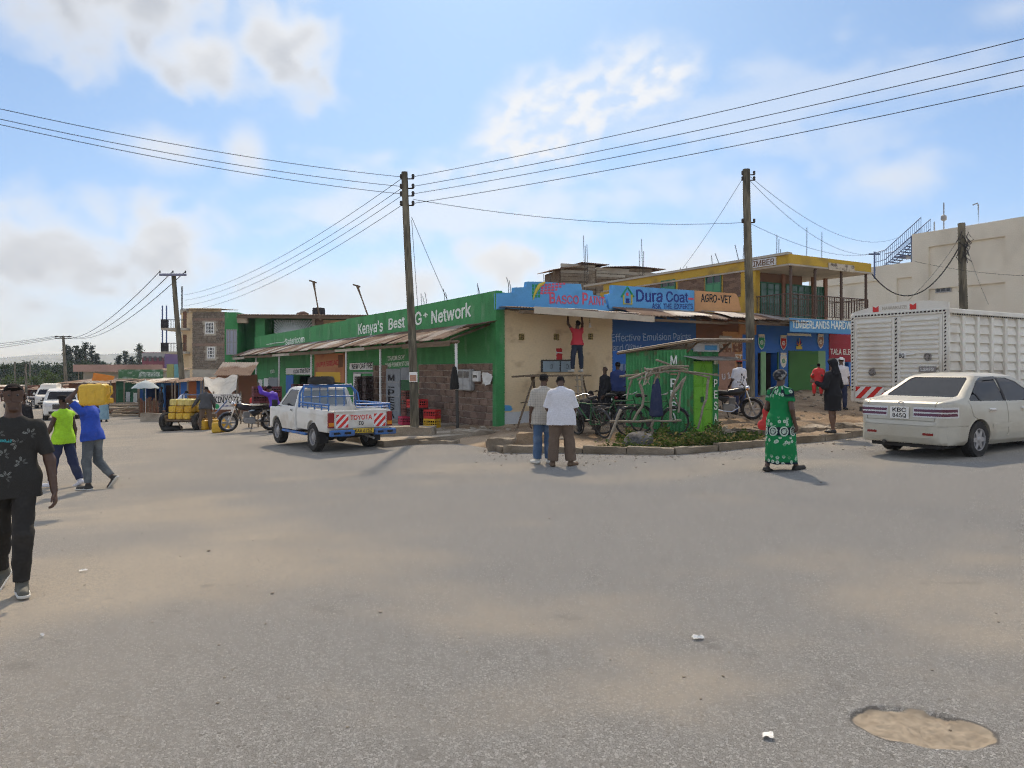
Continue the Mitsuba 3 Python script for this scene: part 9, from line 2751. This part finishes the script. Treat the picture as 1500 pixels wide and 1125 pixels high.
# ------------------------------------------------------------------ far vehicles
def suv(px, py, dg, label, van=False):
    p = spot(px, py)
    M = move(p[0], p[1], p[2], rz=dg) @ move(x=-1.3)
    key = thing('minibus' if van else 'sport_utility_vehicle', label, 'van' if van else 'car')
    side = Polygon([(-0.85, 0.35), (-0.9, 0.7), (-0.82, 1.0), (-0.6, 1.9 if van else 1.62), (0.6, 2.0 if van else 1.70), (2.2, 1.95 if van else 1.62), (3.0 if van else 2.55, 1.15 if van else 1.08), (3.35, 0.98), (3.5, 0.8), (3.5, 0.4), (3.2, 0.28), (0, 0.28)])
    fr_ = mirror([(0.78, 0.28), (0.88, 0.4), (0.90, 0.8), (0.86, 1.05), (0.72, 1.55), (0.6, 1.72), (0.55, 2.02)])
    pln = Polygon([(b, a) for a, b in mirror([(0.7, -0.92), (0.86, -0.75), (0.90, 0.3), (0.90, 2.8), (0.82, 3.2), (0.6, 3.45), (0.3, 3.52)]).exterior.coords])
    S = Shell(solid(rounded(side, 0.05), -1, 1, 'y') ^ solid(fr_, -2, 5, 'x') ^ solid(pln, 0, 3, 'z'), 0.12, 4)
    S.body = arches(S.m, (0, 2.65), 0.41, 0.9, 0.36)
    cuts = [('side_window', solid(Polygon([(-0.5, 1.12), (-0.42, 1.5), (0.7, 1.56), (2.0, 1.5), (2.3, 1.12)]), -1, 1, 'y')), ('windscreen', solid(mirror([(0.70, 1.12), (0.58, 1.54)]), 2.0, 3.4, 'x'))]
    gl = [(n_, c ^ S.off(-0.01)) for n_, c in cuts]
    for n_, c in cuts:
        S.groove(c, 0.04)
    put(key, MB(M).man(S.body), 'mat_pickup_white' if not van else 'mat_truck_white', 32)
    for n_, m_ in gl:
        part(key, n_, MB(M).man(m_), 'mat_car_glass', 32)
    for sd in (-1, 1):
        part(key, 'headlamp', MB(M).man(S.patch(box3(3.2, min(sd * 0.45, sd * 0.86), 0.75, 3.6, max(sd * 0.45, sd * 0.86), 0.93), 0.01)), 'mat_lamp_clear', 32)
        for x in (0, 2.65):
            wheel(key, M @ move(x, sd * 0.76, 0.36), 0.36, 0.24, 'alloy', 5, out=sd)
        part(key, 'door_mirror', MB(M).man(hullof((0.05, 2.2, sd * 0.98, 1.15), (0.05, 2.2, sd * 1.08, 1.15), (0.05, 2.2, sd * 1.03, 1.25))), 'mat_pickup_white', 40)
    part(key, 'grille', MB(M).man(S.patch(box3(3.3, -0.42, 0.62, 3.6, 0.42, 0.90), 0.008)), 'mat_iron', 32)
    part(key, 'bumper_grille', MB(M).man(S.patch(box3(3.3, -0.6, 0.38, 3.6, 0.6, 0.52), 0.006)), 'mat_dark', 32)


suv(91, 613, -60, 'white sport utility vehicle driving towards the camera on the side street')
suv(74, 597, -66, 'cream minibus behind the white vehicle on the side street', True)

# ------------------------------------------------------------------ trees, woods and hills
mat('mat_bark', mott((0.11, 0.085, 0.06), (0.07, 0.055, 0.04), 3, 0.7), 0.95)


def tree(px, py_top, width_px, Y, kind, label, group=None, n=2600, base=None):
    x = (px - 750) / FOC * Y
    zb = float(tilt(x, Y)) - 2.0 if base is None else base
    zt = EYE - (py_top - HOR) / FOC * Y
    hgt, w = zt - zb, width_px / FOC * Y / 2
    key = thing('tree', label, 'tree', group)
    part(key, 'trunk', MB().tube([[x, Y, zb], [x + 0.02 * hgt, Y, zb + 0.5 * hgt], [x, Y, zb + 0.93 * hgt]], [0.035 * hgt, 0.022 * hgt, 0.004 * hgt], 7), 'mat_bark', 40)
    V_, F_ = [], []
    lm = MB()
    nb = 30 if kind != 'round' else 22
    for b in range(nb):
        u = (b + rnd.random()) / nb
        if kind == 'spire':
            h0, r = zb + hgt * (0.22 + 0.76 * u), w * (1.05 - u) ** 0.8 * rnd.uniform(0.45, 1.1)
        elif kind == 'tall':
            h0, r = zb + hgt * (0.45 + 0.52 * u), w * rnd.uniform(0.3, 1.0) * math.sin(0.5 + 2.3 * u)
        else:
            h0, r = zb + hgt * (0.35 + 0.58 * u), w * rnd.uniform(0.35, 1.0) * math.sqrt(max(0.05, 1 - (2 * u - 0.9) ** 2))
        a = rnd.uniform(0, 2 * np.pi)
        c = np.array([x + r * math.cos(a) * 0.75, Y + r * math.sin(a) * 0.75, h0 + r * (0.15 if kind != 'spire' else -0.1)])
        lm.tube([[x, Y, h0 - 0.1 * hgt], c], [0.010 * hgt, 0.003 * hgt], 4)
        cs = max(0.35, r * 0.45) if kind != 'spire' else max(0.3, r * 0.42)
        v, f = leaves(n // nb, lambda m: c + rng.normal(0, 1, (m, 3)) * [cs, cs, cs * (0.55 if kind != 'round' else 0.7)], max(0.16, Y * 0.0016), 1.0)
        F_.append(f + sum(len(q) for q in V_))
        V_.append(v)
    part(key, 'limbs', lm, 'mat_bark')
    part(key, 'crown', MB().add(np.vstack(V_), np.vstack(F_)), LEAF[{'spire': 'cypress', 'tall': 'tree', 'round': 'tree', 'light': 'tree_light'}[kind]])


for i, (px_, top_, w_, Y_, kd) in enumerate([(97, 504, 14, 170, 'spire'), (103, 508, 16, 176, 'spire'), (111, 505, 15, 180, 'spire'), (118, 511, 16, 168, 'spire'), (125, 501, 18, 174, 'spire'), (134, 506, 16, 182, 'spire'), (142, 518, 16, 178, 'spire'), (174, 520, 13, 190, 'spire'), (184, 514, 16, 195, 'spire'), (192, 522, 14, 205, 'spire')]):
    tree(px_, top_, w_, Y_, kd, f'dark spiky conifer, {NTH[i]} from the left behind the far shops', 'dark conifers', 1700)
tree(204, 503, 13, 210, 'tall', 'slender tall tree with thin crown left of the maroon building', None, 1200)
for i, (px_, top_, w_, Y_, kd) in enumerate([(6, 533, 30, 150, 'round'), (24, 530, 26, 165, 'round'), (37, 527, 24, 150, 'round'), (52, 532, 26, 190, 'round'), (68, 533, 26, 200, 'round'), (82, 534, 26, 185, 'round'), (150, 528, 26, 200, 'round'), (160, 534, 24, 190, 'round'), (-20, 530, 34, 150, 'round'), (196, 530, 22, 210, 'round'), (216, 533, 20, 230, 'round'), (100, 528, 40, 165, 'round'), (125, 528, 40, 165, 'round')]):
    tree(px_, top_, w_, Y_, kd, 'broad dark green tree in the belt behind the far end of the side street', 'broad trees behind the street', 1800)
for i, (px_, top_, w_, Y_) in enumerate([(66, 541, 22, 130), (78, 546, 18, 125), (52, 550, 18, 120), (14, 550, 24, 120), (34, 552, 20, 118)]):
    tree(px_, top_, w_, Y_, 'light', f'light green bushy tree at the street end, {("fourth", "fifth", "third", "first", "second")[i]} from the left', 'light green trees', 1500, -4.0)
for i, (a, b, top_, Y_, m_) in enumerate(((40, 94, 564, 105, 'mat_rust'), (0, 38, 568, 112, 'mat_rust'), (-40, -2, 566, 100, 'mat_tin'))):
    stall(('low brown shop at the far end of the street, nearest the leaning pole', 'low brown shop at the far end of the street behind the near man', 'low tin roofed shop at the far left edge')[i], a, b, top_, Y_, 'mat_brown_wall', 0, 5, m_, 0.6, 1.2, 'roadside_shop', [(0.1, 0.3, 0.2, 1.8, 'mat_dark'), (0.5, 0.8, 0.2, 1.8, 'mat_dark')])
# far wood and hills
wv, wf = [], []
for i in range(520):
    Y_ = rnd.uniform(240, 520)
    x_ = rnd.uniform(-1.1, -0.30) * Y_
    c = np.array([x_, Y_, rnd.uniform(-4, 1.5) + (Y_ - 240) * 0.006])
    v, f = leaves(110, lambda m: c + np.clip(rng.normal(0, 1, (m, 3)), -1.7, 1.7) * [3.6, 3.6, 1.9], 0.8, 1.0)
    wf.append(f + sum(len(q) for q in wv))
    wv.append(v)
solo('far_wood', MB().add(np.vstack(wv), np.vstack(wf)), LEAF['tree'], 'dark wooded belt in the distance at the far left', 'wood', kind='stuff')


def ridge(Y0, hmax, seed, x0, x1):
    xs, ys = np.linspace(x0, x1, 160), np.linspace(Y0, Y0 * 1.5, 24)
    X, Y = np.meshgrid(xs, ys)
    t = (Y - Y0) / (0.5 * Y0)
    prof = np_fbm(X / 900.0, Y / 1600.0, 0.0, 5, seed)
    Z = -6 + np.sin(np.pi * np.clip(t, 0, 1)) * hmax * (0.35 + 1.3 * np.clip(prof - 0.25, 0, 1)) * np.clip((x1 - X) / 1500, 0, 1)
    n = len(xs)
    i, j = np.meshgrid(np.arange(len(ys) - 1), np.arange(n - 1), indexing='ij')
    return MB().add(np.stack([X, Y, Z], -1).reshape(-1, 3), np.stack([i * n + j, i * n + j + 1, (i + 1) * n + j + 1, (i + 1) * n + j], -1).reshape(-1, 4))


mat('mat_hill', proc(lambda p, n, uv: mix((0.055, 0.085, 0.045), (0.14, 0.14, 0.075), fbm(p.x * 0.01, p.y * 0.01, p.z * 0.02, 4))), 0.95)
struct('hills', ridge(2600, 105, 4, -4200, 200), 'mat_hill', True)

# ------------------------------------------------------------------ a little haze over the plain
scene['air'] = {'type': 'homogeneous', 'albedo': {'type': 'rgb', 'value': [0.95, 0.95, 0.95]}, 'sigma_t': {'type': 'rgb', 'value': [0.00021, 0.00024, 0.00030]}}
scene['haze'] = {'type': 'cube', 'to_world': T().translate([0, 3500, 59]).scale([9500, 6500, 67]), 'bsdf': {'type': 'null'}, 'interior': {'type': 'ref', 'id': 'air'}}
labels['haze'] = {'kind': 'stuff', 'label': 'thin pale air over the plain and the far hills', 'category': 'haze'}
scene['camera']['medium'] = {'type': 'ref', 'id': 'air'}
